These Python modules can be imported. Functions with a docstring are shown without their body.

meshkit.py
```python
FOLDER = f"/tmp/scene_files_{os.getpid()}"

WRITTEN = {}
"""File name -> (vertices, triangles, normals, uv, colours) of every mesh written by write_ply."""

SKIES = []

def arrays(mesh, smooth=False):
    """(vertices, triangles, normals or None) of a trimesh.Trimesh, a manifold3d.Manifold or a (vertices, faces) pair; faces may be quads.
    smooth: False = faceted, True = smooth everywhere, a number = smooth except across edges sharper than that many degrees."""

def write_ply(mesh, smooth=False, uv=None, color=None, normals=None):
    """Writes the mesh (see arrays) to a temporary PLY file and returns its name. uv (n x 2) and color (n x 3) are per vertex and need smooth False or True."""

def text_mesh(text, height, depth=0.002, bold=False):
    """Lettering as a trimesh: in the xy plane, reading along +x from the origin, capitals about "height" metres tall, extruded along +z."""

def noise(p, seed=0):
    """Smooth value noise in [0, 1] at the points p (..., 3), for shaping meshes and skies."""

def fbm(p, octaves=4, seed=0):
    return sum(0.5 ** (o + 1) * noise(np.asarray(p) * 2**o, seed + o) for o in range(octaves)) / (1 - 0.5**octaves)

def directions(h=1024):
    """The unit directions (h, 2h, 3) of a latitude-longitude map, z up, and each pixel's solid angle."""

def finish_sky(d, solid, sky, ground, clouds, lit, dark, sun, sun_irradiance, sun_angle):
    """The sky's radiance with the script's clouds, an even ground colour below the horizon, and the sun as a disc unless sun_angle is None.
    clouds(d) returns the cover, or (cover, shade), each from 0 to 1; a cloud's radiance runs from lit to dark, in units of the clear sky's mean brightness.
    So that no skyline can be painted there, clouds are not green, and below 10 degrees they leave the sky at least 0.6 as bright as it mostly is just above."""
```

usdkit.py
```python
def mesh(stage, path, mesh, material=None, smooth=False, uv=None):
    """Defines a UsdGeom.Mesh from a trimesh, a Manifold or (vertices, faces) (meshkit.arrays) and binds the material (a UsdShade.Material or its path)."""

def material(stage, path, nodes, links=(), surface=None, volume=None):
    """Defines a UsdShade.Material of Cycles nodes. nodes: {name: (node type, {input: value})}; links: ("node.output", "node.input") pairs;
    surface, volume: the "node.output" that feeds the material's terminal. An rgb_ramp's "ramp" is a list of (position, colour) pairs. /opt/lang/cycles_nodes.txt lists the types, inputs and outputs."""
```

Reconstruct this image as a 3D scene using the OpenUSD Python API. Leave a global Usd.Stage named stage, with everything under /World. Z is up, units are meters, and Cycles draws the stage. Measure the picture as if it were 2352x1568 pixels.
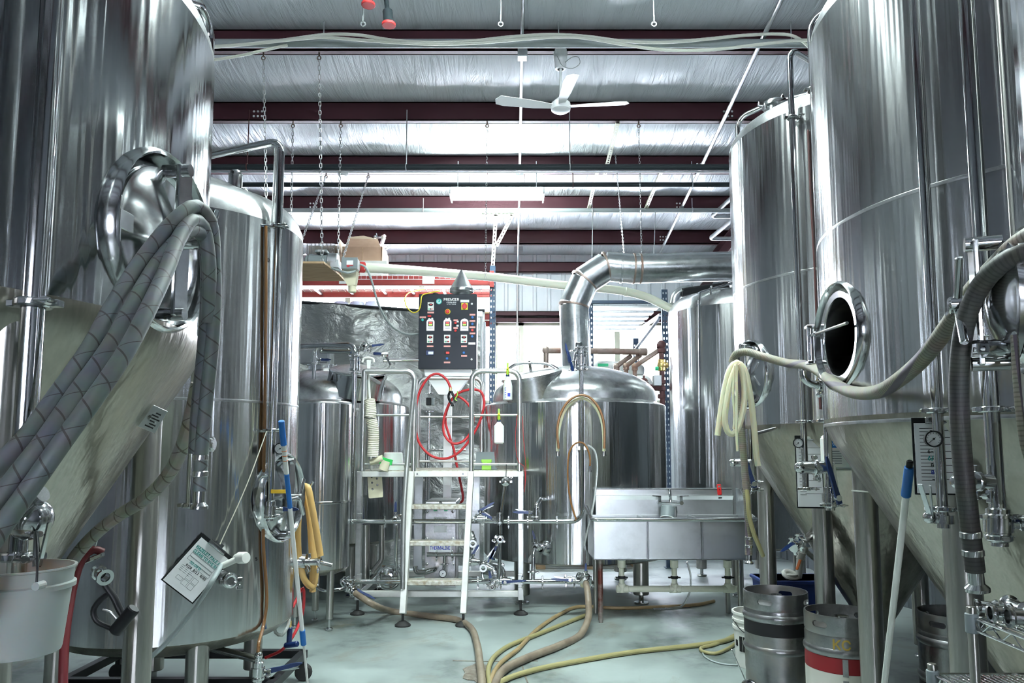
import math, random
import numpy as np, trimesh, manifold3d as m3
import usdkit, meshkit
from pxr import Usd, UsdGeom, UsdLux, Gf, Sdf, UsdShade

EXPO, DOME, LAMP = 0.36, 10.5, 100.0
LAMPS = [(-0.45, 3.9, 5.25, 1.8, 0), (1.0, 4.6, 5.2, 1.8, 0)]
stage = Usd.Stage.CreateInMemory()
UsdGeom.SetStageUpAxis(stage, UsdGeom.Tokens.z)
UsdGeom.SetStageMetersPerUnit(stage, 1.0)
UsdGeom.Xform.Define(stage, '/World')
UsdGeom.Scope.Define(stage, '/World/Looks')
pi, A = math.pi, np.array
# ---------------------------------------------------------------- camera, daylight, exposure
FPX, CX, CY, EYE, TILT = 1700.0, 1176.0, 871.0, A([0, 0, 1.48]), math.radians(5.5)
cam = UsdGeom.Camera.Define(stage, '/World/camera')
cam.AddTranslateOp().Set(Gf.Vec3d(*EYE.tolist()))
cam.AddRotateXOp().Set(90 + math.degrees(TILT))
cam.CreateHorizontalApertureAttr(36.0)
cam.CreateVerticalApertureAttr(24.0)
cam.CreateFocalLengthAttr(36.0 * FPX / 2352)
cam.CreateVerticalApertureOffsetAttr((CY - 784) * 36.0 / 2352)
cam.CreateClippingRangeAttr(Gf.Vec2f(0.05, 200))
cam.CreateExposureAttr(EXPO)
dome = UsdLux.DomeLight.Define(stage, '/World/daylight')
dome.CreateIntensityAttr(DOME)
dome.CreateColorAttr(Gf.Vec3f(0.93, 0.97, 1.06))


def P(px, py, D):
    """The world point that the photograph's pixel shows at distance D along +y."""
    x, y, c, s = (px - CX) / FPX, (CY - py) / FPX, math.cos(TILT), math.sin(TILT)
    d = A([x, c - y * s, s + y * c])
    return EYE + d * (D / d[1])


def PZ(px, py, z):
    x, y, c, s = (px - CX) / FPX, (CY - py) / FPX, math.cos(TILT), math.sin(TILT)
    d = A([x, c - y * s, s + y * c])
    return EYE + d * ((z - EYE[2]) / d[2])


# ---------------------------------------------------------------- materials
M = {}


def mat(name, nodes, links, surface='p.BSDF'):
    M[name] = usdkit.material(stage, '/World/Looks/' + name, nodes, links, surface=surface)


def plain(name, col, rough=0.5, metal=0.0, **kw):
    mat(name, {'p': ('principled_bsdf', {'base_color': col, 'roughness': rough, 'metallic': metal, **kw})}, [])


def steel(name, col, rough, aniso=0.0, streak=0.0, grime=0.0, scale=(9, 9, 0.35), var=0.06, up=True, grimecol=(0.36, 0.27, 0.17)):
    """Stainless steel: vertical anisotropy, a faint streaky unevenness of the sheet, fine scratches."""
    n = {'g': ('geometry', {}), 'm': ('mapping', {'scale': scale}), 'n': ('noise_texture', {'scale': 1.0, 'detail': 3.0, 'roughness': 0.55}),
         'm2': ('mapping', {'scale': (5, 5, 0.6) if aniso else (3, 3, 3)}), 'n2': ('noise_texture', {'scale': 1.0, 'detail': 6.0, 'roughness': 0.65}),
         'rr': ('map_range', {'from_min': 0.3, 'from_max': 0.7, 'to_min': rough - var, 'to_max': rough + var}),
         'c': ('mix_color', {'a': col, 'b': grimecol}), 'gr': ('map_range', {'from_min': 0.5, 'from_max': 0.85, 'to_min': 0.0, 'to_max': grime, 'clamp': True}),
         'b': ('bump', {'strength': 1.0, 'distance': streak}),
         'p': ('principled_bsdf', {'metallic': 1.0, 'anisotropic': aniso})}
    l = [('g.position', 'm.vector'), ('m.vector', 'n.vector'), ('g.position', 'm2.vector'), ('m2.vector', 'n2.vector'), ('n2.fac', 'rr.value'), ('rr.result', 'p.roughness'),
         ('n2.fac', 'gr.value'), ('gr.result', 'c.fac'), ('c.result', 'p.base_color')]
    if streak:
        l += [('n.fac', 'b.height'), ('b.normal', 'p.normal')]
    else:
        n.pop('b')
    if aniso:
        n['t'] = ('combine_xyz', {'x': 0.0, 'y': 0.0, 'z': 1.0})
        l += [('t.vector', 'p.tangent')]
    mat(name, n, l)


steel('steel_shell', (0.62, 0.63, 0.635), 0.17, 0.75, 0.010, 0.08, scale=(8, 8, 0.2), var=0.04)
steel('steel_mirror', (0.62, 0.635, 0.645), 0.1, 0.7, 0.012, 0.05, scale=(5.5, 5.5, 0.13), var=0.03)
steel('steel_shaded_underside', (0.40, 0.375, 0.33), 0.3, 0.6, 0.007, 0.45, scale=(14, 14, 1.2))  # darker, browner shell steel; shade of the tank undersides is in its colour
steel('steel_dome', (0.62, 0.63, 0.635), 0.27, 0.0, 0.004, 0.05, scale=(4, 4, 2))
steel('steel_pipe', (0.68, 0.69, 0.70), 0.1, 0.0, 0.0, 0.03, var=0.03)
steel('steel_fitting', (0.66, 0.67, 0.68), 0.14, 0.0, 0.0, 0.06, var=0.05)
steel('steel_satin', (0.60, 0.61, 0.60), 0.36, 0.0, 0.001, 0.15, scale=(30, 30, 30), var=0.08)
steel('steel_sink', (0.64, 0.66, 0.67), 0.36, 0.0, 0.0008, 0.03, scale=(5, 5, 5), var=0.04)
steel('steel_leg', (0.42, 0.41, 0.39), 0.3, 0.7, 0.003, 0.2, scale=(30, 30, 0.6))
steel('duct_metal', (0.62, 0.65, 0.66), 0.25, 0.0, 0.002, 0.03, scale=(6, 6, 6), var=0.035)
steel('keg_metal', (0.33, 0.33, 0.34), 0.34, 0.0, 0.0012, 0.75, scale=(40, 40, 40), var=0.1)
steel('galvanised', (0.62, 0.64, 0.66), 0.38, 0.0, 0.0, 0.05, var=0.1)
steel('rusty_steel', (0.30, 0.24, 0.21), 0.6, 0.0, 0.002, 0.9, scale=(25, 25, 25), var=0.1, grimecol=(0.22, 0.07, 0.03))
steel('brass', (0.75, 0.55, 0.22), 0.3, 0.0, 0.0, 0.2, var=0.08)
for k, c, r in (('black_plastic', (0.015, 0.016, 0.018), 0.4), ('blue_plastic', (0.008, 0.025, 0.10), 0.35), ('bright_blue', (0.01, 0.13, 0.42), 0.4),
                ('white_plastic', (0.72, 0.72, 0.68), 0.45), ('white_paint', (0.78, 0.8, 0.8), 0.45), ('red_plastic', (0.6, 0.02, 0.02), 0.4),
                ('red_rack', (0.27, 0.028, 0.024), 0.5), ('rack_blue', (0.02, 0.045, 0.085), 0.45), ('red_hose', (0.50, 0.025, 0.03), 0.5), ('dark_red_hose', (0.12, 0.006, 0.01), 0.5),
                ('green_cloth', (0.03, 0.5, 0.10), 0.8), ('cream_cloth', (0.66, 0.62, 0.45), 0.85), ('grey_plastic', (0.18, 0.21, 0.22), 0.5), ('lime_plastic', (0.30, 0.62, 0.06), 0.4),
                ('yellow_plastic', (0.72, 0.62, 0.02), 0.4), ('paper', (0.80, 0.80, 0.82), 0.8), ('ink_black', (0.02, 0.02, 0.02), 0.6), ('ink_teal', (0.0, 0.32, 0.28), 0.6),
                ('ink_red', (0.6, 0.02, 0.04), 0.6), ('ink_blue', (0.02, 0.04, 0.4), 0.6), ('orange', (0.75, 0.17, 0.02), 0.5), ('yellow_tag', (0.8, 0.5, 0.03), 0.5), ('panel_black', (0.018, 0.022, 0.03), 0.32),
                ('label_pink', (0.75, 0.36, 0.32), 0.6), ('teal_logo', (0.02, 0.42, 0.38), 0.4), ('screen_green', (0.55, 0.75, 0.15), 0.3), ('green_plastic', (0.02, 0.45, 0.2), 0.4),
                ('silver_plate', (0.6, 0.6, 0.62), 0.4), ('cable_white', (0.70, 0.72, 0.62), 0.5), ('pvc', (0.68, 0.68, 0.55), 0.4), ('insulation_black', (0.02, 0.028, 0.032), 0.6),
                ('chain_zinc', (0.55, 0.57, 0.58), 0.35), ('red_disc', (0.5, 0.03, 0.03), 0.5), ('grey_conduit', (0.30, 0.34, 0.34), 0.5), ('cable_yellow', (0.75, 0.6, 0.05), 0.5),
                ('tape_black', (0.02, 0.02, 0.022), 0.55), ('tape_white', (0.72, 0.7, 0.63), 0.6), ('paint_ochre', (0.45, 0.30, 0.05), 0.6), ('tape_red', (0.28, 0.01, 0.015), 0.55), ('purlin_paint', (0.058, 0.021, 0.027), 0.5),
                ('rope', (0.7, 0.66, 0.55), 0.8), ('dark_rust', (0.07, 0.02, 0.02), 0.6), ('tote_blue', (0.01, 0.03, 0.16), 0.5), ('gasket_red', (0.5, 0.02, 0.02), 0.5)):
    plain(k, c, r, **({'specular_ior_level': 0.2} if max(c) < 0.07 else {}))
for k in ('chain_zinc', 'silver_plate'):
    plain(k, (0.62, 0.63, 0.64), 0.35, 1.0)
plain('auger_pvc', (0.66, 0.68, 0.56), 0.4, subsurface_weight=0.05)
plain('clear_tube', (0.9, 0.92, 0.9), 0.12, transmission_weight=0.75, ior=1.3)
plain('amber_tube', (0.74, 0.50, 0.20), 0.15, transmission_weight=0.35, ior=1.3)
plain('sight_amber', (0.20, 0.095, 0.035), 0.25)
plain('milk_hose', (0.60, 0.61, 0.42), 0.3, subsurface_weight=0.2)
plain('olive_hose', (0.30, 0.27, 0.12), 0.4)
plain('bottle_white', (0.74, 0.76, 0.72), 0.4, subsurface_weight=0.2)
plain('jug_plastic', (0.75, 0.77, 0.74), 0.4, subsurface_weight=0.2)
plain('bucket_plastic', (0.33, 0.37, 0.355), 0.45, subsurface_weight=0.1)
plain('clear_glass', (0.95, 0.97, 0.97), 0.05, transmission_weight=0.9, ior=1.35)
plain('lamp_glow', (1, 1, 1), 0.5, emission_color=(0.86, 1.0, 0.98), emission_strength=LAMP)
plain('display_red', (0.4, 0.02, 0.02), 0.4, emission_color=(1.0, 0.1, 0.08), emission_strength=0.6)
plain('display_white', (0.8, 0.85, 0.9), 0.4)
mat('window_glass', {'t': ('transparent_bsdf', {'color': (0.96, 0.98, 1.0)}), 'g': ('glossy_bsdf', {'roughness': 0.02, 'color': (1, 1, 1)}), 'f': ('fresnel', {'IOR': 1.45}), 'm': ('mix_closure', {})},
    [('f.fac', 'm.fac'), ('t.BSDF', 'm.closure1'), ('g.BSDF', 'm.closure2')], 'm.closure')


def noisy(name, a, b, scale, rough=0.6, bump=0.0, lo=0.35, hi=0.65, mp=(1, 1, 1), detail=5.0, rough2=None, **kw):
    n = {'g': ('geometry', {}), 'm': ('mapping', {'scale': mp}), 'n': ('noise_texture', {'scale': scale, 'detail': detail, 'roughness': 0.6}),
         'r': ('rgb_ramp', {'ramp': [(0, a), (lo, a), (hi, b), (1, b)]}), 'p': ('principled_bsdf', {'roughness': rough, **kw})}
    l = [('g.position', 'm.vector'), ('m.vector', 'n.vector'), ('n.fac', 'r.fac'), ('r.color', 'p.base_color')]
    if rough2 is not None:
        n['q'] = ('map_range', {'from_min': lo, 'from_max': hi, 'to_min': rough, 'to_max': rough2})
        l += [('n.fac', 'q.value'), ('q.result', 'p.roughness')]
    if bump:
        n['b'] = ('bump', {'strength': 1.0, 'distance': bump})
        l += [('n.fac', 'b.height'), ('b.normal', 'p.normal')]
    mat(name, n, l)


mat('concrete', {'g': ('geometry', {}), 'n': ('noise_texture', {'scale': 1.1, 'detail': 9.0, 'roughness': 0.6}), 'r': ('rgb_ramp', {'ramp': [(0, (0.13, 0.158, 0.15)), (0.34, (0.13, 0.158, 0.15)), (0.58, (0.28, 0.33, 0.315)), (1, (0.28, 0.33, 0.315))]}),
                 'n2': ('noise_texture', {'scale': 0.9, 'detail': 6.0, 'roughness': 0.7, 'distortion': 1.2}), 's': ('map_range', {'from_min': 0.55, 'from_max': 0.68, 'to_min': 0.0, 'to_max': 0.55, 'clamp': True}), 'm': ('mix_color', {'b': (0.17, 0.135, 0.075)}),
                 'q': ('map_range', {'from_min': 0.34, 'from_max': 0.58, 'to_min': 0.22, 'to_max': 0.5}), 'b': ('bump', {'strength': 1.0, 'distance': 0.0015}), 'p': ('principled_bsdf', {})},
    [('g.position', 'n.vector'), ('n.fac', 'r.fac'), ('g.position', 'n2.vector'), ('n2.fac', 's.value'), ('s.result', 'm.fac'), ('r.color', 'm.a'), ('m.result', 'p.base_color'), ('n.fac', 'q.value'), ('q.result', 'p.roughness'), ('n.fac', 'b.height'), ('b.normal', 'p.normal')])
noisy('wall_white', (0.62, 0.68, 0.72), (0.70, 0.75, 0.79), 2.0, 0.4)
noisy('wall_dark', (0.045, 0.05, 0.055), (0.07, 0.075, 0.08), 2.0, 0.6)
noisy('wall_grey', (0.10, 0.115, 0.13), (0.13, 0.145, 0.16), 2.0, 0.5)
noisy('wood_board', (0.30, 0.19, 0.10), (0.44, 0.30, 0.17), 3.0, 0.6, mp=(2, 14, 14))
noisy('cardboard', (0.38, 0.24, 0.16), (0.44, 0.29, 0.20), 5.0, 0.85)
noisy('cardboard_light', (0.62, 0.52, 0.38), (0.68, 0.58, 0.44), 5.0, 0.85)
noisy('tread_steel', (0.30, 0.25, 0.17), (0.60, 0.60, 0.54), 26.0, 0.45, 0.004, metallic=0.4)
noisy('ladder_steel', (0.60, 0.60, 0.56), (0.74, 0.75, 0.72), 5.0, 0.4, metallic=0.35)
noisy('grey_rib_hose', (0.62, 0.60, 0.49), (0.70, 0.68, 0.58), 6.0, 0.5)
noisy('brown_hose', (0.16, 0.12, 0.085), (0.27, 0.22, 0.16), 5.0, 0.45)
noisy('tan_hose', (0.26, 0.18, 0.075), (0.36, 0.26, 0.13), 5.0, 0.45)
noisy('carton_tan', (0.26, 0.20, 0.14), (0.32, 0.25, 0.18), 5.0, 0.85)
plain('jar_plastic', (0.55, 0.58, 0.66), 0.15, transmission_weight=0.55, ior=1.3)
noisy('sack', (0.66, 0.68, 0.66), (0.74, 0.75, 0.72), 3.0, 0.6, 0.01)
noisy('rubber_foot', (0.012, 0.012, 0.012), (0.025, 0.025, 0.025), 8.0, 0.6)
noisy('rust_leg', (0.09, 0.022, 0.015), (0.24, 0.22, 0.20), 3.0, 0.5, mp=(1, 1, 1.2), lo=0.42, hi=0.55, metallic=0.5)
noisy('cracked_edge', (0.10, 0.075, 0.05), (0.22, 0.2, 0.17), 20.0, 0.8, 0.01)


def hose_mat(name, base, line, k, width, sheen=0.55, stripe=None, rings=False):
    """A wrapped suction hose: dark seams that wind both ways, an optional winding coloured stripe."""
    n = {'u': ('uvmap', {'attribute': 'st'}), 's': ('separate_xyz', {}), 'k': ('math', {'math_type': 'multiply', 'value2': k}), 'a': ('math', {'math_type': 'add'}),
         'f': ('math', {'math_type': 'fraction'}), 'l': ('math', {'math_type': 'less_than', 'value2': width}),
         'k2': ('math', {'math_type': 'multiply', 'value2': k * 0.62}), 'a2': ('math', {'math_type': 'subtract'}), 'f2': ('math', {'math_type': 'fraction'}), 'l2': ('math', {'math_type': 'less_than', 'value2': 0.0 if rings else width * 0.35}),
         'mx': ('math', {'math_type': 'maximum'}), 'g': ('geometry', {}), 'n': ('noise_texture', {'scale': 22.0, 'detail': 4.0}), 'm': ('mix_color', {'a': base, 'b': line}),
         'v': ('mix_color', {'blend_type': 'multiply', 'fac': 0.5}), 'b': ('bump', {'strength': 0.6, 'distance': 0.004, 'invert': True}), 'p': ('principled_bsdf', {'roughness': sheen})}
    l = [('u.UV', 's.vector'), ('s.x', 'k.value1'), ('k.value', 'a.value1')] + ([] if rings else [('s.y', 'a.value2')]) + [ ('a.value', 'f.value1'), ('f.value', 'l.value1'), ('s.x', 'k2.value1'), ('k2.value', 'a2.value1'), ('s.y', 'a2.value2'),
         ('a2.value', 'f2.value1'), ('f2.value', 'l2.value1'), ('l.value', 'mx.value1'), ('l2.value', 'mx.value2'), ('mx.value', 'm.fac'), ('g.position', 'n.vector'), ('m.result', 'v.a'), ('n.color', 'v.b'),
         ('mx.value', 'b.height'), ('b.normal', 'p.normal')]
    last = 'v.result'
    if stripe:
        n.update({'ks': ('math', {'math_type': 'multiply', 'value2': 1.1}), 'as': ('math', {'math_type': 'add'}), 'fs': ('math', {'math_type': 'fraction'}), 'ls': ('math', {'math_type': 'less_than', 'value2': 0.16}), 'ms': ('mix_color', {'b': stripe})})
        l += [('s.x', 'ks.value1'), ('ks.value', 'as.value1'), ('s.y', 'as.value2'), ('as.value', 'fs.value1'), ('fs.value', 'ls.value1'), ('ls.value', 'ms.fac'), (last, 'ms.a')]
        last = 'ms.result'
    mat(name, n, l + [(last, 'p.base_color')])


hose_mat('hose_grey', (0.135, 0.155, 0.15), (0.06, 0.055, 0.05), 15, 0.07)
hose_mat('hose_pale', (0.30, 0.30, 0.245), (0.13, 0.11, 0.08), 16, 0.1)
hose_mat('hose_tan', (0.26, 0.24, 0.18), (0.17, 0.155, 0.11), 95, 0.35, stripe=(0.09, 0.07, 0.09), rings=True)
hose_mat('hose_dark', (0.055, 0.055, 0.05), (0.035, 0.035, 0.032), 95, 0.35, rings=True)
hose_mat('hose_black', (0.035, 0.037, 0.04), (0.012, 0.012, 0.012), 16, 0.15)
mat('ceiling_vinyl', {'g': ('geometry', {}), 'm': ('mapping', {'scale': (9.0, 0.9, 1.0), 'rotation': (0, 0, 0.35)}), 'n': ('noise_texture', {'scale': 1.0, 'detail': 4.0, 'roughness': 0.6, 'distortion': 0.8}),
                      'b': ('bump', {'strength': 1.0, 'distance': 0.035}), 'p': ('principled_bsdf', {'base_color': (0.74, 0.78, 0.83), 'roughness': 0.3, 'specular_ior_level': 0.6})},
    [('g.position', 'm.vector'), ('m.vector', 'n.vector'), ('n.fac', 'b.height'), ('b.normal', 'p.normal')])
mat('foil_tarp', {'g': ('geometry', {}), 'm': ('mapping', {'scale': (2.2, 1, 3.2)}), 'n': ('noise_texture', {'scale': 1.0, 'detail': 5.0, 'roughness': 0.55, 'distortion': 0.6}), 'b': ('bump', {'strength': 1.0, 'distance': 0.10}),
                  'p': ('principled_bsdf', {'base_color': (0.36, 0.37, 0.36), 'roughness': 0.38, 'metallic': 0.75})},
    [('g.position', 'm.vector'), ('m.vector', 'n.vector'), ('n.fac', 'b.height'), ('b.normal', 'p.normal')])
mat('foil_lower', {'g': ('geometry', {}), 'm': ('mapping', {'scale': (7, 1, 7)}), 'v': ('voronoi_texture', {'scale': 1.0}), 'b': ('bump', {'strength': 1.0, 'distance': 0.06}),
                   'p': ('principled_bsdf', {'base_color': (0.5, 0.51, 0.5), 'roughness': 0.35, 'metallic': 0.8})},
    [('g.position', 'm.vector'), ('m.vector', 'v.vector'), ('v.distance', 'b.height'), ('b.normal', 'p.normal')])

# ---------------------------------------------------------------- mesh helpers (world coordinates; faces are triangles)


def tri(f):
    f = np.asarray(f)
    return np.vstack([f[:, [0, 1, 2]], f[:, [0, 2, 3]]]) if f.shape[1] == 4 else f


def cat(*ms):
    ms = [m for m in ms if m is not None]
    ms = sum([m if isinstance(m, list) else [m] for m in ms], [])
    v, f, uv, n = [], [], [], 0
    for m in ms:
        v.append(m[0]); f.append(m[1] + n); n += len(m[0])
        uv.append(m[2] if len(m) > 2 else np.zeros((len(m[0]), 2)))
    if any(len(m) > 2 for m in ms):
        return np.vstack(v), np.vstack(f), np.vstack(uv)
    return np.vstack(v), np.vstack(f)


def hull(pts):
    p = np.asarray(pts, float)
    k, c = 1.0 / (np.abs(p - p.mean(0)).max() + 1e-12), p.mean(0)
    h = trimesh.convex.convex_hull((p - c) * k)
    return np.array(h.vertices) / k + c, np.array(h.faces)


def norm(a):
    a = np.asarray(a, float)
    return a / (np.linalg.norm(a) + 1e-12)


SG = A([[x, y, z] for x in (-1, 1) for y in (-1, 1) for z in (-1, 1)], float)


_box = trimesh.convex.convex_hull(SG)
_cham = []
for _k in range(3):
    _s = SG * 0.8
    _s[:, _k] = SG[:, _k]
    _cham.append(_s)
_cham = np.vstack(_cham)


def _faces(p):
    """Outward triangles of a convex set of points, indexed as given."""
    from scipy.spatial import ConvexHull
    h = ConvexHull(p)
    f = h.simplices.copy()
    for i, s in enumerate(f):
        if np.dot(np.cross(p[s[1]] - p[s[0]], p[s[2]] - p[s[0]]), p[s[0]]) < 0:
            f[i] = s[::-1]
    return f


_fbox, _fcham = _faces(SG), _faces(_cham)


def obox(c, hx, hy, hz, bev=0.0):
    """A box about c with half vectors hx, hy, hz and chamfered edges."""
    c, B = np.asarray(c, float), np.stack([np.asarray(h, float) for h in (hx, hy, hz)])
    L = np.linalg.norm(B, axis=1)
    flip = np.linalg.det(B) < 0
    if bev <= 0:
        return c + SG @ B, _fbox[:, ::-1] if flip else _fbox
    b = np.minimum(bev / np.maximum(L, 1e-9), 0.45)
    pts = []
    for k in range(3):
        s = SG.copy()
        for j in range(3):
            if j != k:
                s[:, j] *= 1 - b[j]
        pts.append(c + s @ B)
    return np.vstack(pts), _fcham[:, ::-1] if flip else _fcham


def bx(x0, x1, y0, y1, z0, z1, bev=0.0):
    return obox(((x0 + x1) / 2, (y0 + y1) / 2, (z0 + z1) / 2), ((x1 - x0) / 2, 0, 0), (0, (y1 - y0) / 2, 0), (0, 0, (z1 - z0) / 2), bev)


def frame_of(d):
    d = norm(d)
    a = norm(np.cross(d, [0, 0, 1.0] if abs(d[2]) < 0.9 else [1.0, 0, 0]))
    return a, np.cross(d, a), d


def bar(p, q, w, h=None, bev=0.002):
    """A straight flat or square bar from p to q."""
    p, q = np.asarray(p, float), np.asarray(q, float)
    a, b, d = frame_of(q - p)
    return obox((p + q) / 2, a * w / 2, b * (h or w) / 2, (q - p) / 2, bev)


def lathe(prof, n=40, p=(0, 0, 0), ax=(0, 0, 1)):
    """Revolves (radius, height) pairs about the axis ax through p; ends of radius 0 close."""
    prof = np.asarray(prof, float)
    t = np.arange(n) * 2 * pi / n
    a, b, d = frame_of(ax) if abs(norm(ax)[2]) < 0.9999 else (A([1.0, 0, 0]), A([0, norm(ax)[2], 0]), A([0, 0, norm(ax)[2]]))
    v = np.asarray(p, float) + prof[:, 0][:, None, None] * (np.cos(t)[None, :, None] * a + np.sin(t)[None, :, None] * b) + prof[:, 1][:, None, None] * d
    i, j = np.meshgrid(np.arange(len(prof) - 1), np.arange(n), indexing='ij')
    q = np.stack([i * n + j, i * n + (j + 1) % n, (i + 1) * n + (j + 1) % n, (i + 1) * n + j], -1).reshape(-1, 4)
    m = trimesh.Trimesh(v.reshape(-1, 3), tri(q), process=False)
    m.merge_vertices(digits_vertex=7)
    m.update_faces(m.nondegenerate_faces())
    return np.array(m.vertices), np.array(m.faces)


def cyl(p, q, r, n=20, bev=0.0, r2=None):
    p, q = np.asarray(p, float), np.asarray(q, float)
    L = np.linalg.norm(q - p)
    r2 = r if r2 is None else r2
    e = min(bev, L / 3, r / 2)
    pr = [(0, 0), (r - e, 0), (r, e), (r2, L - e), (r2 - e, L), (0, L)] if e else [(0, 0), (r, 0), (r2, L), (0, L)]
    return lathe(pr, n, p, q - p)


def ring(p, ax, R, r, n=32, k=8):
    t = np.linspace(0, 2 * pi, k + 1)
    return lathe([(R + r * math.cos(x), r * math.sin(x)) for x in t], n, p, ax)


def ball(p, r, n=14, sz=1.0):
    t = np.linspace(-pi / 2, pi / 2, n // 2 + 1)
    return lathe([(max(r * math.cos(x), 0), r * sz * math.sin(x)) for x in t], n, p)


def spline(pts, step=0.02):
    """A Catmull-Rom curve through pts."""
    p = np.asarray(pts, float)
    p = np.vstack([2 * p[0] - p[1], p, 2 * p[-1] - p[-2]])
    out = []
    for i in range(1, len(p) - 2):
        L = np.linalg.norm(p[i + 1] - p[i])
        n = max(2, int(L / step))
        t = np.arange(n)[:, None] / n
        t0, t1, t2, t3 = 0, *np.cumsum([max(np.linalg.norm(p[i + j + 1] - p[i + j - 0]) if False else np.linalg.norm(p[i + j] - p[i + j - 1]), 1e-6) ** 0.5 for j in (0, 1, 2)])
        u = t1 + t * (t2 - t1)
        a1 = (t1 - u) / (t1 - t0) * p[i - 1] + (u - t0) / (t1 - t0) * p[i]
        a2 = (t2 - u) / (t2 - t1) * p[i] + (u - t1) / (t2 - t1) * p[i + 1]
        a3 = (t3 - u) / (t3 - t2) * p[i + 1] + (u - t2) / (t3 - t2) * p[i + 2]
        b1 = (t2 - u) / (t2 - t0) * a1 + (u - t0) / (t2 - t0) * a2
        b2 = (t3 - u) / (t3 - t1) * a2 + (u - t1) / (t3 - t1) * a3
        out.append((t2 - u) / (t2 - t1) * b1 + (u - t1) / (t2 - t1) * b2)
    return np.vstack(out + [p[-2][None]])


def fillet(pts, r, k=7):
    """A polyline with its corners rounded to radius r, as bent pipe."""
    p = [np.asarray(x, float) for x in pts]
    out = [p[0]]
    for i in range(1, len(p) - 1):
        a, b = norm(p[i - 1] - p[i]), norm(p[i + 1] - p[i])
        ang = math.acos(np.clip(a @ b, -1, 1))
        if ang > pi - 0.03:
            out.append(p[i]); continue
        d = min(r / math.tan(ang / 2), 0.48 * np.linalg.norm(p[i - 1] - p[i]), 0.48 * np.linalg.norm(p[i + 1] - p[i]))
        rr = d * math.tan(ang / 2)
        c = p[i] + norm(a + b) * rr / math.sin(ang / 2)
        u, w = p[i] + a * d - c, p[i] + b * d - c
        om = pi - ang
        out += [c + (math.sin((1 - t) * om) * u + math.sin(t * om) * w) / math.sin(om) for t in np.linspace(0, 1, k)]
    return np.array(out + [p[-1]])


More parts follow.
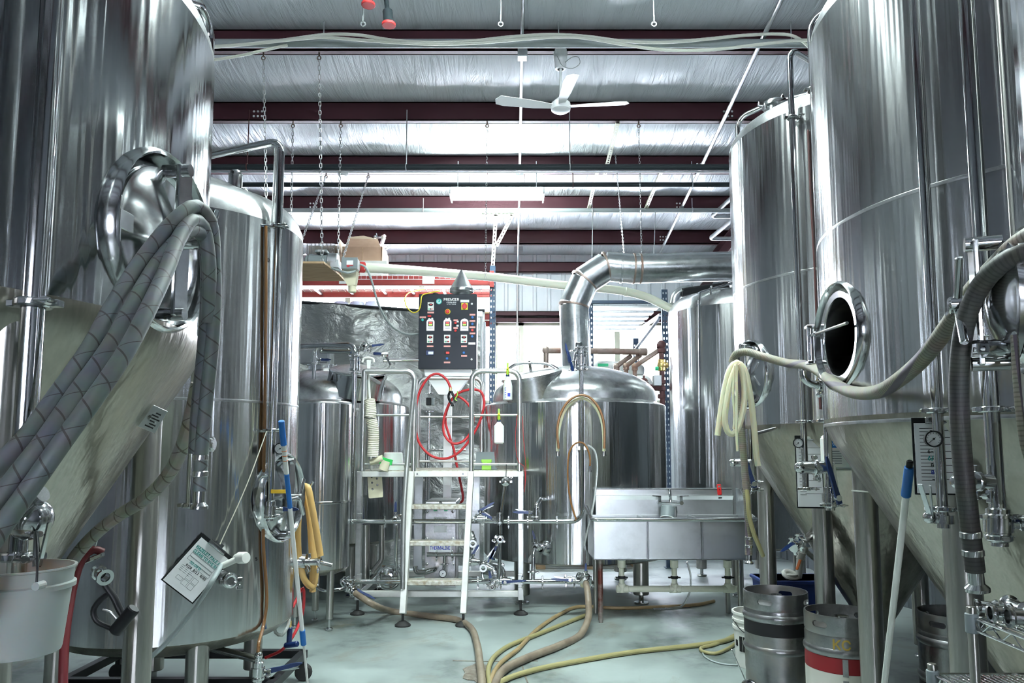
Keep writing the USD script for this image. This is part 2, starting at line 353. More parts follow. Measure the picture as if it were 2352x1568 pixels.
def tube(path, r, n=14, cap=True, uv=True):
    """A round tube swept along a polyline with a twist-free frame; uv = (metres along, turns around)."""
    p = np.asarray(path, float)
    keep = np.r_[True, np.linalg.norm(np.diff(p, axis=0), axis=1) > 1e-6]
    p = p[keep]
    t = np.gradient(p, axis=0)
    t /= np.linalg.norm(t, axis=1, keepdims=True)
    a = frame_of(t[0])[0]
    fr = []
    for k in range(len(p)):
        a = norm(a - t[k] * (a @ t[k]))
        fr.append(a)
    a = np.array(fr); b = np.cross(t, a)
    s = np.r_[0, np.cumsum(np.linalg.norm(np.diff(p, axis=0), axis=1))]
    th = np.arange(n + 1) * 2 * pi / n
    rr = np.broadcast_to(np.asarray(r, float), (len(p),))
    v = p[:, None] + rr[:, None, None] * (np.cos(th)[None, :, None] * a[:, None] + np.sin(th)[None, :, None] * b[:, None])
    U = np.stack(np.broadcast_arrays(s[:, None], th[None] / (2 * pi)), -1)
    i, j = np.meshgrid(np.arange(len(p) - 1), np.arange(n), indexing='ij')
    w = n + 1
    q = np.stack([i * w + j, i * w + j + 1, (i + 1) * w + j + 1, (i + 1) * w + j], -1).reshape(-1, 4)
    v, U, f = v.reshape(-1, 3), U.reshape(-1, 2), [tri(q)]
    if cap:
        for k, o in ((0, -1), (len(p) - 1, 1)):
            c = len(v)
            v = np.vstack([v, v[k * w:k * w + n], p[k][None]]); U = np.vstack([U, np.zeros((n + 1, 2))])
            jj = np.arange(n)
            g = np.stack([c + jj, c + (jj + 1) % n, np.full(n, c + n)], -1)
            f.append(g if o > 0 else g[:, ::-1])
    return (v, np.vstack(f), U) if uv else (v, np.vstack(f))


def pipe(pts, r, bend=0.09, n=14):
    return tube(fillet(pts, bend), r, n, uv=False)


def slab(poly, d, c, ex, ey, ez):
    """Extrudes a shapely polygon by d and puts it at c with axes ex, ey, ez."""
    m = trimesh.creation.extrude_polygon(poly, d, engine='earcut')
    v = np.array(m.vertices)
    return np.asarray(c, float) + v[:, :1] * ex + v[:, 1:2] * ey + v[:, 2:] * ez, np.array(m.faces)


def text(s, h, c, ex, ey, depth=0.0012, bold=False, center=True):
    m = meshkit.text_mesh(s, h, depth, bold)
    v = np.array(m.vertices)
    if center:
        v[:, 0] -= (v[:, 0].min() + v[:, 0].max()) / 2
        v[:, 1] -= (v[:, 1].min() + v[:, 1].max()) / 2
    ex, ey = norm(ex), norm(ey)
    ez = np.cross(ex, ey)
    return np.asarray(c, float) + v[:, :1] * ex + v[:, 1:2] * ey + v[:, 2:] * ez, np.array(m.faces)


def mani(m):
    return m3.Manifold(m3.Mesh(np.asarray(m[0], np.float32), np.asarray(m[1], np.uint32)))


def unmani(x):
    k = x.to_mesh()
    return np.array(k.vert_properties[:, :3], float), np.array(k.tri_verts, int)


# ---------------------------------------------------------------- things and parts
taken = {}


def numbered(parent, name):
    k = taken.get((parent, name), 0)
    taken[(parent, name)] = k + 1
    return name if k == 0 else f'{name}_{k:03d}'


def data(prim, **kw):
    for k, x in kw.items():
        if x:
            prim.SetCustomDataByKey(k, x)


class T:
    """A thing: an Xform at its base whose children are its parts."""

    def __init__(s, name, label, cat_, o=(0, 0, 0), group=None, kind=None):
        s.path = '/World/' + numbered('/World', name)
        s.o = np.asarray(o, float)
        x = UsdGeom.Xform.Define(stage, s.path)
        x.AddTranslateOp().Set(Gf.Vec3d(*s.o.tolist()))
        data(x.GetPrim(), label=label, category=cat_, group=group, kind=kind)

    def p(s, name, mesh, m, par=None, label=None, smooth=30, kind=None):
        par = par or s.path
        path = par + '/' + numbered(par, name)
        v = mesh[0] - s.o
        if len(mesh) > 2:
            g = usdkit.mesh(stage, path, (v, mesh[1]), M[m], True, mesh[2])
        else:
            g = usdkit.mesh(stage, path, (v, mesh[1]), M[m], smooth)
        data(g.GetPrim(), label=label, kind=kind)
        return path


def one(name, label, cat_, mesh, m, group=None, kind=None, smooth=30):
    """A thing that is a single mesh."""
    o = (mesh[0].min(0) + mesh[0].max(0)) / 2
    o[2] = mesh[0][:, 2].min()
    path = '/World/' + numbered('/World', name)
    uv = mesh[2] if len(mesh) > 2 else None
    g = usdkit.mesh(stage, path, (mesh[0] - o, mesh[1]), M[m], True if uv is not None else smooth, uv)
    g.AddTranslateOp().Set(Gf.Vec3d(*o.tolist()))
    data(g.GetPrim(), label=label, category=cat_, group=group, kind=kind)
    return path


# ---------------------------------------------------------------- fittings
def clampm(c, ax, r, lug=(1, 0, 0)):
    """A tri-clamp: grooved ring, hinge lug and wing nut on a bolt."""
    ax, lug = norm(ax), np.asarray(lug, float)
    lug = norm(lug - ax * (lug @ ax))
    w = max(0.009, r * 0.28)
    R = r * 1.42 + 0.004
    c = np.asarray(c, float)
    g = lathe([(r, -w), (R * 0.92, -w), (R, -w * 0.6), (R, w * 0.6), (R * 0.92, w), (r, w)], 24, c, ax)
    l1 = obox(c + lug * (R + 0.008), lug * 0.014, ax * w * 0.8, np.cross(ax, lug) * 0.012, 0.002)
    l2 = obox(c - lug * (R + 0.006), lug * 0.010, ax * w * 0.8, np.cross(ax, lug) * 0.010, 0.002)
    t = np.cross(ax, lug)
    bolt = cyl(c + lug * (R + 0.010) - t * 0.03, c + lug * (R + 0.010) + t * 0.022, 0.0045, 8)
    nut = cat(cyl(c + lug * (R + 0.010) - t * 0.045, c + lug * (R + 0.010) - t * 0.024, 0.009, 10, 0.002), obox(c + lug * (R + 0.010) - t * 0.042, lug * 0.018, ax * 0.003, t * 0.009, 0.002))
    return cat(g, l1, l2, bolt, nut)


def ferrule(c, ax, r):
    return lathe([(r, -0.02), (r * 1.35, -0.004), (r * 1.35, 0.004), (r, 0.004)], 20, c, ax)


def paddle(c, d, nrm, L=0.15, w=0.028, th=0.012):
    """A moulded valve handle that swells and tapers, from c along d."""
    from shapely.geometry import Polygon
    d = norm(d); n = norm(np.asarray(nrm, float) - d * (np.asarray(nrm, float) @ d)); s = np.cross(n, d)
    k = [(-0.02, 0.020), (0.01, 0.021), (0.05, 0.016), (0.10, 0.018), (0.13, 0.013), (0.15, 0.004)]
    pts = [(x * L / 0.15, y * w / 0.042 * 1.1) for x, y in k] + [(x * L / 0.15, -y * w / 0.042 * 0.7) for x, y in k[::-1]]
    return slab(Polygon(pts), th, np.asarray(c, float) - n * th / 2, d, s, n)


def valve(t, c, ax, r, hd, hn=None, L=0.14, trig=True, par=None, hmat='blue_plastic', name='butterfly_valve', lab=None):
    """A butterfly valve between two clamps with a squeeze handle along hd."""
    ax, c = norm(ax), np.asarray(c, float)
    hd = norm(hd)
    hn = norm(np.cross(ax, hd)) if hn is None else norm(hn)
    R = r * 1.75
    side = norm(hd - ax * (hd @ ax)) if abs(hd @ ax) < 0.95 else norm(hn)
    body = cat(lathe([(r * 0.7, -0.06), (r, -0.06), (r, -0.05), (r * 1.4, -0.045), (r * 1.4, -0.022), (R, -0.02), (R, 0.02), (r * 1.4, 0.022), (r * 1.4, 0.045), (r, 0.05), (r, 0.06), (r * 0.7, 0.06)], 26, c, ax),
               cyl(c, c + side * (R + 0.03), 0.011, 12), clampm(c - ax * 0.036, ax, r, np.cross(ax, side)), cyl(c + side * (R + 0.015), c + side * (R + 0.035), 0.016, 12, 0.002))
    b = t.p(name, body, 'steel_fitting', par)
    if par is None:
        q = c + side * (R + 0.028)
        t.p('valve_handle', paddle(q, hd, hn, L), hmat, b, label=lab)
        if trig:
            t.p('trigger', paddle(q - hn * 0.022 if abs(hn @ side) < 0.9 else q, norm(hd + 0.18 * np.cross(hd, hn)), hn, L * 0.85, 0.02, 0.003), 'steel_fitting', b)
    return b


def gauge(t, c, nrm, r, stem=None):
    """A round dial pressure gauge."""
    c, n = np.asarray(c, float), norm(nrm)
    a, b, _ = frame_of(n)
    case = cat(lathe([(0, -0.035), (r * 0.8, -0.035), (r, -0.02), (r * 1.06, 0), (r * 1.06, 0.006), (r * 0.9, 0.006), (r * 0.88, 0.0)], 36, c, n))
    g = t.p('pressure_gauge', case, 'black_plastic')
    t.p('dial', cyl(c - n * 0.006, c, r * 0.9, 36), 'paper', g, label='white gauge dial with printed scale')
    ex, ey = norm(np.cross([0, 0, 1], n)), A([0, 0, 1.0])
    ey = norm(ey - n * (ey @ n))
    tk = [bar(c + n * 0.001 + (ex * math.cos(x) + ey * math.sin(x)) * r * 0.66, c + n * 0.001 + (ex * math.cos(x) + ey * math.sin(x)) * r * 0.8, r * 0.05, 0.001, 0) for x in np.linspace(-0.7, pi + 0.7, 11)]
    t.p('scale_marks', cat(*tk), 'ink_black', g)
    d = norm(-ex * 0.75 - ey * 0.66)
    t.p('needle', cat(bar(c + n * 0.003 - d * r * 0.25, c + n * 0.003 + d * r * 0.72, r * 0.07, 0.001, 0), cyl(c + n * 0.001, c + n * 0.005, r * 0.12, 10)), 'ink_black', g)
    if stem is not None:
        t.p('gauge_stem', cyl(c - n * 0.02, stem, 0.009, 10), 'steel_fitting', g)
    return g


def hose(name, label, cat_, pts, r, m, step=0.025, n=14, group=None, ends=(), start=None, smooth_path=None):
    """A flexible hose along a spline, with metal tails at the chosen ends."""
    pa = spline(pts, step)
    if not ends:
        return one(name, label, cat_, tube(pa, r, n), m, group)
    t = T(name, label, cat_, pa[len(pa) // 2], group)
    t.p('hose_body', tube(pa, r, n), m)
    for e in ends:
        c, d = (pa[0], norm(pa[0] - pa[2])) if e == 0 else (pa[-1], norm(pa[-1] - pa[-3]))
        for k in (-0.1, -0.055):
            t.p('hose_band', lathe([(r * 0.98, k), (r * 1.1, k + .002), (r * 1.1, k + .015), (r * 0.98, k + 0.017)], 20, c, d), 'steel_fitting')
        t.p('hose_end', cat(lathe([(r * 0.8, -0.02), (r * 0.8, 0.03), (r * 1.25, 0.04), (r * 1.25, 0.048), (r * 0.7, 0.048), (r * 0.7, 0.0)], 20, c, d)), 'steel_fitting')
    return t.path
# ---------------------------------------------------------------- the setting
XL, XR, YF, YB = -4.3, 3.75, -9.6, 12.9
zp = lambda y: 5.86 - 0.09 * y                     # underside of the purlins
PY = [-8.25, -7.0, -5.75, -4.5, -3.25, -2.0, -0.75, 0.5, 1.75, 3.0, 4.25, 5.5, 6.75, 8.0, 9.25, 10.46, 11.75]


def struct(name, label, **kw):
    return T(name, label, kw.pop('cat', 'wall'), kind='structure', **kw)


t = struct('floor', 'pale grey sealed concrete floor with stains and hoses lying on it', cat='floor')
t.p('slab', bx(XL, XR, YF, YB + 0.1, -0.15, 0), 'concrete')
for c, w in ((P(1012, 1517, 4.95), 0.14), (P(1086, 1519, 4.9), 0.16), (P(1166, 1516, 4.93), 0.08), (P(1225, 1518, 4.92), 0.03)):
    pass
pc = PZ(1092, 1545, 0)
rnd = random.Random(5)
pts = [(pc[0] + 0.10 * math.cos(a) * rnd.uniform(0.7, 1.2), pc[1] + 0.22 * math.sin(a) * rnd.uniform(0.7, 1.2)) for a in np.linspace(0, 2 * pi, 17)[:-1]]
from shapely.geometry import Polygon, Point, box as sbox
from shapely import affinity
EX, EY, EZ = A([1.0, 0, 0]), A([0, 1.0, 0]), A([0, 0, 1.0])
t.p('broken_patch', slab(Polygon(pts), 0.004, (0, 0, 0), EX, EY, EZ), 'cracked_edge')
cr = [PZ(1040, 1517, 0), PZ(1085, 1518, 0), PZ(1130, 1519, 0), PZ(1235, 1518, 0)]
t.p('joint_crack', cat(*[bar(a + [0, 0, .001], b + [0, 0, .001], 0.012, 0.004, 0) for a, b in zip(cr, cr[1:])]), 'cracked_edge')
cr = [PZ(1200, 1530, 0), PZ(1204, 1548, 0), PZ(1212, 1568, 0)]
t.p('joint_crack', cat(*[bar(a + [0, 0, .001], b + [0, 0, .001], 0.010, 0.004, 0) for a, b in zip(cr, cr[1:])]), 'cracked_edge')


def ribbed(x0, x1, z0, z1, n, c, ex, nz):
    """A ribbed metal wall sheet in the plane through c along ex, ribs towards nz."""
    pr, w = [], (x1 - x0) / n
    for k in range(n):
        a = x0 + k * w
        pr += [(a, 0), (a + w * 0.62, 0), (a + w * 0.70, 0.018), (a + w * 0.86, 0.018), (a + w * 0.94, 0)]
    pr.append((x1, 0))
    pr = A(pr)
    v = [np.asarray(c, float) + pr[:, :1] * ex + pr[:, 1:] * nz + EZ * z for z in (z0, z1)]
    m = len(pr)
    i = np.arange(m - 1)
    q = np.stack([i, i + 1, m + i + 1, m + i], -1)
    return np.vstack(v), tri(q)


def wall(name, label, c, ex, nz, L, spans, m='wall_white'):
    """spans: (x0, x1, z0, z1) areas of sheet, hung as panels about 0.9 m wide; a solid backing stands behind each."""
    t = struct(name, label)
    for x0, x1, z0, z1 in spans:
        k = max(1, round((x1 - x0) / 0.95))
        for i in range(k):
            a, b = x0 + (x1 - x0) * i / k, x0 + (x1 - x0) * (i + 1) / k
            t.p('wall_panel', ribbed(a, b, z0, z1, 4, c, ex, nz), m, smooth=False)
        cc = np.asarray(c, float) - nz * 0.05 + ex * (x0 + x1) / 2 + EZ * (z0 + z1) / 2
        t.p('wall_backing', obox(cc, ex * (x1 - x0) / 2, nz * 0.04, EZ * (z1 - z0) / 2), m)
    return t


ztop = P(1176, 742, YB)[2]
FX0, FX1, FZ0, FZ1 = -1.5, 1.7, 1.5, 4.0
WZ0, WZ1, WZL = P(1176, 925, YB)[2], ztop, P(1176, 636, YB)[2]
wall('wall_back', 'white ribbed metal end wall above and below the bright windows', (0, YB, 0), EX, A([0, -1.0, 0]), 0,
     [(XL, XR, 0, WZ0), (XL, -0.3, WZL, 5.2), (-0.3, XR, WZ1, 5.2)])
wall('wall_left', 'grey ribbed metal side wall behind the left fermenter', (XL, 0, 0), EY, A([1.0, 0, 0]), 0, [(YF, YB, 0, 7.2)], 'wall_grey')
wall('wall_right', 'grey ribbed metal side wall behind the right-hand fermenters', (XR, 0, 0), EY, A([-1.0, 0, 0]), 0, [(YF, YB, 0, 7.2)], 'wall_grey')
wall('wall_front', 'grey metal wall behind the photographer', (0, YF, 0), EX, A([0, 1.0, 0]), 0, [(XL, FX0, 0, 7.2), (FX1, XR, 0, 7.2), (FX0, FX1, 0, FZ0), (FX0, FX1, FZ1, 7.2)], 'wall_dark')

xs = [XL, -2.9, -1.6, -0.3, 0.16, 1.85, XR]
for i in range(6):
    a, b = xs[i], xs[i + 1]
    w = T(f'window_{i + 1}', 'bright window pane of the back wall, number %s from the left' % ['one', 'two', 'three', 'four', 'five', 'six'][i], 'window', ((a + b) / 2, YB, WZ0), kind='structure')
    fr = 0.045
    zt_ = WZL if i < 3 else WZ1
    w.p('window_frame', cat(bx(a, a + fr, YB - .03, YB + .05, WZ0, zt_), bx(b - fr, b, YB - .03, YB + .05, WZ0, zt_), bx(a, b, YB - .03, YB + .05, WZ0, WZ0 + fr), bx(a, b, YB - .03, YB + .05, zt_ - fr, zt_)), 'pvc')
    w.p('window_pane', bx(a + fr, b - fr, YB + .005, YB + .012, WZ0 + fr, zt_ - fr), 'window_glass')

for i in range(2):
    a, b = (FX0, 0.1) if i == 0 else (0.1, FX1)
    w = T(f'window_{7 + i}', 'window pane of the front wall behind the photographer, ' + ('left' if i == 0 else 'right') + ' one', 'window', ((a + b) / 2, YF, FZ0), kind='structure')
    w.p('window_frame', cat(bx(a, a + fr, YF - .05, YF + .03, FZ0, FZ1), bx(b - fr, b, YF - .05, YF + .03, FZ0, FZ1), bx(a, b, YF - .05, YF + .03, FZ0, FZ0 + fr), bx(a, b, YF - .05, YF + .03, FZ1 - fr, FZ1)), 'pvc')
    w.p('window_pane', bx(a + fr, b - fr, YF - .012, YF - .005, FZ0 + fr, FZ1 - fr), 'window_glass')

t = struct('ceiling', 'white vinyl roof insulation sagging between the purlins', cat='ceiling')
ys = [YF] + PY + [YB]
rng = np.random.default_rng(3)
for a, b in zip(ys, ys[1:]):
    X, U = np.meshgrid(np.linspace(XL, XR, 90), np.linspace(0, 1, 14))
    Y = a + (b - a) * U
    sag = 0.085 * np.sin(pi * U) ** 0.8
    wr = (meshkit.fbm(np.stack([X * 2.2 + 0.8 * Y, Y * 1.1, X * 0], -1), 4, 2) - 0.5) * 0.09 * np.sin(pi * U) ** 0.5
    Z = zp(Y) + 0.25 - sag + wr * (0.5 + np.abs(X + 0.3) / 4)
    v = np.stack([X, Y, Z], -1).reshape(-1, 3)
    i, j = np.meshgrid(np.arange(13), np.arange(89), indexing='ij')
    q = np.stack([i * 90 + j, (i + 1) * 90 + j, (i + 1) * 90 + j + 1, i * 90 + j + 1], -1).reshape(-1, 4)
    t.p('insulation_panel', (v, tri(q)), 'ceiling_vinyl', smooth=True)
t.p('roof_deck', obox((0, (YF + YB) / 2, zp((YF + YB) / 2) + 0.4), (4.3, 0, 0), (0, (YB - YF) / 2 + .2, -0.09 * ((YB - YF) / 2 + .2)), (0, 0, 0.02)), 'wall_dark')

ORD = {5.5: 'out of view above', 6.75: 'nearest in view, with white cables strung before it', 8.0: 'second in view, crossing behind the ceiling fan', 9.25: 'third in view, just behind the upper black pipe', 10.46: 'fourth in view, behind the glowing lamp', 11.75: 'fifth in view, above the cardboard box'}
for y in PY:
    if y < 4:
        lab, grp = 'maroon steel roof purlin over the tanks near the photographer', 'purlins over the foreground'
    elif y < 6:
        lab, grp = 'maroon steel roof purlin above the top edge of the picture', 'purlins above the picture edge'
    else:
        lab, grp = 'maroon steel roof purlin, ' + ORD[y], None
    z = zp(y)
    m = cat(bx(XL, XR, y, y + 0.012, z, z + 0.25), bx(XL, XR, y - 0.07, y + 0.012, z, z + 0.012), bx(XL, XR, y, y + 0.08, z + 0.238, z + 0.25), bx(XL, XR, y - 0.07, y - 0.06, z, z + 0.025))
    t = T('roof_purlin', lab, 'beam', (0, y, z), grp)
    t.p('beam_section', m, 'purlin_paint')
    if y > 6:
        for px in ((588, 1676) if y < 9 else (640, 1610) if y < 10 else (722, 1560) if y < 11 else (560, 1520)):
            c = P(px, 400, y - 0.002)
            for k in range(6):
                q = A([c[0] + (k % 3 - 1) * 0.045, y - 0.004, z + 0.08 + (k // 3) * 0.055])
                t.p('bolt', cyl(q, q + [0, -0.004, 0], 0.013, 10), 'white_paint')
for x, s in ((3.42, 'right'), (-4.0, 'left')):
    yy = (YF, YB)
    t = T('roof_rafter', f'sloping maroon main rafter under the purlins along the {s} wall', 'beam', (x, 0, 5.5))
    c = A([x, (YF + YB) / 2, zp((YF + YB) / 2) - 0.16]); hy = A([0, (YB - YF) / 2 - .02, -0.09 * (YB - YF) / 2])
    t.p('beam_section', cat(obox(c, (0.008, 0, 0), hy, (0, 0, 0.155)), obox(c + [0, 0, -.15], (0.09, 0, 0), hy, (0, 0, 0.008)), obox(c + [0, 0, .145], (0.09, 0, 0), hy, (0, 0, 0.008))), 'purlin_paint')
for py0, py1, lab in ((605, 628, 'maroon wall girt high on the end wall under the roof edge'), (717, 728, 'upper maroon girt just above the back windows'), (731, 742, 'lower maroon girt forming the head of the back windows')):
    z1, z0 = P(1176, py0, YB - .05)[2], P(1176, py1, YB - .05)[2]
    gx = XL if py0 < 650 else -0.34
    one('wall_girt', lab, 'beam', cat(bx(gx, XR, YB - 0.16, YB - 0.02, z1 - 0.012, z1), bx(gx, XR, YB - 0.16, YB - 0.148, z0, z1), bx(gx, XR, YB - 0.16, YB - .1, z0, z0 + .01)), 'purlin_paint')


def lamp(c, L, lab, group=None, skirt=True, yaw=0):
    t = T('fluorescent_lamp', lab, 'lamp', c, group)
    x, y, z = c
    e, f = (EX, EY) if not yaw else (EY, EX)
    C = A(c, float)
    t.p('housing', cat(obox(C + EZ * 0.085, e * L / 2, f * (0.155 if skirt else 0.07), EZ * 0.008, 0.003), obox(C + EZ * 0.11, e * L / 2, f * 0.06, EZ * 0.02, 0.005)), 'white_paint')
    t.p('diffuser', hull([C + e * s * (L / 2 - .012) + f * k * w_ + EZ * z_ for s in (-1, 1) for k in (-1, 1) for w_, z_ in ((.14, .075), (.135, .0), (.10, -.05))]), 'lamp_glow')
    for s in (-1, 1):
        if skirt:
            t.p('skirt', obox(C + f * s * 0.168 + EZ * 0.02, e * L / 2, f * s * 0.018 - EZ * 0.075, f * 0.002 + EZ * 0.0005 * s), 'white_paint')
        t.p('end_cap', hull([C + e * (s * L / 2 + d) + f * k * w_ + EZ * z_ for d in (-.008, .008) for k in (-1, 1) for w_, z_ in ((.155, .093), (.186, -.055), (.12, -.075))]), 'white_paint')
        p = C + e * s * L * 0.3 + EZ * 0.12
        t.p('hanger_rod', cyl(p, (p[0], p[1], zp(p[1]) + 0.12), 0.005, 8), 'chain_zinc')
    return t


c = P(1142, 446, 9.35)
lamp(c, 1.2, 'glowing white fluorescent lamp hung under the purlins in the middle of the ceiling', skirt=False)
for (x, y, z, L, yaw) in LAMPS:
    lamp(A([x, y, z]), L, 'fluorescent lamp over the aisle above the picture', 'aisle lamps above the picture', yaw=yaw)


# ---------------------------------------------------------------- tanks
def vdome(R, z, h, k=0.2, n=14, lip=0.0):
    """Profile of a dished head: knuckle then crown, from the shell top at z; lip sets it in from an insulated shell."""
    if lip:
        r = R - lip
        return [(R, z), (R - 0.012, z + 0.012), (r + 0.01, z + lip * 0.42), (r, z + lip * 0.5)] + [(r * math.cos(x), z + lip * 0.5 + 0.05 + (h - 0.09) * math.sin(x)) for x in np.linspace(0, pi / 2, 16)]
    t = np.linspace(0, pi / 2, 7)
    pr = [(R - k + k * math.cos(x), z + k * math.sin(x)) for x in t]
    r0 = R - k
    return pr + [(r0 * (1 - u), z + k + (h - k) * (1 - (1 - u) ** 2)) for u in np.linspace(0, 1, n)[1:]]


def tank(name, label, ax, R, zs, ze, cone=True, dome=0.35, legs=(), legr=0.057, legR=0.9, shell_mat='steel_shell', hole=None, zfloor=0.16, bottom=0.12, seams=(), cat_='fermenter', dome_mat='steel_dome', lip=0.0, knuckle=0.2):
    X, Y = ax
    o = A([X, Y, 0.0])
    t = T(name, label, cat_, o)
    t.ax, t.R, t.zs, t.cone = o, R, zs, cone
    sh = lathe([(R, zs), (R, ze), (R - 0.012, ze), (R - 0.012, zs), (R, zs)], 128, o)
    if hole is not None:
        c, n, r = hole
        sh = unmani(mani(sh) - mani(cyl(c - norm(n) * 0.35, c + norm(n) * 0.4, r, 48)))
    t.p('shell', sh, shell_mat)
    t.p('dome', lathe(vdome(R, ze, dome, knuckle, lip=lip), 128, o), dome_mat)
    for z in seams:
        t.p('weld_band', lathe([(R, z - 0.007), (R + 0.0009, z - 0.005), (R + 0.0009, z + 0.005), (R, z + 0.007)], 128, o), 'steel_dome')
    if cone:
        k = 0.05
        zb = zs - (R - 0.06) / math.tan(math.radians(30))
        zb = max(zb, zfloor)
        t.p('cone', lathe([(R, zs), (R - 0.002, zs - 0.02), (R - 0.012, zs - k), (R - 0.030, zs - k - 0.04), (0.06, zb), (0.05, zb - 0.05), (0.0, zb - 0.05)], 128, o), 'steel_shaded_underside')
    else:
        t.p('dished_head', lathe([(0, zs - bottom), (R * 0.6, zs - bottom * 0.82), (R * 0.9, zs - bottom * 0.4), (R - 0.01, zs - 0.012), (R, zs)], 96, o), 'steel_shaded_underside')
    for a, rr in [(l if isinstance(l, tuple) else (l, legR)) for l in legs]:
        p = o + A([math.cos(a), math.sin(a), 0]) * rr
        ztop_ = zs + 0.04 if not cone else min(zs + 0.02, zs - (R - rr) / math.tan(math.radians(30)) + 0.10)
        t.p('leg', cat(cyl(p + EZ * 0.09, p + EZ * ztop_, legr, 28, 0.006), ), 'steel_leg')
        t.p('levelling_foot', cat(cyl(p + EZ * 0.02, p + EZ * 0.1, legr * 0.33, 12), cyl(p, p + EZ * 0.022, legr * 0.95, 20, 0.006)), 'steel_fitting')
    return t


def near(t, px, py, off=0.0):
    """Where the pixel's ray first meets the tank, moved off along the outward normal; and that normal."""
    def rad(z):
        return t.R if z >= t.zs or not t.cone else max(t.R - (t.zs - z) * math.tan(math.radians(30)), 0.06)
    for D in np.arange(0.8, 11, 0.005):
        q = P(px, py, D)
        if math.hypot(q[0] - t.ax[0], q[1] - t.ax[1]) < rad(q[2]):
            break
    n = norm(A([q[0] - t.ax[0], q[1] - t.ax[1], 0]))
    if t.cone and q[2] < t.zs:
        n = norm(n + [0, 0, -math.tan(math.radians(30))])
    return q + n * off, n


def manway(t, c, n, r, door=True, depth=-0.045, arm=True, hub=0.07):
    """Round manway set in a pocket of the shell: collar, flange ring, domed door with a clamp arm and a T-handle."""
    n = norm(n); c = A(c, float)
    u, w = norm(np.cross([0, 0, 1.0], n)), EZ
    g = depth
    t.p('manway_collar', lathe([(r * 0.84, g - 0.10), (r * 0.84, g), (r * 0.86, g + 0.012), (r * 1.0, g + 0.014), (r * 1.05, g + 0.004), (r * 1.08, g - 0.012), (r * 1.14, 0.004), (r * 1.17, 0.010), (r * 1.20, 0.004), (r * 1.25, -0.02), (r * 1.25, -0.05)], 64, c, n), 'steel_fitting')
    if door:
        d = t.p('manway_door', lathe([(r * 0.98, g + 0.015), (r * 0.98, g + 0.028), (r * 0.88, g + 0.032), (r * 0.8, g + 0.042), (r * 0.4, g + 0.062), (0, g + 0.068)], 56, c, n), 'steel_fitting')
        if arm:
            a = c + n * (g + 0.085)
            t.p('clamp_arm', cat(obox(a + w * r * 0.52, w * r * 0.5, u * 0.036, n * 0.006, 0.003), obox(a - w * r * 0.52, w * r * 0.5, u * 0.036, n * 0.006, 0.003), cyl(a - w * r * 0.98 - n * 0.06, a - w * r * 0.98 + n * 0.018, 0.018, 14), cyl(a + w * r * 0.98 - n * 0.06, a + w * r * 0.98 + n * 0.018, 0.018, 14)), 'steel_fitting', d)
            hb = a + n * hub
            sp = [cyl(hb, hb + norm(w * math.cos(x) + u * math.sin(x)) * 0.12, 0.010, 12, 0.003) for x in (0.5, 0.5 + 2 * pi / 3, 0.5 + 4 * pi / 3)]
            t.p('clamp_handle', cat(cyl(a - n * 0.01, hb + n * 0.02, 0.022, 18, 0.004), *sp), 'steel_pipe', d)
            t.p('hinge', cat(cyl(c - u * r * 1.04 - w * 0.06 + n * (g + 0.03), c - u * r * 1.04 + w * 0.06 + n * (g + 0.03), 0.013, 14, 0.002), obox(c - u * r * 0.9 + n * (g + 0.035), u * r * 0.16, w * 0.025, n * 0.008, 0.002)), 'steel_fitting', d)
    return t


def on(ax, R, deg, py):
    """A point on a tank's side at that bearing, at the height that the picture's row py shows there; and the outward normal."""
    a = math.radians(deg)
    n = A([math.cos(a), math.sin(a), 0])
    q = A([ax[0], ax[1], 0]) + n * R
    q[2] = P(1176 + 1700 * q[0] / q[1], py, q[1])[2]
    return q, n


# left foreground fermenter
F1 = (-1.934, 2.1); R1 = 0.97
zs1 = P(448, 792, 2.483)[2]; ze1 = P(478, 172, 2.483)[2]
MW1, nm1 = on(F1, R1, -4, 556)
fv1 = tank('conical_fermenter', 'large mirror-polished conical fermenter filling the left edge, grey hoses slung over its manway', F1, R1, zs1, ze1, legs=(math.radians(52), math.radians(-29), math.radians(142), math.radians(232)), legR=0.9, shell_mat='steel_mirror', dome=0.34, knuckle=0.12, hole=(MW1, nm1, 0.25), legr=0.05)
# right foreground fermenter with the open manway
F2 = (2.28, 3.02); R2 = 0.93
zs2 = P(1908, 966, 3.4)[2]; ze2 = P(1874, 150, 3.45)[2]
MW2, nm2 = on(F2, R2, 178, 773)
fv2 = tank('conical_fermenter', 'tall conical fermenter on the right with a doorless open round manway', F2, R2, zs2, ze2, legs=((math.atan2(0.73, -0.51), 0.89), (math.atan2(-0.42, -0.726), 0.84), math.radians(35), math.radians(-55)), hole=(MW2, nm2, 0.23), dome=0.38, knuckle=0.15, seams=(P(2010, 440, 2.6)[2], P(2010, 962, 2.6)[2]))
# second right fermenter
F3 = (2.32, 4.85); R3 = 0.815
MW3, nm3 = on(F3, R3, 190, 860)
zs3 = P(1700, 980, 5.0)[2]; ze3 = P(1692, 362, 5.05)[2]
fv3 = tank('conical_fermenter', 'conical fermenter on the right behind the kegs, pale yellow hose coil hung on its manway', F3, R3, zs3, ze3, legs=((math.atan2(-0.3, -0.44), 0.53), (math.atan2(0.45, -0.52), 0.69), math.radians(45), math.radians(-40)), dome=0.27, knuckle=0.12, hole=(MW3, nm3, 0.22), seams=(P(1740, 640, 4.5)[2],))
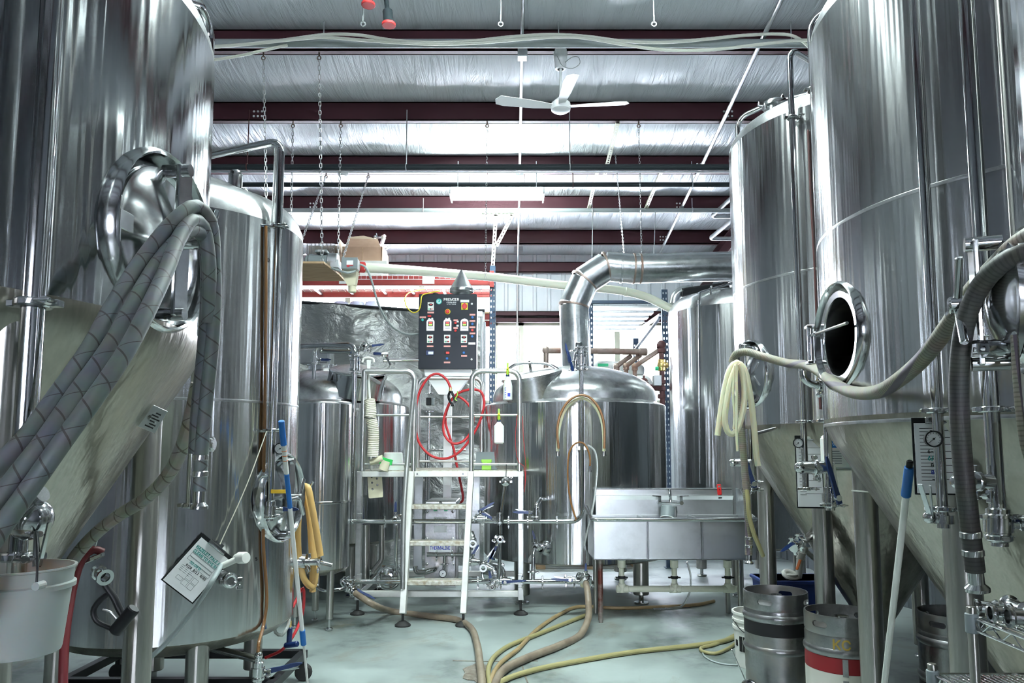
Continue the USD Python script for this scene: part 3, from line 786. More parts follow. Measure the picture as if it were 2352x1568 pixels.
# nearest right fermenter, a sliver at the picture's edge
F4 = (1.80, 1.50); R4 = 0.62
fv4 = tank('conical_fermenter', 'polished fermenter cut off by the right edge, hoses draped over its manway', F4, R4, zs2 - 0.05, ze2 + 0.1, legs=(math.radians(-35), math.radians(60), math.radians(200)), legR=0.5, dome=0.3, legr=0.04, shell_mat='steel_mirror', zfloor=0.6)
# left rear bright tank
B1 = (-1.95, 4.4); RB = 0.655
MWB, nmb = on(B1, RB, -10, 1142)
zsb = P(640, 1425, 4.35)[2]; zeb = P(692, 560, 4.55)[2]
bt = tank('bright_tank', 'straight-sided bright beer tank behind the left fermenter, sight tube and clipboard on its front', B1, RB, zsb, zeb, cone=False, dome=0.36, legs=(math.atan2(-0.5, 0.35), math.atan2(0.5, 0.28), math.radians(215), math.radians(125)), legR=0.58, bottom=0.14, hole=(MWB, nmb, 0.25), seams=(P(560, 918, 3.9)[2],), cat_='tank', dome_mat='steel_dome')
# mash tun, small tank, kettle, hot liquor tank
MT = (-1.99, 8.3); RM = 0.825
zem = P(800, 924, 7.48)[2]
mt = tank('mash_tun', 'stainless mash tun with a hinged manway lid left of the work platform', MT, RM, 0.55, zem, cone=False, dome=0.44, lip=0.075, legs=(math.radians(-60), math.radians(-120), math.radians(60), math.radians(120)), legR=0.7, cat_='brew vessel', bottom=0.1)
ST = (-1.635, 6.45); RS = 0.236
st = tank('small_tank', 'narrow upright stainless tank on thin legs before the mash tun', ST, RS, P(744, 1310, 6.22)[2], P(744, 926, 6.22)[2], cone=False, dome=0.05, knuckle=0.03, legs=(math.atan2(-0.21, 0.165), math.atan2(0.17, -0.08), math.radians(200)), legr=0.03, legR=0.2, bottom=0.07, cat_='tank')
KT = (0.677, 8.05); RK = 0.975
zek = P(1319, 922, 7.08)[2]; zsk = P(1290, 1297, 7.08)[2]
kt = tank('brew_kettle', 'big stainless brew kettle with a steam stack rising from its domed lid', KT, RK, zsk, zek, cone=False, dome=0.44, lip=0.09, legs=(math.radians(-50), math.radians(-130), math.radians(50), math.radians(130)), legR=0.9, legr=0.075, cat_='brew vessel', bottom=0.07)
HT = (2.60, 8.35); RH = 0.80
zeh = P(1600, 694, 7.6)[2]
ht = tank('hot_liquor_tank', 'tall stainless hot liquor tank half hidden behind the second right fermenter', HT, RH, 0.5, zeh, cone=False, dome=0.22, legs=(math.radians(-115), math.radians(-60), math.radians(60), math.radians(120)), legR=0.7, legr=0.06, cat_='brew vessel', bottom=0.08)
st.p('weld_rim', lathe([(RS, 0), (RS + 0.008, 0.004), (RS + 0.008, 0.018), (RS, 0.022)], 64, (ST[0], ST[1], P(750, 1158, 6.22)[2])), 'steel_fitting')
manway(fv1, MW1, nm1, 0.21)
manway(fv2, MW2, nm2, 0.19, door=False, depth=-0.02)
manway(fv3, MW3, nm3, 0.185)
manway(bt, MWB, nmb, 0.21, hub=0.05)
MW4, nm4 = on(F4, R4, 158, 690)
manway(fv4, MW4, nm4, 0.15, depth=0.02, hub=0.04)
# ---------------------------------------------------------------- left foreground: pipes, hoses, bucket
DOWN = -EZ
px0 = -1.02
q = A([px0, 1.555, 0])
zt, zc, zb = 3.3, P(62, 697, 1.555)[2], P(60, 1190, 1.555)[2]
bo = pipe([q + EZ * zt, q + EZ * (zb + 0.02)], 0.023)
fv1.p('blow_off_pipe', bo, 'steel_pipe')
fv1.p('pipe_clamp', clampm(q + EZ * zc, EZ, 0.024, EX), 'steel_fitting')
fv1.p('pipe_bulb', cat(ball(q + EZ * zb + [0.02, 0, 0], 0.045, 22), cyl(q + EZ * zb + [0.0, 0, 0.03], q + EZ * zb + [0.05, -0.01, 0.052], 0.018, 16)), 'steel_fitting')
fv1.p('pipe_tail', pipe([q + EZ * zb, q + EZ * (zb - 0.17)], 0.018), 'steel_pipe')
cl = q + EZ * P(40, 1277, 1.555)[2]
fv1.p('pipe_clamp', clampm(cl, EZ, 0.02, EX), 'steel_fitting')
v = fv1.p('valve_blades', cat(*[bar(P(84 + dx, 1300, 1.53), P(x, y, 1.53), w, 0.004, 0.001) for dx, x, y, w in ((-4, 84, 1222, 0.014), (6, 114, 1198, 0.013))]), 'steel_fitting')

# bucket hung from the clamp by its wire handle
bc = P(40, 1300, 1.56)
r_, h_ = 0.106, 0.172
z0 = bc[2] - h_
t = T('hanging_bucket', 'white plastic bucket hung under the pipe at the lower left corner', 'bucket', (bc[0], bc[1], z0))
o = A([bc[0], bc[1], z0])
t.p('bucket_body', lathe([(0, 0.004), (r_ * 0.80, 0.004), (r_ * 0.82, 0), (r_ * 0.835, 0.006), (r_ * 0.95, h_ * 0.74), (r_ * 1.015, h_ * 0.745), (r_ * 1.02, h_ * 0.80), (r_ * 0.965, h_ * 0.815), (r_ * 0.985, h_ * 0.97), (r_ * 1.02, h_ * 0.98), (r_ * 1.02, h_), (r_ * 0.97, h_), (r_ * 0.95, h_ * 0.9), (r_ * 0.8, 0.012), (0, 0.012)], 64, o), 'bucket_plastic')
hp = P(84, 1346, 1.46)
t.p('wire_handle', tube(spline([hp, P(86, 1290, 1.47), P(85, 1240, 1.5), P(80, 1215, 1.55), P(86, 1225, 1.6), P(92, 1300, 1.66)], 0.01), 0.0022, 8, uv=False), 'black_plastic')
t.p('handle_eye', cyl(hp - [0, 0.004, 0], hp + [0, 0.02, 0], 0.008, 12), 'bucket_plastic')

H1 = [(-560, 2700, 1.30), (-500, 2100, 1.30), (-300, 1500, 1.33), (-70, 1140, 1.40), (56, 1008, 1.47), (132, 905, 1.53), (206, 800, 1.58), (257, 706, 1.65), (335, 585, 1.76), (410, 497, 1.84), (452, 474, 1.90), (482, 506, 1.96), (492, 620, 1.99), (490, 760, 2.01), (474, 920, 2.03), (462, 1050, 2.04), (459, 1128, 2.04)]
H2 = [(-500, 2750, 1.27), (-440, 2100, 1.27), (-250, 1520, 1.31), (-40, 1195, 1.39), (104, 1008, 1.46), (174, 905, 1.52), (250, 800, 1.58), (303, 706, 1.65), (358, 612, 1.75), (408, 550, 1.83), (440, 528, 1.88), (468, 546, 1.95), (476, 640, 1.99), (470, 780, 2.02), (455, 930, 2.05), (448, 1040, 2.07)]
H3 = [(-430, 2750, 1.25), (-380, 2100, 1.25), (-200, 1540, 1.29), (-20, 1245, 1.37), (76, 1110, 1.42), (148, 1008, 1.45), (223, 905, 1.50), (293, 800, 1.56), (342, 706, 1.63), (380, 625, 1.72), (412, 545, 1.81), (440, 506, 1.87), (466, 520, 1.93), (480, 600, 1.96), (478, 740, 2.0)]
for nm, H, lab, e in (('suction_hose', H1, 'uppermost grey wrapped hose over the left fermenter manway handle, hanging to a metal end', (1,)), ('suction_hose', H2, 'middle of the three grey wrapped hoses slanting across the left fermenter', ()),
                      ('suction_hose', H3, 'lowest of the three grey wrapped hoses slanting across the left fermenter', ())):
    hose(nm, lab, 'hose', [P(*x) for x in H], 0.0185, 'hose_grey', n=18, ends=e)
hose('suction_hose', 'pale wrapped hose curving down in front of the left fermenter leg', 'hose', [P(*x) for x in [(455, 880, 2.10), (438, 960, 2.12), (417, 1030, 2.14), (385, 1092, 2.2), (330, 1147, 2.3), (260, 1192, 2.38), (205, 1240, 2.42), (165, 1290, 2.44), (150, 1330, 2.46)]], 0.020, 'hose_pale', n=18)
# vertical CIP pipe behind the left fermenter, its bend above the dome
xq = P(482, 90, 2.78)[0]
fv1.p('cleaning_pipe', pipe([P(330, -40, 2.3), P(400, -8, 2.5), A([xq, 2.78, P(470, 14, 2.78)[2]]), A([xq, 2.78, P(432, 1155, 2.78)[2]])], 0.0185, 0.1), 'steel_pipe')
fv1.p('pipe_clamp', clampm(A([xq, 2.78, P(432, 1160, 2.78)[2]]), EZ, 0.02, EX), 'steel_fitting')
cz = A([xq, 2.78, P(432, 1020, 2.78)[2]])
fv1.p('capped_port', cat(cyl(cz, cz + EX * 0.06, 0.010, 12), lathe([(0.0, 0.05), (0.026, 0.05), (0.028, 0.055), (0.028, 0.075), (0.02, 0.08), (0, 0.08)], 24, cz, EX)), 'steel_fitting')
# name plate on the cone, sample port
c, n = near(fv1, 327, 948, 0.03)
fv1.p('plate_bracket', cyl(c - n * 0.035, c, 0.012, 12), 'steel_fitting')
n = norm(n + 1.3 * norm(A([0.4, -1, 0.0])))
u = norm(np.cross(EZ, n)); w = np.cross(n, u)
u, w = norm(u * .93 - w * .36), norm(w * .93 + u * .36)
b = fv1.p('name_plate', cat(obox(c, u * 0.034, w * 0.038, n * 0.003, 0.001), obox(c - u * 0.038, u * 0.005, w * 0.038, n * 0.010, 0.001)), 'silver_plate')
fv1.p('plate_print', cat(*[obox(c + n * 0.0035 + u * (0.006 + 0.006 * (k % 2)) - w * (0.026 - 0.009 * k), u * (0.014 - 0.003 * (k % 3)), w * 0.002, n * 0.0005) for k in range(6)]), 'ink_black', b)
c, n = near(fv1, 152, 1252, 0.0)
fv1.p('sample_port', cat(lathe([(0.05, -0.02), (0.035, 0.012), (0.016, 0.03), (0.016, 0.06), (0.022, 0.062), (0.022, 0.072), (0, 0.072)], 24, c, n)), 'steel_fitting')
fv1.p('drip_wire', tube(spline([c + n * 0.06, c + n * 0.08 + [-.03, 0, -.03], c + n * 0.05 + [-.05, 0, -.10]]), 0.0015, 6, uv=False), 'steel_fitting')

# red hose, its coupling and the black spray gun
hose('wash_hose', 'dark red wash hose looping up beside the white hanging bucket', 'hose', [P(*x) for x in [(236, 1268, 2.62), (214, 1262, 2.6), (190, 1282, 2.58), (172, 1330, 2.55), (158, 1400, 2.5), (148, 1480, 2.45), (144, 1600, 2.4), (142, 1700, 2.4)]], 0.014, 'dark_red_hose')
t = T('spray_gun', 'black trigger spray gun hanging by a clamp before the bright tank', 'spray gun', P(260, 1400, 2.62))
t.p('coupling', cat(lathe([(0.018, -0.03), (0.026, -0.028), (0.026, -0.01), (0.02, -0.008), (0.02, 0.02), (0.028, 0.03), (0.028, 0.038), (0.016, 0.038)], 24, P(232, 1318, 2.6), P(246, 1326, 2.56) - P(220, 1306, 2.62)), obox(P(215, 1282, 2.6), (P(236, 1276, 2.6) - P(192, 1294, 2.6)) / 2, EZ * 0.008, EY * 0.012, 0.003), bar(P(218, 1260, 2.6), P(225, 1236, 2.6), 0.006, 0.003)), 'steel_fitting')
t.p('gun_body', cat(tube(spline([P(240, 1340, 2.6), P(252, 1358, 2.6), P(262, 1372, 2.6), P(275, 1400, 2.6), P(284, 1415, 2.6)], 0.01), 0.012, 12, uv=False), cyl(P(262, 1452, 2.6), P(308, 1396, 2.6), 0.022, 18, 0.004), tube(spline([P(250, 1362, 2.6), P(228, 1380, 2.6), P(215, 1402, 2.6), P(222, 1425, 2.6), P(250, 1440, 2.6), P(268, 1446, 2.6)], 0.01), 0.010, 12, uv=False)), 'black_plastic')
t.p('trigger', tube(spline([P(236, 1400, 2.6), P(252, 1404, 2.6), P(268, 1420, 2.6)], 0.01), 0.004, 8, uv=False), 'silver_plate')

# ---------------------------------------------------------------- the bright tank's fittings
cd = near(bt, 608, 1000, 0.055)[0]
xb, yb = cd[0], cd[1]
V = lambda py: A([xb, yb, P(615, py, yb)[2]])
bt.p('vent_pipe', pipe([A([-1.95, 4.4, zeb + 0.42]), P(470, 360, 4.25), V(322), V(1150)], 0.021, 0.07), 'steel_pipe')
for py in (520, 988):
    bt.p('pipe_clamp', clampm(V(py), EZ, 0.022, EX), 'steel_fitting')
bt.p('pipe_bracket', cat(*[bar(V(py), A([*near(bt, 598, py)[0][:2], V(py)[2]]), 0.012) for py in (522, 990)]), 'steel_fitting')
sg = [near(bt, x, y, 0.016)[0] for x, y in ((606, 520), (606, 700), (604, 900), (601, 1100), (600, 1250), (606, 1340), (607, 1385), (600, 1435))] + [P(594, 1480, 3.98), P(592, 1510, 3.98)]
bt.p('sight_tube', tube(spline(sg), 0.009, 12, uv=False), 'sight_amber', label='amber sight tube')
bt.p('air_tube', tube(spline([V(340) + [-.03, 0, 0], V(430) + [-.032, 0, 0], V(515) + [-.035, 0, 0.01]]), 0.008, 10, uv=False), 'clear_tube')
gauge(bt, V(1030) + [0.055, -0.03, 0], (0.35, -1, 0.0), 0.03, V(1030))
valve(bt, V(1170), EZ, 0.022, EX, (0, -1, 0), 0.09, False)
y0 = V(1128) + [0.0, -0.02, 0]
bt.p('yellow_lever', cat(obox(y0 + [0.055, 0, 0], EX * 0.045, EY * 0.003, EZ * 0.010, 0.002)), 'yellow_tag')
bt.p('sample_cock', cat(tube(spline([V(1092), V(1092) + [-.04, -.02, 0], V(1105) + [-.055, -.02, 0], V(1135) + [-.055, -.02, 0]]), 0.008, 10, uv=False), ball(V(1128) + [-.055, -.02, 0], 0.016, 12)), 'steel_fitting')
for s, x, y, h in (('30', 613, 596, 0.022), ('10', 603, 860, 0.018), ('5', 589, 1283, 0.018), ('-28', 596, 1425, 0.022)):
    c, n = near(bt, x, y, 0.001)
    bt.p('volume_mark', text(s, h, c, np.cross(EZ, n), EZ), 'ink_black')
pv = A([-1.80, 4.1, 0]); pv = P(540, 440, 4.25)
bt.p('relief_valve', cat(cyl(pv + EZ * -0.12, pv + EZ * 0.0, 0.032, 20), lathe([(0.036, 0), (0.04, 0.01), (0.04, 0.10), (0.03, 0.125), (0, 0.135)], 24, pv), clampm(pv, EZ, 0.034, EX)), 'steel_fitting')
bt.p('relief_holes', cat(*[cyl(pv + EZ * 0.105 + A([math.cos(a), math.sin(a), 0]) * 0.034, pv + EZ * 0.105 + A([math.cos(a), math.sin(a), 0]) * 0.0405, 0.008, 8) for a in np.arange(6) * pi / 3 - 0.6]), 'black_plastic')
# lower port, thermometer head
c, n = near(bt, 517, 1330)
bt.p('sample_port', cat(lathe([(0.03, -0.01), (0.026, 0.03), (0.026, 0.05), (0.034, 0.052), (0.036, 0.07), (0.028, 0.075), (0.02, 0.07), (0, 0.07)], 28, c, n), clampm(c + n * 0.06, n, 0.026, EX)), 'steel_fitting')
c, n = near(bt, 528, 1276)
q = c + n * 0.11
s = bt.p('probe_head', cat(lathe([(0.0, 0.05), (0.026, 0.05), (0.03, 0.04), (0.03, -0.002), (0.024, -0.01), (0.02, -0.03), (0, -0.03)], 24, q, norm(EX + [0, -0.6, 0.1])), cyl(q, P(508, 1300, q[1] - 0.02), 0.016, 16, 0.003)), 'white_plastic', label='white thermometer head')
bt.p('probe_conduit', tube(spline([P(508, 1298, q[1] - 0.02), P(490, 1330, 3.62), P(455, 1385, 3.6), P(420, 1430, 3.6), P(380, 1478, 3.62), P(345, 1510, 3.65)]), 0.012, 12, uv=False), 'grey_conduit', s)


def clipboard(name, label, c, n, up, W, H, lines, clipc='steel_fitting', group=None, boxes=False):
    """A clipboard in the plane through c facing n with its head towards up; lines: (text, colour, x, y, height) in board units."""
    n = norm(n); up = norm(np.asarray(up, float) - n * (np.asarray(up, float) @ n)); u = np.cross(up, n)
    t = T(name, label, 'clipboard', c, group)
    t.p('board', obox(c, u * W / 2, up * H / 2, n * 0.0025, 0.001), 'black_plastic')
    t.p('paper_sheets', obox(c + n * 0.0045 - up * H * 0.025, u * W * 0.46, up * H * 0.455, n * 0.002), 'paper')
    t.p('clip', cat(obox(c + up * H * 0.46 + n * 0.008, u * W * 0.26, up * 0.012, n * 0.004, 0.001), obox(c + up * (H * 0.5 + 0.006) + n * 0.006, u * W * 0.12, up * 0.012, n * 0.003, 0.001), cyl(c + up * H * 0.44 + n * 0.012 - u * W * 0.25, c + up * H * 0.44 + n * 0.012 + u * W * 0.25, 0.005, 10)), clipc)
    ru = [obox(c + n * 0.0068 + up * H * y + u * W * x, u * W * w, up * 0.0009, n * 0.0002) for x, y, w in [(-0.25, 0.36 - 0.045 * k, 0.12) for k in range(16)] + [(0.12, 0.33 - 0.09 * k, 0.3) for k in range(8)]]
    if boxes:
        ru = []
        for x, y, w, h in [(-0.02, 0.27, .36, .03), (-0.02, .19, .36, .03), (-.02, .12, .36, .03), (-.02, .05, .36, .03), (0.16, 0.0, .2, .03), (-.02, -.2, .07, .045), (0.16, -.2, .07, .045), (-.02, -.31, .07, .045), (0.16, -.31, .07, .045), (-.2, -.3, .08, .03)]:
            for sx in (-1, 1):
                ru += [obox(c + n * 0.0068 + up * H * y + u * W * (x + sx * w), u * 0.0006, up * H * h, n * 0.0002), obox(c + n * 0.0068 + up * H * (y + sx * h) + u * W * x, u * W * w, up * 0.0006, n * 0.0002)]
        ru += [obox(c + n * 0.0068 + up * H * y + u * W * x, u * W * .04, up * 0.0009, n * 0.0002) for x in (-.32, -.2, -.08) for y in (-.1, -.13, -.16, -.19)]
    t.p('ruled_lines', cat(*ru), 'grey_plastic' if boxes else 'ink_black')
    for s, m, x, y, h in lines:
        t.p('handwriting', text(s, h, c + n * 0.0068 + u * W * x + up * H * y, u, up, 0.0006, True), m)
    return t


c, n = near(bt, 452, 1303, 0.03)
cu = norm(EX * 0.74 + EZ * 0.67)
n2 = norm(n + EX * 0.1)
cb = clipboard('clipboard', 'clipboard with teal writing hung askew by a cord on the bright tank', c, n2, cu, 0.205, 0.285,
               [('HAZELET PALE ALE', 'ink_teal', 0.03, 0.27, 0.014), ('CLEAN TO RYE 8/22', 'ink_teal', 0.03, 0.19, 0.013), ('50.00 D', 'ink_teal', -0.1, 0.01, 0.013), ('9/28  8/11  8/30', 'ink_black', 0.02, -0.07, 0.012)], boxes=True)
up = norm(cu - n2 * (cu @ n2))
cb.p('cord', tube(spline([c + up * 0.152 + n2 * 0.01, (c + up * 0.15 + V(990)) / 2 + [0.005, -0.03, -0.01], V(990) + [-.02, -.03, 0]]), 0.003, 8, uv=False), 'rope')


def pole(name, label, a, b, r, segs, thin=None):
    """A long handle from a (top) to b; segs: (from, to, material, swell, part name)."""
    t = T(name, label, 'brush handle', b)
    d = b - a
    for f, g, m, k, pn in segs:
        t.p(pn, cyl(a + d * f, a + d * g, r * k, 16, 0.003), m)
    return t


a, b = P(646, 966, 3.72), PZ(712, 1625, 0)
pole('squeegee', 'blue and white squeegee handle leaning beside the bright tank manway', a, b, 0.0115, [(0, 0.075, 'bright_blue', 1.35, 'grip'), (0.075, 0.165, 'white_plastic', 1.1, 'pole'), (0.165, 0.275, 'bright_blue', 1.12, 'tape_wrap'), (0.275, 0.72, 'white_plastic', 1.0, 'pole'), (0.70, 0.755, 'bright_blue', 1.35, 'sleeve'), (0.755, 0.985, 'white_plastic', 0.62, 'pole'), (0.09, 0.094, 'orange', 1.16, 'orange_ring'), (0.105, 0.109, 'orange', 1.16, 'orange_ring'), (0.12, 0.124, 'orange', 1.16, 'orange_ring')]).p('rubber_blade', obox(b + [0, 0, 0.02], EX * 0.16, EY * 0.012, EZ * 0.018, 0.003), 'black_plastic')

t = T('hose_coil', 'amber translucent hose looped over a valve beside the bright tank', 'hose', P(705, 1230, 4.75))
for H in ([(736, 1276, 4.7), (727, 1220, 4.68), (716, 1160, 4.66), (706, 1118, 4.66), (697, 1118, 4.68), (688, 1160, 4.7), (684, 1230, 4.7), (688, 1290, 4.7), (702, 1335, 4.7), (718, 1348, 4.72), (724, 1325, 4.76), (720, 1260, 4.78), (712, 1170, 4.78), (706, 1130, 4.78)],
          [(700, 1125, 4.74), (710, 1180, 4.74), (716, 1260, 4.75), (718, 1320, 4.75), (718, 1358, 4.76)]):
    t.p('hose_loop', tube(spline([P(*x) for x in H]), 0.0205, 14, uv=False), 'amber_tube')
vv = P(712, 1290, 4.72)
q0 = A([bt.ax[0], bt.ax[1], vv[2]]); dn = norm(vv - q0)
q0 = q0 + dn * (RB - .01)
bt.p('racking_port', cat(cyl(q0, vv + [0.05, 0, 0], 0.024, 18), lathe([(0.025, 0), (0.05, 0.0), (0.05, 0.04), (0.025, 0.04)], 24, vv - EX * 0.06, EX), clampm(vv, EX, 0.024, DOWN), clampm(vv + EX * 0.06, EX, 0.022, DOWN), cyl(vv + EX * .05, vv + EX * 0.14 - EZ * 0.02, 0.014, 14)), 'steel_fitting')
hk = P(704, 1128, 4.74)
q0 = A([bt.ax[0], bt.ax[1], hk[2]]); dn = norm(hk - q0)
bt.p('hose_peg', cat(cyl(q0 + dn * (RB - .02), hk + dn * 0.03, 0.009, 10), cyl(hk, hk + A([.04, 0, 0.06]), 0.008, 10)), 'steel_fitting')

# things under the bright tank
t = T('hose_nozzle', 'blue pistol nozzle hanging on a red hose behind the squeegee', 'nozzle', P(666, 1460, 4.6))
t.p('nozzle_body', cat(cyl(P(666, 1440, 4.6), P(664, 1478, 4.6), 0.016, 14, 0.004), cyl(P(655, 1482, 4.6), P(684, 1478, 4.56), 0.017, 14, 0.004)), 'blue_plastic')
t.p('brass_tail', cyl(P(667, 1425, 4.6), P(666, 1442, 4.6), 0.009, 12), 'brass')
hose('wash_hose', 'red wash hose curving down behind the squeegee to the floor', 'hose', [P(*x) for x in [(672, 1395, 4.66), (696, 1350, 4.75), (697, 1395, 4.75), (688, 1430, 4.7), (672, 1462, 4.65), (650, 1490, 4.62), (610, 1510, 4.7)]], 0.009, 'red_hose')
hose('clear_hose', 'clear plastic hose coil hanging below the bright tank', 'hose', [P(*x) for x in [(630, 1430, 4.45), (633, 1452, 4.4), (648, 1458, 4.36), (660, 1440, 4.4), (666, 1415, 4.5)]], 0.009, 'clear_tube')
fl = lambda x, y: PZ(x, y, 0.0)
t = T('black_dolly', 'black steel frame standing on the floor under the bright tank', 'frame', (-1.9, 4.4, 0))
zf = 0.17
fr = [(-2.55, 3.8), (-1.35, 3.8), (-1.35, 4.95), (-2.55, 4.95)]
t.p('frame_rails', cat(*[bar((*p, zf), (*q, zf), 0.05) for p, q in zip(fr, fr[1:] + fr[:1])], bar((-2.55, 4.35, zf), (-1.35, 4.35, zf), 0.05)), 'black_plastic')
for p in fr:
    t.p('caster', cat(cyl((p[0], p[1] - .018, 0.055), (p[0], p[1] + .018, 0.055), 0.055, 18, 0.006), bar((*p, 0.05), (*p, zf), 0.03)), 'rubber_foot')
oc = P(594, 1505, 3.98)
bt.p('outlet_pipe', cat(pipe([A([-1.95, 4.4, zsb - 0.13]), A([-1.95, 4.4, oc[2] - 0.02]), oc + [0, 0, -0.02], ], 0.02), cyl(oc - EZ * 0.01, oc - EZ * 0.14, 0.018, 14), ball(oc, 0.022, 12)), 'steel_pipe')
valve(bt, oc - EZ * 0.08, EZ, 0.02, EX + EZ * 0.25, (0, -1, 0), 0.17)
# ---------------------------------------------------------------- work platform and ladder
PD, PR = 6.9, 8.0
pz = lambda py, D=PD: P(1000, py, D)[2]
pX = lambda px, py, D=PD: P(px, py, D)[0]
xl, xr_ = pX(825, 1200), pX(1196, 1200)
zd1, zd0 = pz(1082), pz(1095)
t = T('work_platform', 'stainless brewhouse work platform on four square posts with tubular rails and a ladder', 'platform', ((xl + xr_) / 2, PD, 0))
for x, y in ((xl, PD), (xr_, PD), (xl, PR), (xr_, PR)):
    t.p('post', bx(x - .026, x + .026, y - .026, y + .026, 0.13, zd1 - 0.002, 0.004), 'steel_satin')
    t.p('levelling_foot', cat(cyl((x, y, 0.02), (x, y, 0.14), 0.012, 10), lathe([(0, 0), (0.065, 0), (0.065, 0.012), (0.03, 0.035), (0, 0.035)], 24, (x, y, 0))), 'rubber_foot')
zl1, zl0 = pz(1356), pz(1370)
for y in (PD, PR):
    t.p('frame_beam', bx(xl - .028, xr_ + .028, y - .024, y + .024, zd0, zd1, 0.004), 'ladder_steel')
    t.p('frame_beam', bx(xl + .02, xr_ - .02, y - .022, y + .022, zl0, zl1, 0.004), 'ladder_steel')
for x in (xl, xr_):
    t.p('frame_beam', bx(x - .024, x + .024, PD, PR, zd0, zd1, 0.004), 'steel_satin')
    t.p('frame_beam', bx(x - .022, x + .022, PD, PR, zl0, zl1, 0.004), 'steel_satin')
t.p('deck_plate', bx(xl - .02, xr_ + .02, PD + 0.02, PR + .02, zd1 - 0.004, zd1 + 0.008, 0.002), 'tread_steel')
xm1, xm2 = pX(951, 1000), pX(1083, 1000)


def rail(pts, nm='rail', r=0.021):
    t.p(nm, pipe(pts, r, 0.09), 'steel_satin')


zr = pz(852)
rail([(xl + .02, PD, zd1), (xl + .02, PD, zr - .03), (xl + .02, PD, zr), (xm1, PD, zr), (xm1, PD, zd1)], r=0.024)
rail([(xm2, PD, zd1), (xm2, PD, zr), (xr_ - .01, PD, zr), (xr_ - .01, PD, zd1)], r=0.024)
for a, b in ((xl + .02, xm1), (xm2, xr_ - .01)):
    for py in (953, 1066):
        rail([(a - (0.02 if a < xm1 else 0), PD, pz(py)), (b, PD, pz(py))], 'cross_rail', 0.012)
xb1, xb2 = pX(962, 900, PR), pX(1107, 900, PR)
zbk = pz(868, PR)
rail([(xb1, PR, zd1), (xb1, PR, zbk), (xb2, PR, zbk), (xb2, PR, zd1)], 'rail', 0.022)
for py in (957, 1059):
    rail([(xb1, PR, pz(py, PR)), (xb2, PR, pz(py, PR))], 'cross_rail', 0.012)
for x in (xl + .02, xr_ - .01):
    rail([(x, PD, zr - .04), (x, PR, zr - .04), (x, PR, zd1)], 'rail', 0.022)
# ladder: two sloping stringers, three treads, one sloping handrail
fl1, fl2 = PZ(925, 1437, 0), PZ(1064, 1437, 0)
tp1, tp2 = A([xm1 - .01, PD - .05, zd1 - .01]), A([xm2, PD - .05, zd1 - .01])
tread = []
for f, g in ((fl1, tp1), (fl2, tp2)):
    d = norm(g - f)
    b = f + EZ * 0.10
    t.p('stringer', cat(obox((b + g) / 2, EX * 0.026, (g - b) / 2, np.cross(EX, d) * 0.045, 0.003)), 'ladder_steel')
    t.p('levelling_foot', cat(cyl(f + EZ * 0.02, f + EZ * 0.12, 0.011, 10), lathe([(0, 0), (0.068, 0), (0.068, 0.012), (0.03, 0.04), (0, 0.04)], 24, f)), 'rubber_foot')
for py in (1168, 1253, 1341):
    u = (1437 - py) / (1437 - 1085)
    a, b = fl1 + (tp1 - fl1) * u, fl2 + (tp2 - fl2) * u
    t.p('tread', obox((a + b) / 2, (b - a) / 2 - EX * 0.026, EY * 0.07, EZ * 0.02, 0.004), 'tread_steel', label='ladder tread with serrated edge')
hr = [A([xm1 - .005, PD - .02, pz(900)]), A([xm1 - .03, PD - .06, pz(985)]), P(928, 1170, PD - .25), P(925, 1352, PD - .42), ]
t.p('hand_rail', tube(spline([A([xm1, PD - .0, zr - .06]), *hr], 0.03), 0.022, 14, uv=False), 'steel_satin')
t.p('bolt', cyl((pX(959, 1088), PD - .024, pz(1088)), (pX(959, 1088), PD - .032, pz(1088)), 0.008, 12), 'steel_fitting')
t.p('bolt', cyl((pX(1064, 1088), PD - .024, pz(1088)), (pX(1064, 1088), PD - .032, pz(1088)), 0.008, 12), 'steel_fitting')

# things on the platform
c = A([pX(903, 1060, 7.15), 7.15, zd1 + .008])
t = T('upturned_bucket', 'upturned white plastic bucket on the platform deck', 'bucket', c)
t.p('bucket_body', lathe([(0, 0.165), (0.082, 0.165), (0.088, 0.158), (0.104, 0.02), (0.108, 0.018), (0.108, 0), (0.1, 0), (0.098, 0.02), (0.082, 0.155), (0, 0.155)], 48, c), 'bottle_white')
c = A([pX(1115, 1060, 7.2), 7.2, zd1 + .008])
h = [A([sx * 0.098 * k, sy * 0.07 * k, z]) + c for sx in (-1, 1) for sy in (-1, 1) for k, z in ((1, 0.02), (1.02, 0.0), (0.86, 0.17))]
t = T('upturned_bin', 'upturned grey plastic bin with a green brush before it on the deck', 'bin', c)
t.p('bin_body', hull(h), 'grey_plastic')
t.p('bin_rim', bx(c[0] - .115, c[0] + .115, c[1] - .085, c[1] + .085, c[2], c[2] + .016, 0.004), 'grey_plastic')
one('scrub_brush', 'small lime green brush lying before the grey upturned bin', 'brush', cat(obox(c + [0.015, -0.125, 0.085], EX * 0.05, EY * 0.014, EZ * 0.014, 0.005), obox(c + [0.015, -0.125, 0.06], EX * 0.04, EY * 0.012, EZ * 0.012), obox(c + [0.015, -0.125, 0.025], EX * 0.045, EY * 0.02, EZ * 0.025, .004)), 'lime_plastic')


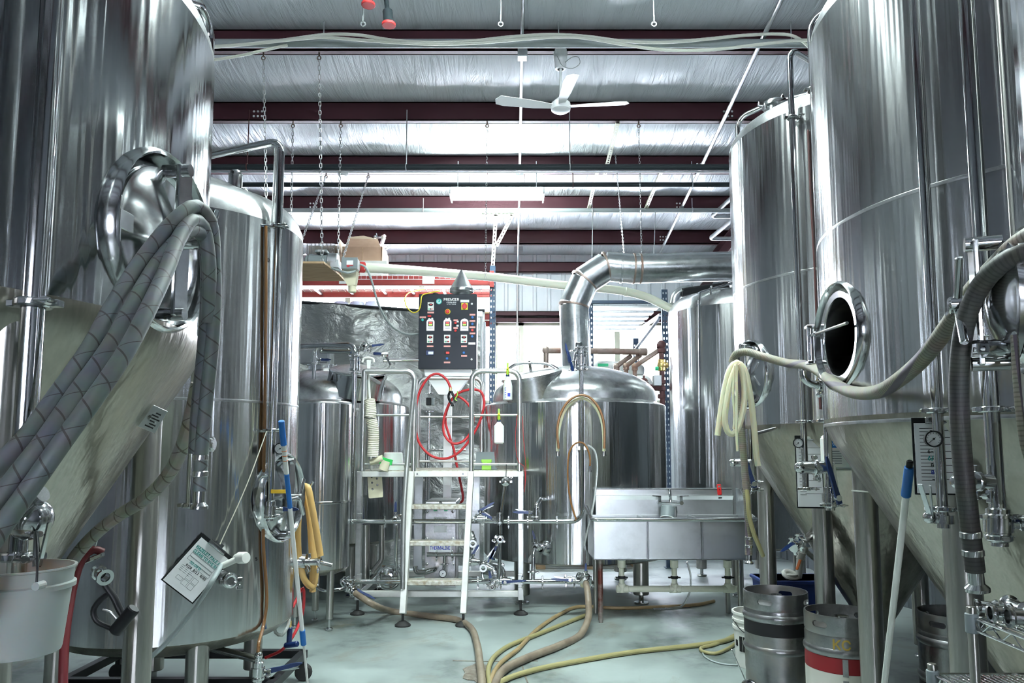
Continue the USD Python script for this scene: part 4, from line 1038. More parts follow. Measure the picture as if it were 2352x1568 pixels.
def sprayer(px, ptop, pbot, D, lab, round_, body):
    zt, zb = P(px, ptop, D)[2], P(px, pbot, D)[2]
    x = P(px, (ptop + pbot) / 2, D)[0]
    o = A([x, D, zb]); H = zt - zb
    t = T('spray_bottle', lab, 'bottle', o)
    if round_:
        t.p('bottle_body', lathe([(0, 0), (0.040, 0), (0.044, 0.006), (0.044, H * 0.38), (0.036, H * 0.48), (0.015, H * 0.64), (0.013, H * 0.68), (0, H * 0.68)], 32, o), 'bottle_white')
    else:
        t.p('bottle_body', cat(obox(o + EZ * H * 0.27, EX * 0.046, EY * 0.028, EZ * H * 0.27, 0.012), hull(np.vstack([o + EZ * H * 0.5 + A([[sx * 0.045, sy * 0.027, 0] for sx in (-1, 1) for sy in (-1, 1)]), o + EZ * H * 0.62 + A([[sx * 0.015, sy * 0.015, 0] for sx in (-1, 1) for sy in (-1, 1)])]))), 'bottle_white')
    t.p('collar', cyl(o + EZ * H * 0.63, o + EZ * H * 0.69, 0.017, 18, 0.002), 'blue_plastic')
    hd = t.p('spray_head', cat(hull(np.vstack([o + EZ * H * 0.69 + A([[sx * 0.014, sy * 0.02, 0] for sx in (-1, 1) for sy in (-1, 1)]), o + EZ * H * 0.86 + A([[sx * 0.011, sy * 0.03 - .01, 0] for sx in (-1, 1) for sy in (-1, 1)])])), cyl(o + EZ * H * 0.84 + [0, -.02, 0], o + EZ * H * 0.84 + [0, -.055, 0], 0.008, 12)), 'yellow_plastic')
    t.p('trigger', tube(spline([o + EZ * H * 0.82 + [0, -.035, 0], o + EZ * H * 0.74 + [0, -.045, 0], o + EZ * H * 0.66 + [0, -.04, 0]]), 0.006, 8, uv=False), 'lime_plastic', hd)
    t.p('nozzle', hull(o + A([[sx * 0.009, sy * 0.02 - .01, z * H] for sx in (-1, 1) for sy in (-1, 1) for z in (0.86, 0.99)])), 'lime_plastic', hd)
    if round_:
        for k in range(5):
            t.p('printed_mark', obox(o + EZ * H * (0.08 + 0.06 * k) + [-0.02, -0.0395, 0], EX * 0.006, EY * 0.002, EZ * 0.003), 'ink_blue')
        t.p('printed_mark', obox(o + EZ * H * 0.14 + [0.012, -0.043, 0], EX * 0.012, EY * 0.001, EZ * 0.016), 'ink_blue')
    return t


sprayer(1166, 833, 919, PD - 0.06, 'round white spray bottle with printed scale hooked on the upper right platform rail', True, 0)
sprayer(1146, 938, 1019, PD - 0.055, 'flat-sided white spray bottle hooked on the lower right platform rail', False, 0)
# gloves
t = T('rubber_glove', 'pair of green gloves with cream cuffs hung over the platform edge', 'gloves', (pX(885, 1075), PD - .04, pz(1075)))
g = lambda x, y, D=PD - .05: P(x, y, D)


def cuff(a, b, r0, r1, m, nm):
    ax = norm(b - a); L = np.linalg.norm(b - a)
    t.p(nm, lathe([(r0 * 0.8, 0.006), (r0, 0), (r0 * 1.05, L * .2), (r1, L), (r1 * 0.86, L), (r0 * 0.7, 0.01)], 20, a, ax), m)


cuff(g(850, 1062), g(880, 1052), 0.026, 0.034, 'cream_cloth', 'cuff')
cuff(g(888, 1058), g(880, 1079), 0.040, 0.046, 'cream_cloth', 'cuff')
t.p('glove_palm', hull(np.vstack([g(872, 1048) + A([[0, y, 0] for y in (-.02, .02)]), g(902, 1056) + A([[0, y, 0] for y in (-.02, .02)]), g(899, 1068) + A([[0, y, 0] for y in (-.015, .015)]), g(871, 1064) + A([[0, y, 0] for y in (-.015, .015)])])), 'green_cloth')
# white paddle and ribbed hose on the left rail
t = T('mash_paddle', 'white plastic mash paddle standing against the left platform rail', 'paddle', g(848, 960))
y_ = PD + .06
t.p('shaft', bar(P(846, 850, y_), P(850, 930, y_), 0.028, 0.018, 0.004), 'white_plastic')
t.p('grip', tube(spline([P(832, 832, y_), P(835, 824, y_), P(846, 821, y_), P(857, 824, y_), P(859, 832, y_)], 0.01), 0.011, 12, uv=False), 'white_plastic')
t.p('neck', hull([P(x, y, y_ + d) for x, y in ((842, 826), (852, 826), (844, 856), (850, 856)) for d in (-.008, .008)]), 'white_plastic')
t.p('blade', bar(P(850, 928, y_), P(853, 1080, y_), 0.028, 0.018, 0.004), 'white_plastic')
pa = spline([P(*x) for x in [(849, 918, 6.86), (852, 945, 6.84), (851, 957, 6.84), (856, 975, 6.84), (858, 1000, 6.84), (856, 1048, 6.84)]], 0.004)
s_ = np.r_[0, np.cumsum(np.linalg.norm(np.diff(pa, axis=0), axis=1))]
one('ribbed_hose', 'short cream ribbed hose tied upright to the left platform rail', 'hose', tube(pa, 0.050 + 0.0035 * np.sin(s_ * 2 * pi / 0.0165), 20, uv=False), 'grey_rib_hose')
one('cable_tie', 'black tie around the ribbed hose', 'tie', ring(P(850, 960, 6.84), (0.1, 0, 1), 0.054, 0.004), 'black_plastic')
xs_, D_ = pX(862, 1120, 6.97), 6.97
hp = sbox(-0.055, -0.10, 0.055, 0.12).buffer(0.012).buffer(-0.0)
for x, y in ((-0.028, 0.085), (0.02, 0.065), (-0.028, 0.03), (0.02, 0.005), (-0.028, -0.03)):
    hp = hp.difference(Point(x, y).buffer(0.011))
one('perforated_scoop', 'white perforated plastic blade hanging below the platform deck', 'paddle', slab(hp, 0.008, A([xs_, D_, P(862, 1115, D_)[2]]), norm(EX + EZ * 0.08), norm(EZ - EX * 0.08), -EY), 'cream_cloth')

# ---------------------------------------------------------------- mash tun lid and pipes
c = A([-1.62, 7.78, 0]); c[2] = P(825, 880, 7.75)[2]
nl = norm(A([0.25, -0.55, 1.0]))
mt.p('manway_neck', lathe([(0.27, -0.12), (0.27, 0.10), (0.285, 0.104), (0.285, 0.116), (0.255, 0.116), (0.25, -0.1)], 48, c, norm(A([0.2, -0.28, 1]))), 'steel_fitting')
lc = P(822, 852, 7.72)
mt.p('manway_lid', lathe([(0.285, -0.012), (0.29, 0.0), (0.285, 0.012), (0.24, 0.03), (0.13, 0.055), (0, 0.062), (0, 0.045), (0.25, 0.015), (0.27, -0.012)], 56, lc, norm(A([0.10, -0.26, 1]))), 'steel_dome')
mt.p('lid_band', cat(ring(lc, norm(A([0.10, -0.26, 1])), 0.288, 0.008, 56), bar(lc + A([-0.25, -.12, 0.0]), lc + A([-.27, -.13, -0.12]), 0.03)), 'steel_fitting')
c = P(742, 842, 8.15)
mt.p('neck', lathe([(0.16, -0.2), (0.16, 0.0), (0.175, 0.004), (0.175, 0.018), (0, 0.018)], 40, c), 'steel_fitting')
one('control_box', 'small grey steel box with a dark front behind the mash tun valves', 'box', cat(bx(P(692, 800, 8.9)[0], P(762, 800, 8.9)[0], 8.8, 9.0, P(720, 836, 8.9)[2], P(720, 804, 8.9)[2], 0.01), bx(P(757, 800, 8.9)[0], P(764, 800, 8.9)[0], 8.78, 9.0, P(720, 838, 8.9)[2], P(720, 806, 8.9)[2], 0.004), bx(P(720, 836, 8.9)[0] - .02, P(720, 836, 8.9)[0] + .02, 8.88, 8.92, zem + .3, P(720, 836, 8.9)[2])), 'galvanised')
xv = pX(812, 1000, 6.82)
VX = lambda py: A([xv, 6.82, pz(py, 6.82)])
br = T('process_pipe', 'polished process pipe bending down from the mash tun and along the platform front', 'pipe', (xv, 6.82, 0.7))
br.p('pipe_run', pipe([P(672, 797, 7.3), P(700, 794, 7.2), VX(791), VX(1197), ], 0.0225, 0.1), 'steel_pipe')
zh = pz(1197, 6.82)
xk = pX(1337, 1100, 6.82)
br.p('pipe_run', pipe([A([xv - .01, 6.82, zh]), A([xk, 6.82, zh]), A([xk, 6.82, pz(800, 6.82)])], 0.0205, 0.1), 'steel_pipe')
br.p('pipe_elbow', cat(ball(A([xv, 6.82, zh]), 0.03, 14)), 'steel_pipe')
for px in (884, 1168, 1212, 1279):
    br.p('pipe_clamp', clampm(A([pX(px, 1197, 6.82), 6.82, zh]), EX, 0.021, DOWN), 'steel_fitting')
br.p('sight_glass', cat(*[cyl(VX(829) + A([math.cos(a) * .04, math.sin(a) * .04, 0]), VX(846) + A([math.cos(a) * .04, math.sin(a) * .04, 0]), 0.006, 8) for a in np.arange(4) * pi / 2 + .5], *[lathe([(0.02, -.01), (0.05, -.01), (0.05, .01), (0.02, .01)], 28, VX(y)) for y in (826, 848)], cyl(VX(826), VX(848), 0.026, 20)), 'steel_fitting')
for py in (817, 857):
    br.p('pipe_clamp', clampm(VX(py), EZ, 0.0225, EX), 'steel_fitting')
br.p('pipe_bracket', obox(VX(940) + [0, 0.01, 0], EX * 0.045, EY * 0.02, EZ * 0.016, 0.003), 'steel_satin')
for px in (826, 1195):
    br.p('pipe_bracket', obox(A([pX(px, 1197, 6.85), 6.85, zh]), EX * 0.022, EY * 0.02, EZ * 0.07, 0.004), 'steel_satin')
c = P(722, 826, 7.5)
mt.p('valve_pipe', cat(pipe([c - EZ * 0.2, c + EZ * 0.14, c + A([0.35, 0, 0.12]), c + A([0.42, 0, 0.12])], 0.02, 0.06)), 'steel_pipe')
valve(mt, c, EZ, 0.02, EX, (0, -1, 0), 0.11)
valve(mt, P(822, 800, 7.3), EX, 0.022, -EZ, (0, -1, 0), 0.1)
mt.p('spray_inlet', cat(pipe([P(735, 806, 7.45), P(806, 808, 7.4)], 0.022), clampm(P(738, 803, 7.45), EX, 0.022), clampm(P(800, 808, 7.42), EX, 0.022)), 'steel_fitting')
valve(mt, P(838, 797, 7.35), EY, 0.022, EX + EZ * 0.15, -EY, 0.13, False)
t = T('dial_thermometer', 'round dial gauge with blue grip lying on the mash tun lid edge', 'gauge', P(882, 812, 7.75))
c = P(884, 812, 7.75)
t.p('gauge_case', lathe([(0, -.02), (0.042, -.02), (0.046, 0.0), (0.04, 0.004), (0, 0.004)], 32, c, norm(A([0, -.5, 1]))), 'steel_fitting')
t.p('dial', cyl(c + norm(A([0, -.5, 1])) * 0.004, c + norm(A([0, -.5, 1])) * 0.006, 0.037, 32), 'paper')
t.p('grip', bar(P(858, 812, 7.75), P(876, 813, 7.75), 0.045, 0.03, 0.006), 'blue_plastic')
t.p('probe_stem', cat(cyl(P(890, 824, 7.75), P(897, 838, 7.75), 0.012, 12), cyl(c, P(892, 828, 7.75), 0.014, 12)), 'steel_fitting')
one('drain_bar', 'horizontal stainless tube running from the mash tun lid to the control panel', 'pipe', pipe([P(880, 828, 8.0), P(960, 827, 8.15)], 0.021), 'steel_pipe')

# ---------------------------------------------------------------- control panel on its post
cy = 8.25
x0, x1 = P(962, 760, cy)[0], P(1095, 760, cy)[0]
z1, z0 = P(1028, 676, cy)[2], P(1028, 848, cy)[2]
xc, zc = (x0 + x1) / 2, (z0 + z1) / 2
W, H = x1 - x0, z1 - z0
cp = T('control_cabinet', 'black electrical control panel with dials and lamps on a white post behind the platform', 'control panel', (xc, cy, 0))
cp.p('cabinet', bx(x0, x1, cy, cy + 0.24, z0, z1, 0.012), 'steel_satin')
cp.p('cabinet_door', bx(x0, x1, cy - 0.022, cy - 0.002, z0, z1, 0.008), 'panel_black')
fx = lambda u: x0 + W * (u - 85) / 1060.0          # panel close-up pixels to metres
fz = lambda v: z1 - H * (v - 125) / 1320.0
F = lambda u, v, d=0.0: A([fx(u), cy - 0.022 - d, fz(v)])
plate = lambda u0, u1, v0, v1, d=0.004, b=0.001: bx(fx(u0), fx(u1), cy - 0.022 - d, cy - 0.0215, fz(v1), fz(v0), b)
knob = lambda u, v, r, d, b=0.003: cyl(F(u, v, -0.001), F(u, v, d), r, 20, b)
cp.p('lettering', text('PREMIER', H * 0.034, F(680, 221, 0.0005), EX, EZ, 0.001, True), 'white_paint')
cp.p('lettering', text('STAINLESS', H * 0.017, F(680, 274, 0.0005), EX, EZ, 0.001, True), 'white_paint')
cp.p('lettering', text('S Y S T E M S', H * 0.014, F(680, 305, 0.0005), EX, EZ, 0.001, True), 'white_paint')
lg = cp.p('logo_disc', knob(452, 256, 0.032, 0.002, 0), 'teal_logo')
for r in (0.026, 0.019, 0.012):
    cp.p('logo_swirl', tube([F(452, 256, 0.0025) + A([math.cos(a), 0, math.sin(a)]) * r * (1 - 0.12 * a / 5) for a in np.linspace(r * 100, r * 100 + 4.6, 24)], 0.0018, 6, uv=False), 'white_paint', lg)
for u, v in ((303, 345), (297, 918), (608, 918), (915, 918)):
    d = cp.p('drive_keypad', plate(u - 57, u + 57, v - 73, v + 73, 0.008), 'white_plastic')
    cp.p('keypad_display', cat(hull(np.vstack([F(u + 45 * math.cos(a), v - 28 + 22 * math.sin(a), e) for a in np.linspace(0, 2 * pi, 16) for e in (0.008, 0.0095)]))), 'black_plastic', d)
    cp.p('display_digits', plate(u - 12, u + 22, v - 40, v - 26, 0.0105, 0), 'display_red', d)
    for du, m in ((-30, 'green_plastic'), (0, 'black_plastic'), (24, 'red_plastic')):
        cp.p('key', plate(u + du - 9, u + du + 9, v + 36, v + 58, 0.011, 0), m, d)
for u, v, w in ((303, 452, 60), (160, 538, 58), (300, 1046, 60), (608, 1046, 62), (916, 1046, 52), (1067, 490, 52), (1067, 603, 52), (1067, 713, 56), (1070, 820, 52), (762, 587, 40), (762, 724, 40), (918, 1213, 54), (610, 1328, 58)):
    cp.p('name_strip', plate(u - w, u + w, v - 15, v + 15, 0.003, 0), 'label_pink')
for u, v, w, h in ((925, 250, 80, 22), (1060, 997, 65, 20), (797, 612, 20, 15), (797, 684, 20, 15)):
    cp.p('white_tag', plate(u - w, u + w, v - h, v + h, 0.003, 0), 'white_paint')
arch = sbox(-0.045, -0.068, 0.045, 0.03).union(affinity.scale(Point(0, 0.03).buffer(0.045), 1, 0.85, origin=(0, 0.03)))
for u in (302, 612, 922):
    a = cp.p('controller_plate', slab(arch, 0.004, F(u, 668), EX, EZ, -EY), 'silver_plate')
    b = cp.p('controller_frame', plate(u - 42, u + 42, 612, 697, 0.009), 'black_plastic', a)
    cp.p('controller_digits', plate(u - 28, u + 33, 620, 652, 0.0105, 0), 'display_red', a)
    cp.p('controller_digits', plate(u - 30, u + 33, 658, 686, 0.0105, 0), 'screen_green', a)
    cp.p('printed_name', plate(u - 48, u + 48, 722, 732, 0.005, 0), 'grey_plastic', a)
for u in (302, 612):
    cp.p('selector_dial', cat(knob(u - 25, 565, 0.010, 0.007), knob(u + 30, 562, 0.012, 0.010)), 'white_plastic')
es = cp.p('stop_ring', knob(613, 438, 0.031, 0.006), 'yellow_plastic')
cp.p('stop_button', knob(613, 438, 0.023, 0.03, 0.006), 'red_plastic', es)
sw = cp.p('main_switch_plate', plate(862, 982, 285, 403, 0.006), 'yellow_plastic')
cp.p('main_switch', cat(knob(922, 342, 0.030, 0.016), plate(908, 936, 290, 395, 0.03)), 'red_plastic', sw)
for u, v, m in ((158, 585, 'teal_logo'), (760, 637, 'red_plastic'), (760, 774, 'red_plastic'), (1067, 540, 'bright_blue'), (1067, 656, 'bright_blue'), (1067, 765, 'red_plastic'), (1064, 876, 'bright_blue'), (915, 1160, 'bright_blue'), (611, 1260, 'bright_blue')):
    cp.p('push_button', knob(u, v, 0.0145, 0.016), m)
cp.p('red_lamp', plate(246, 316, 502, 534, 0.012, 0.003), 'red_plastic')
d = cp.p('display_meter', plate(225, 368, 1120, 1205, 0.01, 0.002), 'blue_plastic')
cp.p('meter_window', plate(268, 360, 1140, 1188, 0.012, 0), 'display_white', d)
d = cp.p('rocker_switch', plate(566, 660, 1135, 1190, 0.008, 0.002), 'black_plastic')
cp.p('rocker', plate(590, 652, 1142, 1180, 0.014, 0.003), 'display_red', d)
for v in (300, 1275):
    cp.p('lock', cat(knob(1056, v, 0.012, 0.006), knob(1056, v, 0.007, 0.01)), 'white_paint')
cp.p('bracket', hull([A([x, y, z]) for y in (cy + .03, cy + .18) for x, z in ((x0 + .06, z0), (x1 - .06, z0), (xc + .10, z0 - .28), (xc - .10, z0 - .28), (x0 + .07, z0 - .06), (x1 - .07, z0 - .06))]), 'white_paint')
cp.p('post', cat(bx(xc - .045, xc + .045, cy + .05, cy + .14, 0, z0, 0.004), bx(xc - .11, xc + .11, cy - .02, cy + .2, 0, 0.012)), 'white_paint')
cp.p('conduit', cat(pipe([A([x1 + .05, cy + .1, z1 - .22]), A([x1 + .05, cy + .1, z0 - .3])], 0.014), pipe([A([x1 + .085, cy + .1, z1 - .3]), A([x1 + .085, cy + .1, z0 - .3])], 0.014), bx(x1, x1 + .06, cy + .07, cy + .13, z1 - .24, z1 - .18)), 'galvanised')
c = P(1060, 671, cy + .12)
t = T('steel_funnel', 'conical stainless funnel upside down on top of the control panel', 'funnel', c)
c[2] = z1
t.p('cone', lathe([(0.135, 0), (0.14, 0.004), (0.14, 0.035), (0.128, 0.05), (0.012, 0.26), (0.0, 0.262)], 48, c), 'duct_metal')
t.p('handle', bar(c + [0.12, -.02, 0.02], c + [0.25, -.03, 0.035], 0.03, 0.008), 'duct_metal')
one('rubber_stopper', 'black rubber plug lying on the left of the control panel top', 'plug', cat(cyl(P(1000, 676, cy + .1) * [1, 1, 0] + EZ * z1, P(1000, 676, cy + .1) * [1, 1, 0] + EZ * (z1 + .035), 0.034, 24, 0.006)), 'black_plastic')
hose('yellow_cable', 'thin yellow cable looped over the top left corner of the control panel', 'cable', [P(*x) for x in [(1010, 668, 8.3), (985, 673, 8.23), (970, 678, 8.2), (966, 700, 8.19), (962, 712, 8.2), (950, 718, 8.25), (938, 710, 8.3), (930, 690, 8.5), (940, 672, 8.9), (975, 664, 9.3)]], 0.007, 'cable_yellow')
hose('grey_flex_conduit', 'grey flexible conduit drooping from the auger motor box to the control panel', 'cable', [P(*x) for x in [(822, 606, 7.35), (838, 612, 7.34), (852, 640, 7.4), (862, 675, 7.5), (872, 705, 7.6), (890, 738, 7.8), (915, 760, 8.1), (940, 768, 8.3), (966, 766, 8.4)]], 0.011, 'grey_conduit')

# red air hose hanging from the back rail with its blow gun
R_ = PR - 0.10
hose('red_air_hose', 'bright red air hose coiled over the back rail of the platform', 'hose', [P(*x) for x in [
    (1036, 893, R_), (1026, 872, R_), (1008, 859, R_), (990, 862, R_), (968, 890, R_), (956, 930, R_), (953, 980, R_ + .04), (965, 1020, R_ + .04), (990, 1046, R_ + .04), (1022, 1053, R_ + .03), (1052, 1040, R_), (1082, 1005, R_), (1105, 960, R_), (1112, 920, R_), (1103, 898, R_), (1075, 895, R_ + .03), (1045, 908, R_ + .06), (1026, 940, R_ + .06), (1018, 975, R_ + .05), (1022, 1000, R_ + .02), (1040, 1018, R_), (1062, 1014, R_), (1082, 990, R_ + .03), (1086, 950, R_ + .05), (1068, 920, R_ + .08), (1046, 910, R_ + .1), (1030, 932, R_ + .12), (1023, 965, R_ + .14), (1032, 1000, R_ + .15), (1042, 1030, R_ + .16), (1048, 1062, R_ + .18), (1056, 1100, R_ + .2), (1062, 1150, R_ + .22), (1040, 1155, R_ + .3)]], 0.0135, 'red_hose', n=12)
t = T('blow_gun', 'black air blow gun with green lever hanging on the red hose', 'air gun', P(1038, 905, R_ - .03))
t.p('gun_body', cat(tube(spline([P(1034, 898, R_ - .03), P(1030, 910, R_ - .03), P(1036, 925, R_ - .03), P(1042, 930, R_ - .03), P(1036, 930, R_ - .03)], 0.01), 0.013, 12, uv=False), bar(P(1037, 898, R_ - .03), P(1047, 924, R_ - .03), 0.024, 0.026, 0.004)), 'black_plastic')
t.p('lever', tube(spline([P(1051, 898, R_ - .04), P(1050, 908, R_ - .04), P(1045, 917, R_ - .04), P(1050, 920, R_ - .04)], 0.008), 0.006, 8, uv=False), 'lime_plastic')
t.p('brass_coupling', cat(cyl(P(1035, 890, R_ - .02), P(1034, 898, R_ - .03), 0.015, 14, 0.002)), 'brass')
t = T('flow_sensor_pipe', 'vertical stainless pipe with a black flow sensor left of the control panel post', 'pipe', P(986, 1000, 8.45))
yq = 8.45
t.p('pipe_run', cat(cyl(P(986, 868, yq), P(986, 903, yq), 0.016, 14), cyl(P(986, 948, yq), P(986, 1160, yq), 0.016, 14), cyl(P(978, 1060, yq), P(978, 1160, yq), 0.012, 12)), 'steel_pipe')
t.p('sensor_body', cat(obox(P(985, 922, yq), EX * 0.028, EY * 0.035, EZ * 0.042, 0.004)), 'black_plastic')
t.p('sensor_cover', obox(P(994, 922, yq), EX * 0.014, EY * 0.03, EZ * 0.042, 0.003), 'grey_plastic')
for py in (903, 945):
    t.p('pipe_clamp', clampm(P(986, py, yq), EZ, 0.017, EX), 'steel_fitting')
t.p('cross_pipe', pipe([P(979, 1150, yq - .05), P(979, 1033, yq - .05), P(1070, 1033, yq - .05)], 0.015, 0.05), 'steel_pipe')

# ---------------------------------------------------------------- heat exchanger and pumps under the deck
hy = 7.35
hx0, hx1 = pX(976, 1240, hy), pX(1047, 1240, hy)
hz0, hz1 = pz(1346, hy), pz(1150, hy)
he = T('heat_exchanger', 'upright stainless plate heat exchanger behind the ladder treads', 'heat exchanger', ((hx0 + hx1) / 2, hy, 0.2))
he.p('pressure_plate', bx(hx0, hx1, hy, hy + 0.02, hz0, hz1 - .06, 0.004), 'keg_metal')
he.p('carrying_bar', bx(hx0 + .005, hx1 + .005, hy - .03, hy + 0.5, hz1 - .055, hz1, 0.006), 'steel_satin')
he.p('plate_pack', cat(*[bx(hx0 + .03, hx1 - .03, hy + .03 + .012 * k, hy + .037 + .012 * k, hz0 + .03, hz1 - .07) for k in range(26)]), 'steel_dome')
he.p('pressure_plate', bx(hx0, hx1, hy + .36, hy + 0.38, hz0, hz1 - .06, 0.004), 'steel_satin')
for px, py in ((981, 1174), (1041, 1174), (981, 1236), (1041, 1236), (981, 1294), (1041, 1294), (1012, 1154)):
    q = P(px, py, hy)
    he.p('tie_bolt', cat(cyl(q, q - EY * .03, 0.017, 6), cyl(q - EY * .03, q - EY * .045, 0.010, 12)), 'steel_fitting')
for x0_, x1_, y0_, y1_, tx, m, hh in ((997, 1026, 1187, 1197, 'THERMALINE', 'ink_black', 0.018), (985, 1037, 1240, 1267, 'THERMALINE', 'ink_blue', 0.034)):
    a, b = P(x0_, y1_, hy - .004), P(x1_, y0_, hy - .004)
    pl = he.p('maker_plate', bx(a[0], b[0], hy - .004, hy - .0005, a[2], b[2]), 'white_paint')
    cc = (a + b) / 2; cc[1] = hy - .0045
    if hh > .03:
        cc[2] = P(1012, 1258, hy)[2]
    m_ = text(tx, hh, cc, EX, EZ, 0.001, hh > .03)
    k = min(1, 0.9 * (b[0] - a[0]) / np.ptp(m_[0][:, 0]))
    m_ = (np.stack([cc[0] + (m_[0][:, 0] - cc[0]) * k, m_[0][:, 1], m_[0][:, 2]], 1), m_[1])
    he.p('plate_lettering', m_, m, pl)
for k in (1000, 1024):
    he.p('green_sticker', obox(P(k, 1172, hy - .001), EX * .018, EY * .001, EZ * .006), 'green_plastic')
he.p('plate_pad', bx(P(997, 1222, hy - .004)[0], P(1026, 1222, hy)[0], hy - .004, hy - .0005, P(997, 1222, hy)[2], P(997, 1207, hy)[2]), 'white_paint')
he.p('leg', bx(hx0 + .02, hx0 + .06, hy, hy + .4, zl1, hz0 + .01), 'steel_satin')
he.p('leg', bx(hx1 - .06, hx1 - .02, hy, hy + .4, zl1, hz0 + .01), 'steel_satin')
yq = 7.15
he.p('gauge_pipe', cat(pipe([P(980, 1273, yq), P(1066, 1273, yq)], 0.019), pipe([P(1021, 1275, yq), P(1019, 1306, yq)], 0.014), clampm(P(1003, 1273, yq), EX, 0.02, DOWN), clampm(P(1039, 1273, yq), EX, 0.02, DOWN), clampm(P(1020, 1295, yq), EZ, 0.015, EX)), 'steel_pipe')
he.p('inlet_pipe', cat(pipe([P(954, 1300, yq), P(956, 1314, yq), P(980, 1313, yq), P(998, 1307, yq), P(1003, 1300, yq + .2)], 0.024, 0.05)), 'steel_pipe')
gauge(he, P(1017, 1317, yq - .05), (0, -1, 0.1), 0.036, P(1020, 1300, yq))
zq = pz(1335, 6.78)
lo = T('manifold_pipe', 'lower horizontal process pipe along the platform front near the floor', 'pipe', (pX(1000, 1335, 6.78), 6.78, zq))
lo.p('pipe_run', pipe([P(792, 1336, 6.78), A([pX(795, 1335, 6.78), 6.78, zq]), A([pX(1335, 1335, 6.78), 6.78, zq])], 0.0205), 'steel_pipe')
for px in (813, 869, 1098, 1150, 1200, 1246, 1319):
    lo.p('pipe_clamp', clampm(A([pX(px, 1335, 6.78), 6.78, zq]), EX, 0.021, DOWN), 'steel_fitting')
for px in (825, 1195):
    lo.p('pipe_bracket', obox(A([pX(px, 1335, 6.83), 6.83, zq]), EX * 0.022, EY * 0.02, EZ * 0.06, 0.004), 'steel_satin')


def pump(name, lab, c, s):
    t = T(name, lab, 'pump', c)
    t.p('motor', cat(cyl(c + EY * 0.05, c + EY * 0.30, 0.085 * s, 28, 0.012), *[ring(c + EY * (0.08 + .02 * k), EY, 0.086 * s, 0.004, 28, 6) for k in range(10)]), 'grey_plastic')
    t.p('pump_head', lathe([(0, -0.06), (0.05 * s, -0.06), (0.085 * s, -0.045), (0.10 * s, -0.01), (0.10 * s, 0.02), (0.085 * s, 0.05), (0, 0.05)], 36, c, EY), 'steel_fitting')
    t.p('head_clamp', clampm(c + EY * 0.0, EY, 0.078 * s, EX + EZ), 'steel_fitting')
    t.p('inlet', cat(cyl(c - EY * 0.06, c - EY * 0.12, 0.026 * s, 18), lathe([(0.022, 0), (0.045, 0), (0.045, 0.014), (0.022, 0.014)], 24, c - EY * 0.13, EY)), 'steel_fitting')
    t.p('warning_label', bx(c[0] - .03, c[0] + .03, c[1] + .08, c[1] + .12, c[2] + .084 * s, c[2] + .088 * s), 'red_plastic')
    t.p('base_foot', bx(c[0] - .07, c[0] + .07, c[1] + .08, c[1] + .26, zl1, c[2] - .06 * s), 'steel_satin')
    return t


pump('wort_pump', 'stainless wort pump low on the left side of the platform frame', P(893, 1326, 7.05), 1.0)
pump('wort_pump', 'stainless wort pump low on the right side of the platform frame among blue valves', P(1133, 1318, 7.05), 1.0)


# valves on the manifold; each blue handle as it hangs in the picture
def V3(px, py, D=6.78):
    return P(px, py, D)


rt = T('valve_manifold', 'right-hand cluster of pipes and blue-handled valves beside the ladder', 'pipework', V3(1140, 1250))
for a, b in (((1161, 1110), (1150, 1190)), ((1150, 1190), (1150, 1225)), ((1148, 1245), (1146, 1335))):
    rt.p('pipe_run', pipe([V3(*a), V3(*b)], 0.017), 'steel_pipe')
rt.p('pipe_run', pipe([V3(1106, 1190), V3(1150, 1190)], 0.02), 'steel_pipe')
for px, py, ax, h, hn, L, lab in ((1103, 1190, EX, EX * .9 + EZ * .55, -EY, 0.15, None), (1148, 1190, EZ, -EX + EZ * 0.5, -EY, 0.11, None), (1149, 1237, EY, -EX * 0.55 - EZ, -EY, 0.17, None), (1086, 1290, EX + EY * .2, EX * .6 + EZ, -EY, 0.10, None),
                              (1120, 1300, EX - EZ * .5, EX * 0.35 + EZ, -EY, 0.10, None), (1131, 1345, EY, -EX * 0.2 + EZ, -EY, 0.15, None), (1160, 1334, EX, EX + EZ * 0.08, -EY, 0.19, None)):
    valve(rt, V3(px, py, 6.72), norm(ax), 0.021, h, hn, L)
for px, py in ((1086, 1240), (1110, 1296)):
    rt.p('elbow', cat(ball(V3(px, py, 6.7), 0.034, 16), cyl(V3(px, py, 6.7), V3(px, py + 10, 6.62), 0.022, 16), lathe([(0.018, 0), (0.034, 0), (0.034, 0.012), (0.018, 0.012)], 20, V3(px, py + 8, 6.62), -EY)), 'steel_fitting')
rt.p('elbow', pipe([V3(1082, 1222, 6.75), V3(1086, 1232, 6.72), V3(1080, 1262, 6.68)], 0.022, 0.03), 'steel_fitting')
rt.p('end_cap', cat(lathe([(0, -0.01), (0.040, -0.01), (0.042, 0), (0.040, 0.01), (0.02, 0.02), (0, 0.02)], 28, V3(1161, 1106, 6.74), -EY), clampm(V3(1161, 1106, 6.74), EY, 0.026, EX)), 'steel_fitting')
rt.p('hanging_cord', tube([V3(1163, 1066, 6.85), V3(1162, 1098, 6.74)], 0.003, 6, uv=False), 'black_plastic')
lt = T('valve_manifold', 'left-hand pipe drop with a blue-handled valve inside the platform frame', 'pipework', V3(908, 1250))
lt.p('pipe_run', pipe([V3(911, 1205, 6.9), V3(909, 1310, 6.95)], 0.016), 'steel_pipe')
valve(lt, V3(909, 1193, 6.86), EY, 0.021, EZ, -EY, 0.10, False)
lt.p('standpipe', pipe([V3(840, 1205, 7.2), V3(840, 1340, 7.2)], 0.038), 'steel_leg')
lt.p('drain_pipe', pipe([V3(877, 1205, 7.4), V3(877, 1285, 7.4), V3(855, 1315, 7.4)], 0.026, 0.06), 'steel_leg')
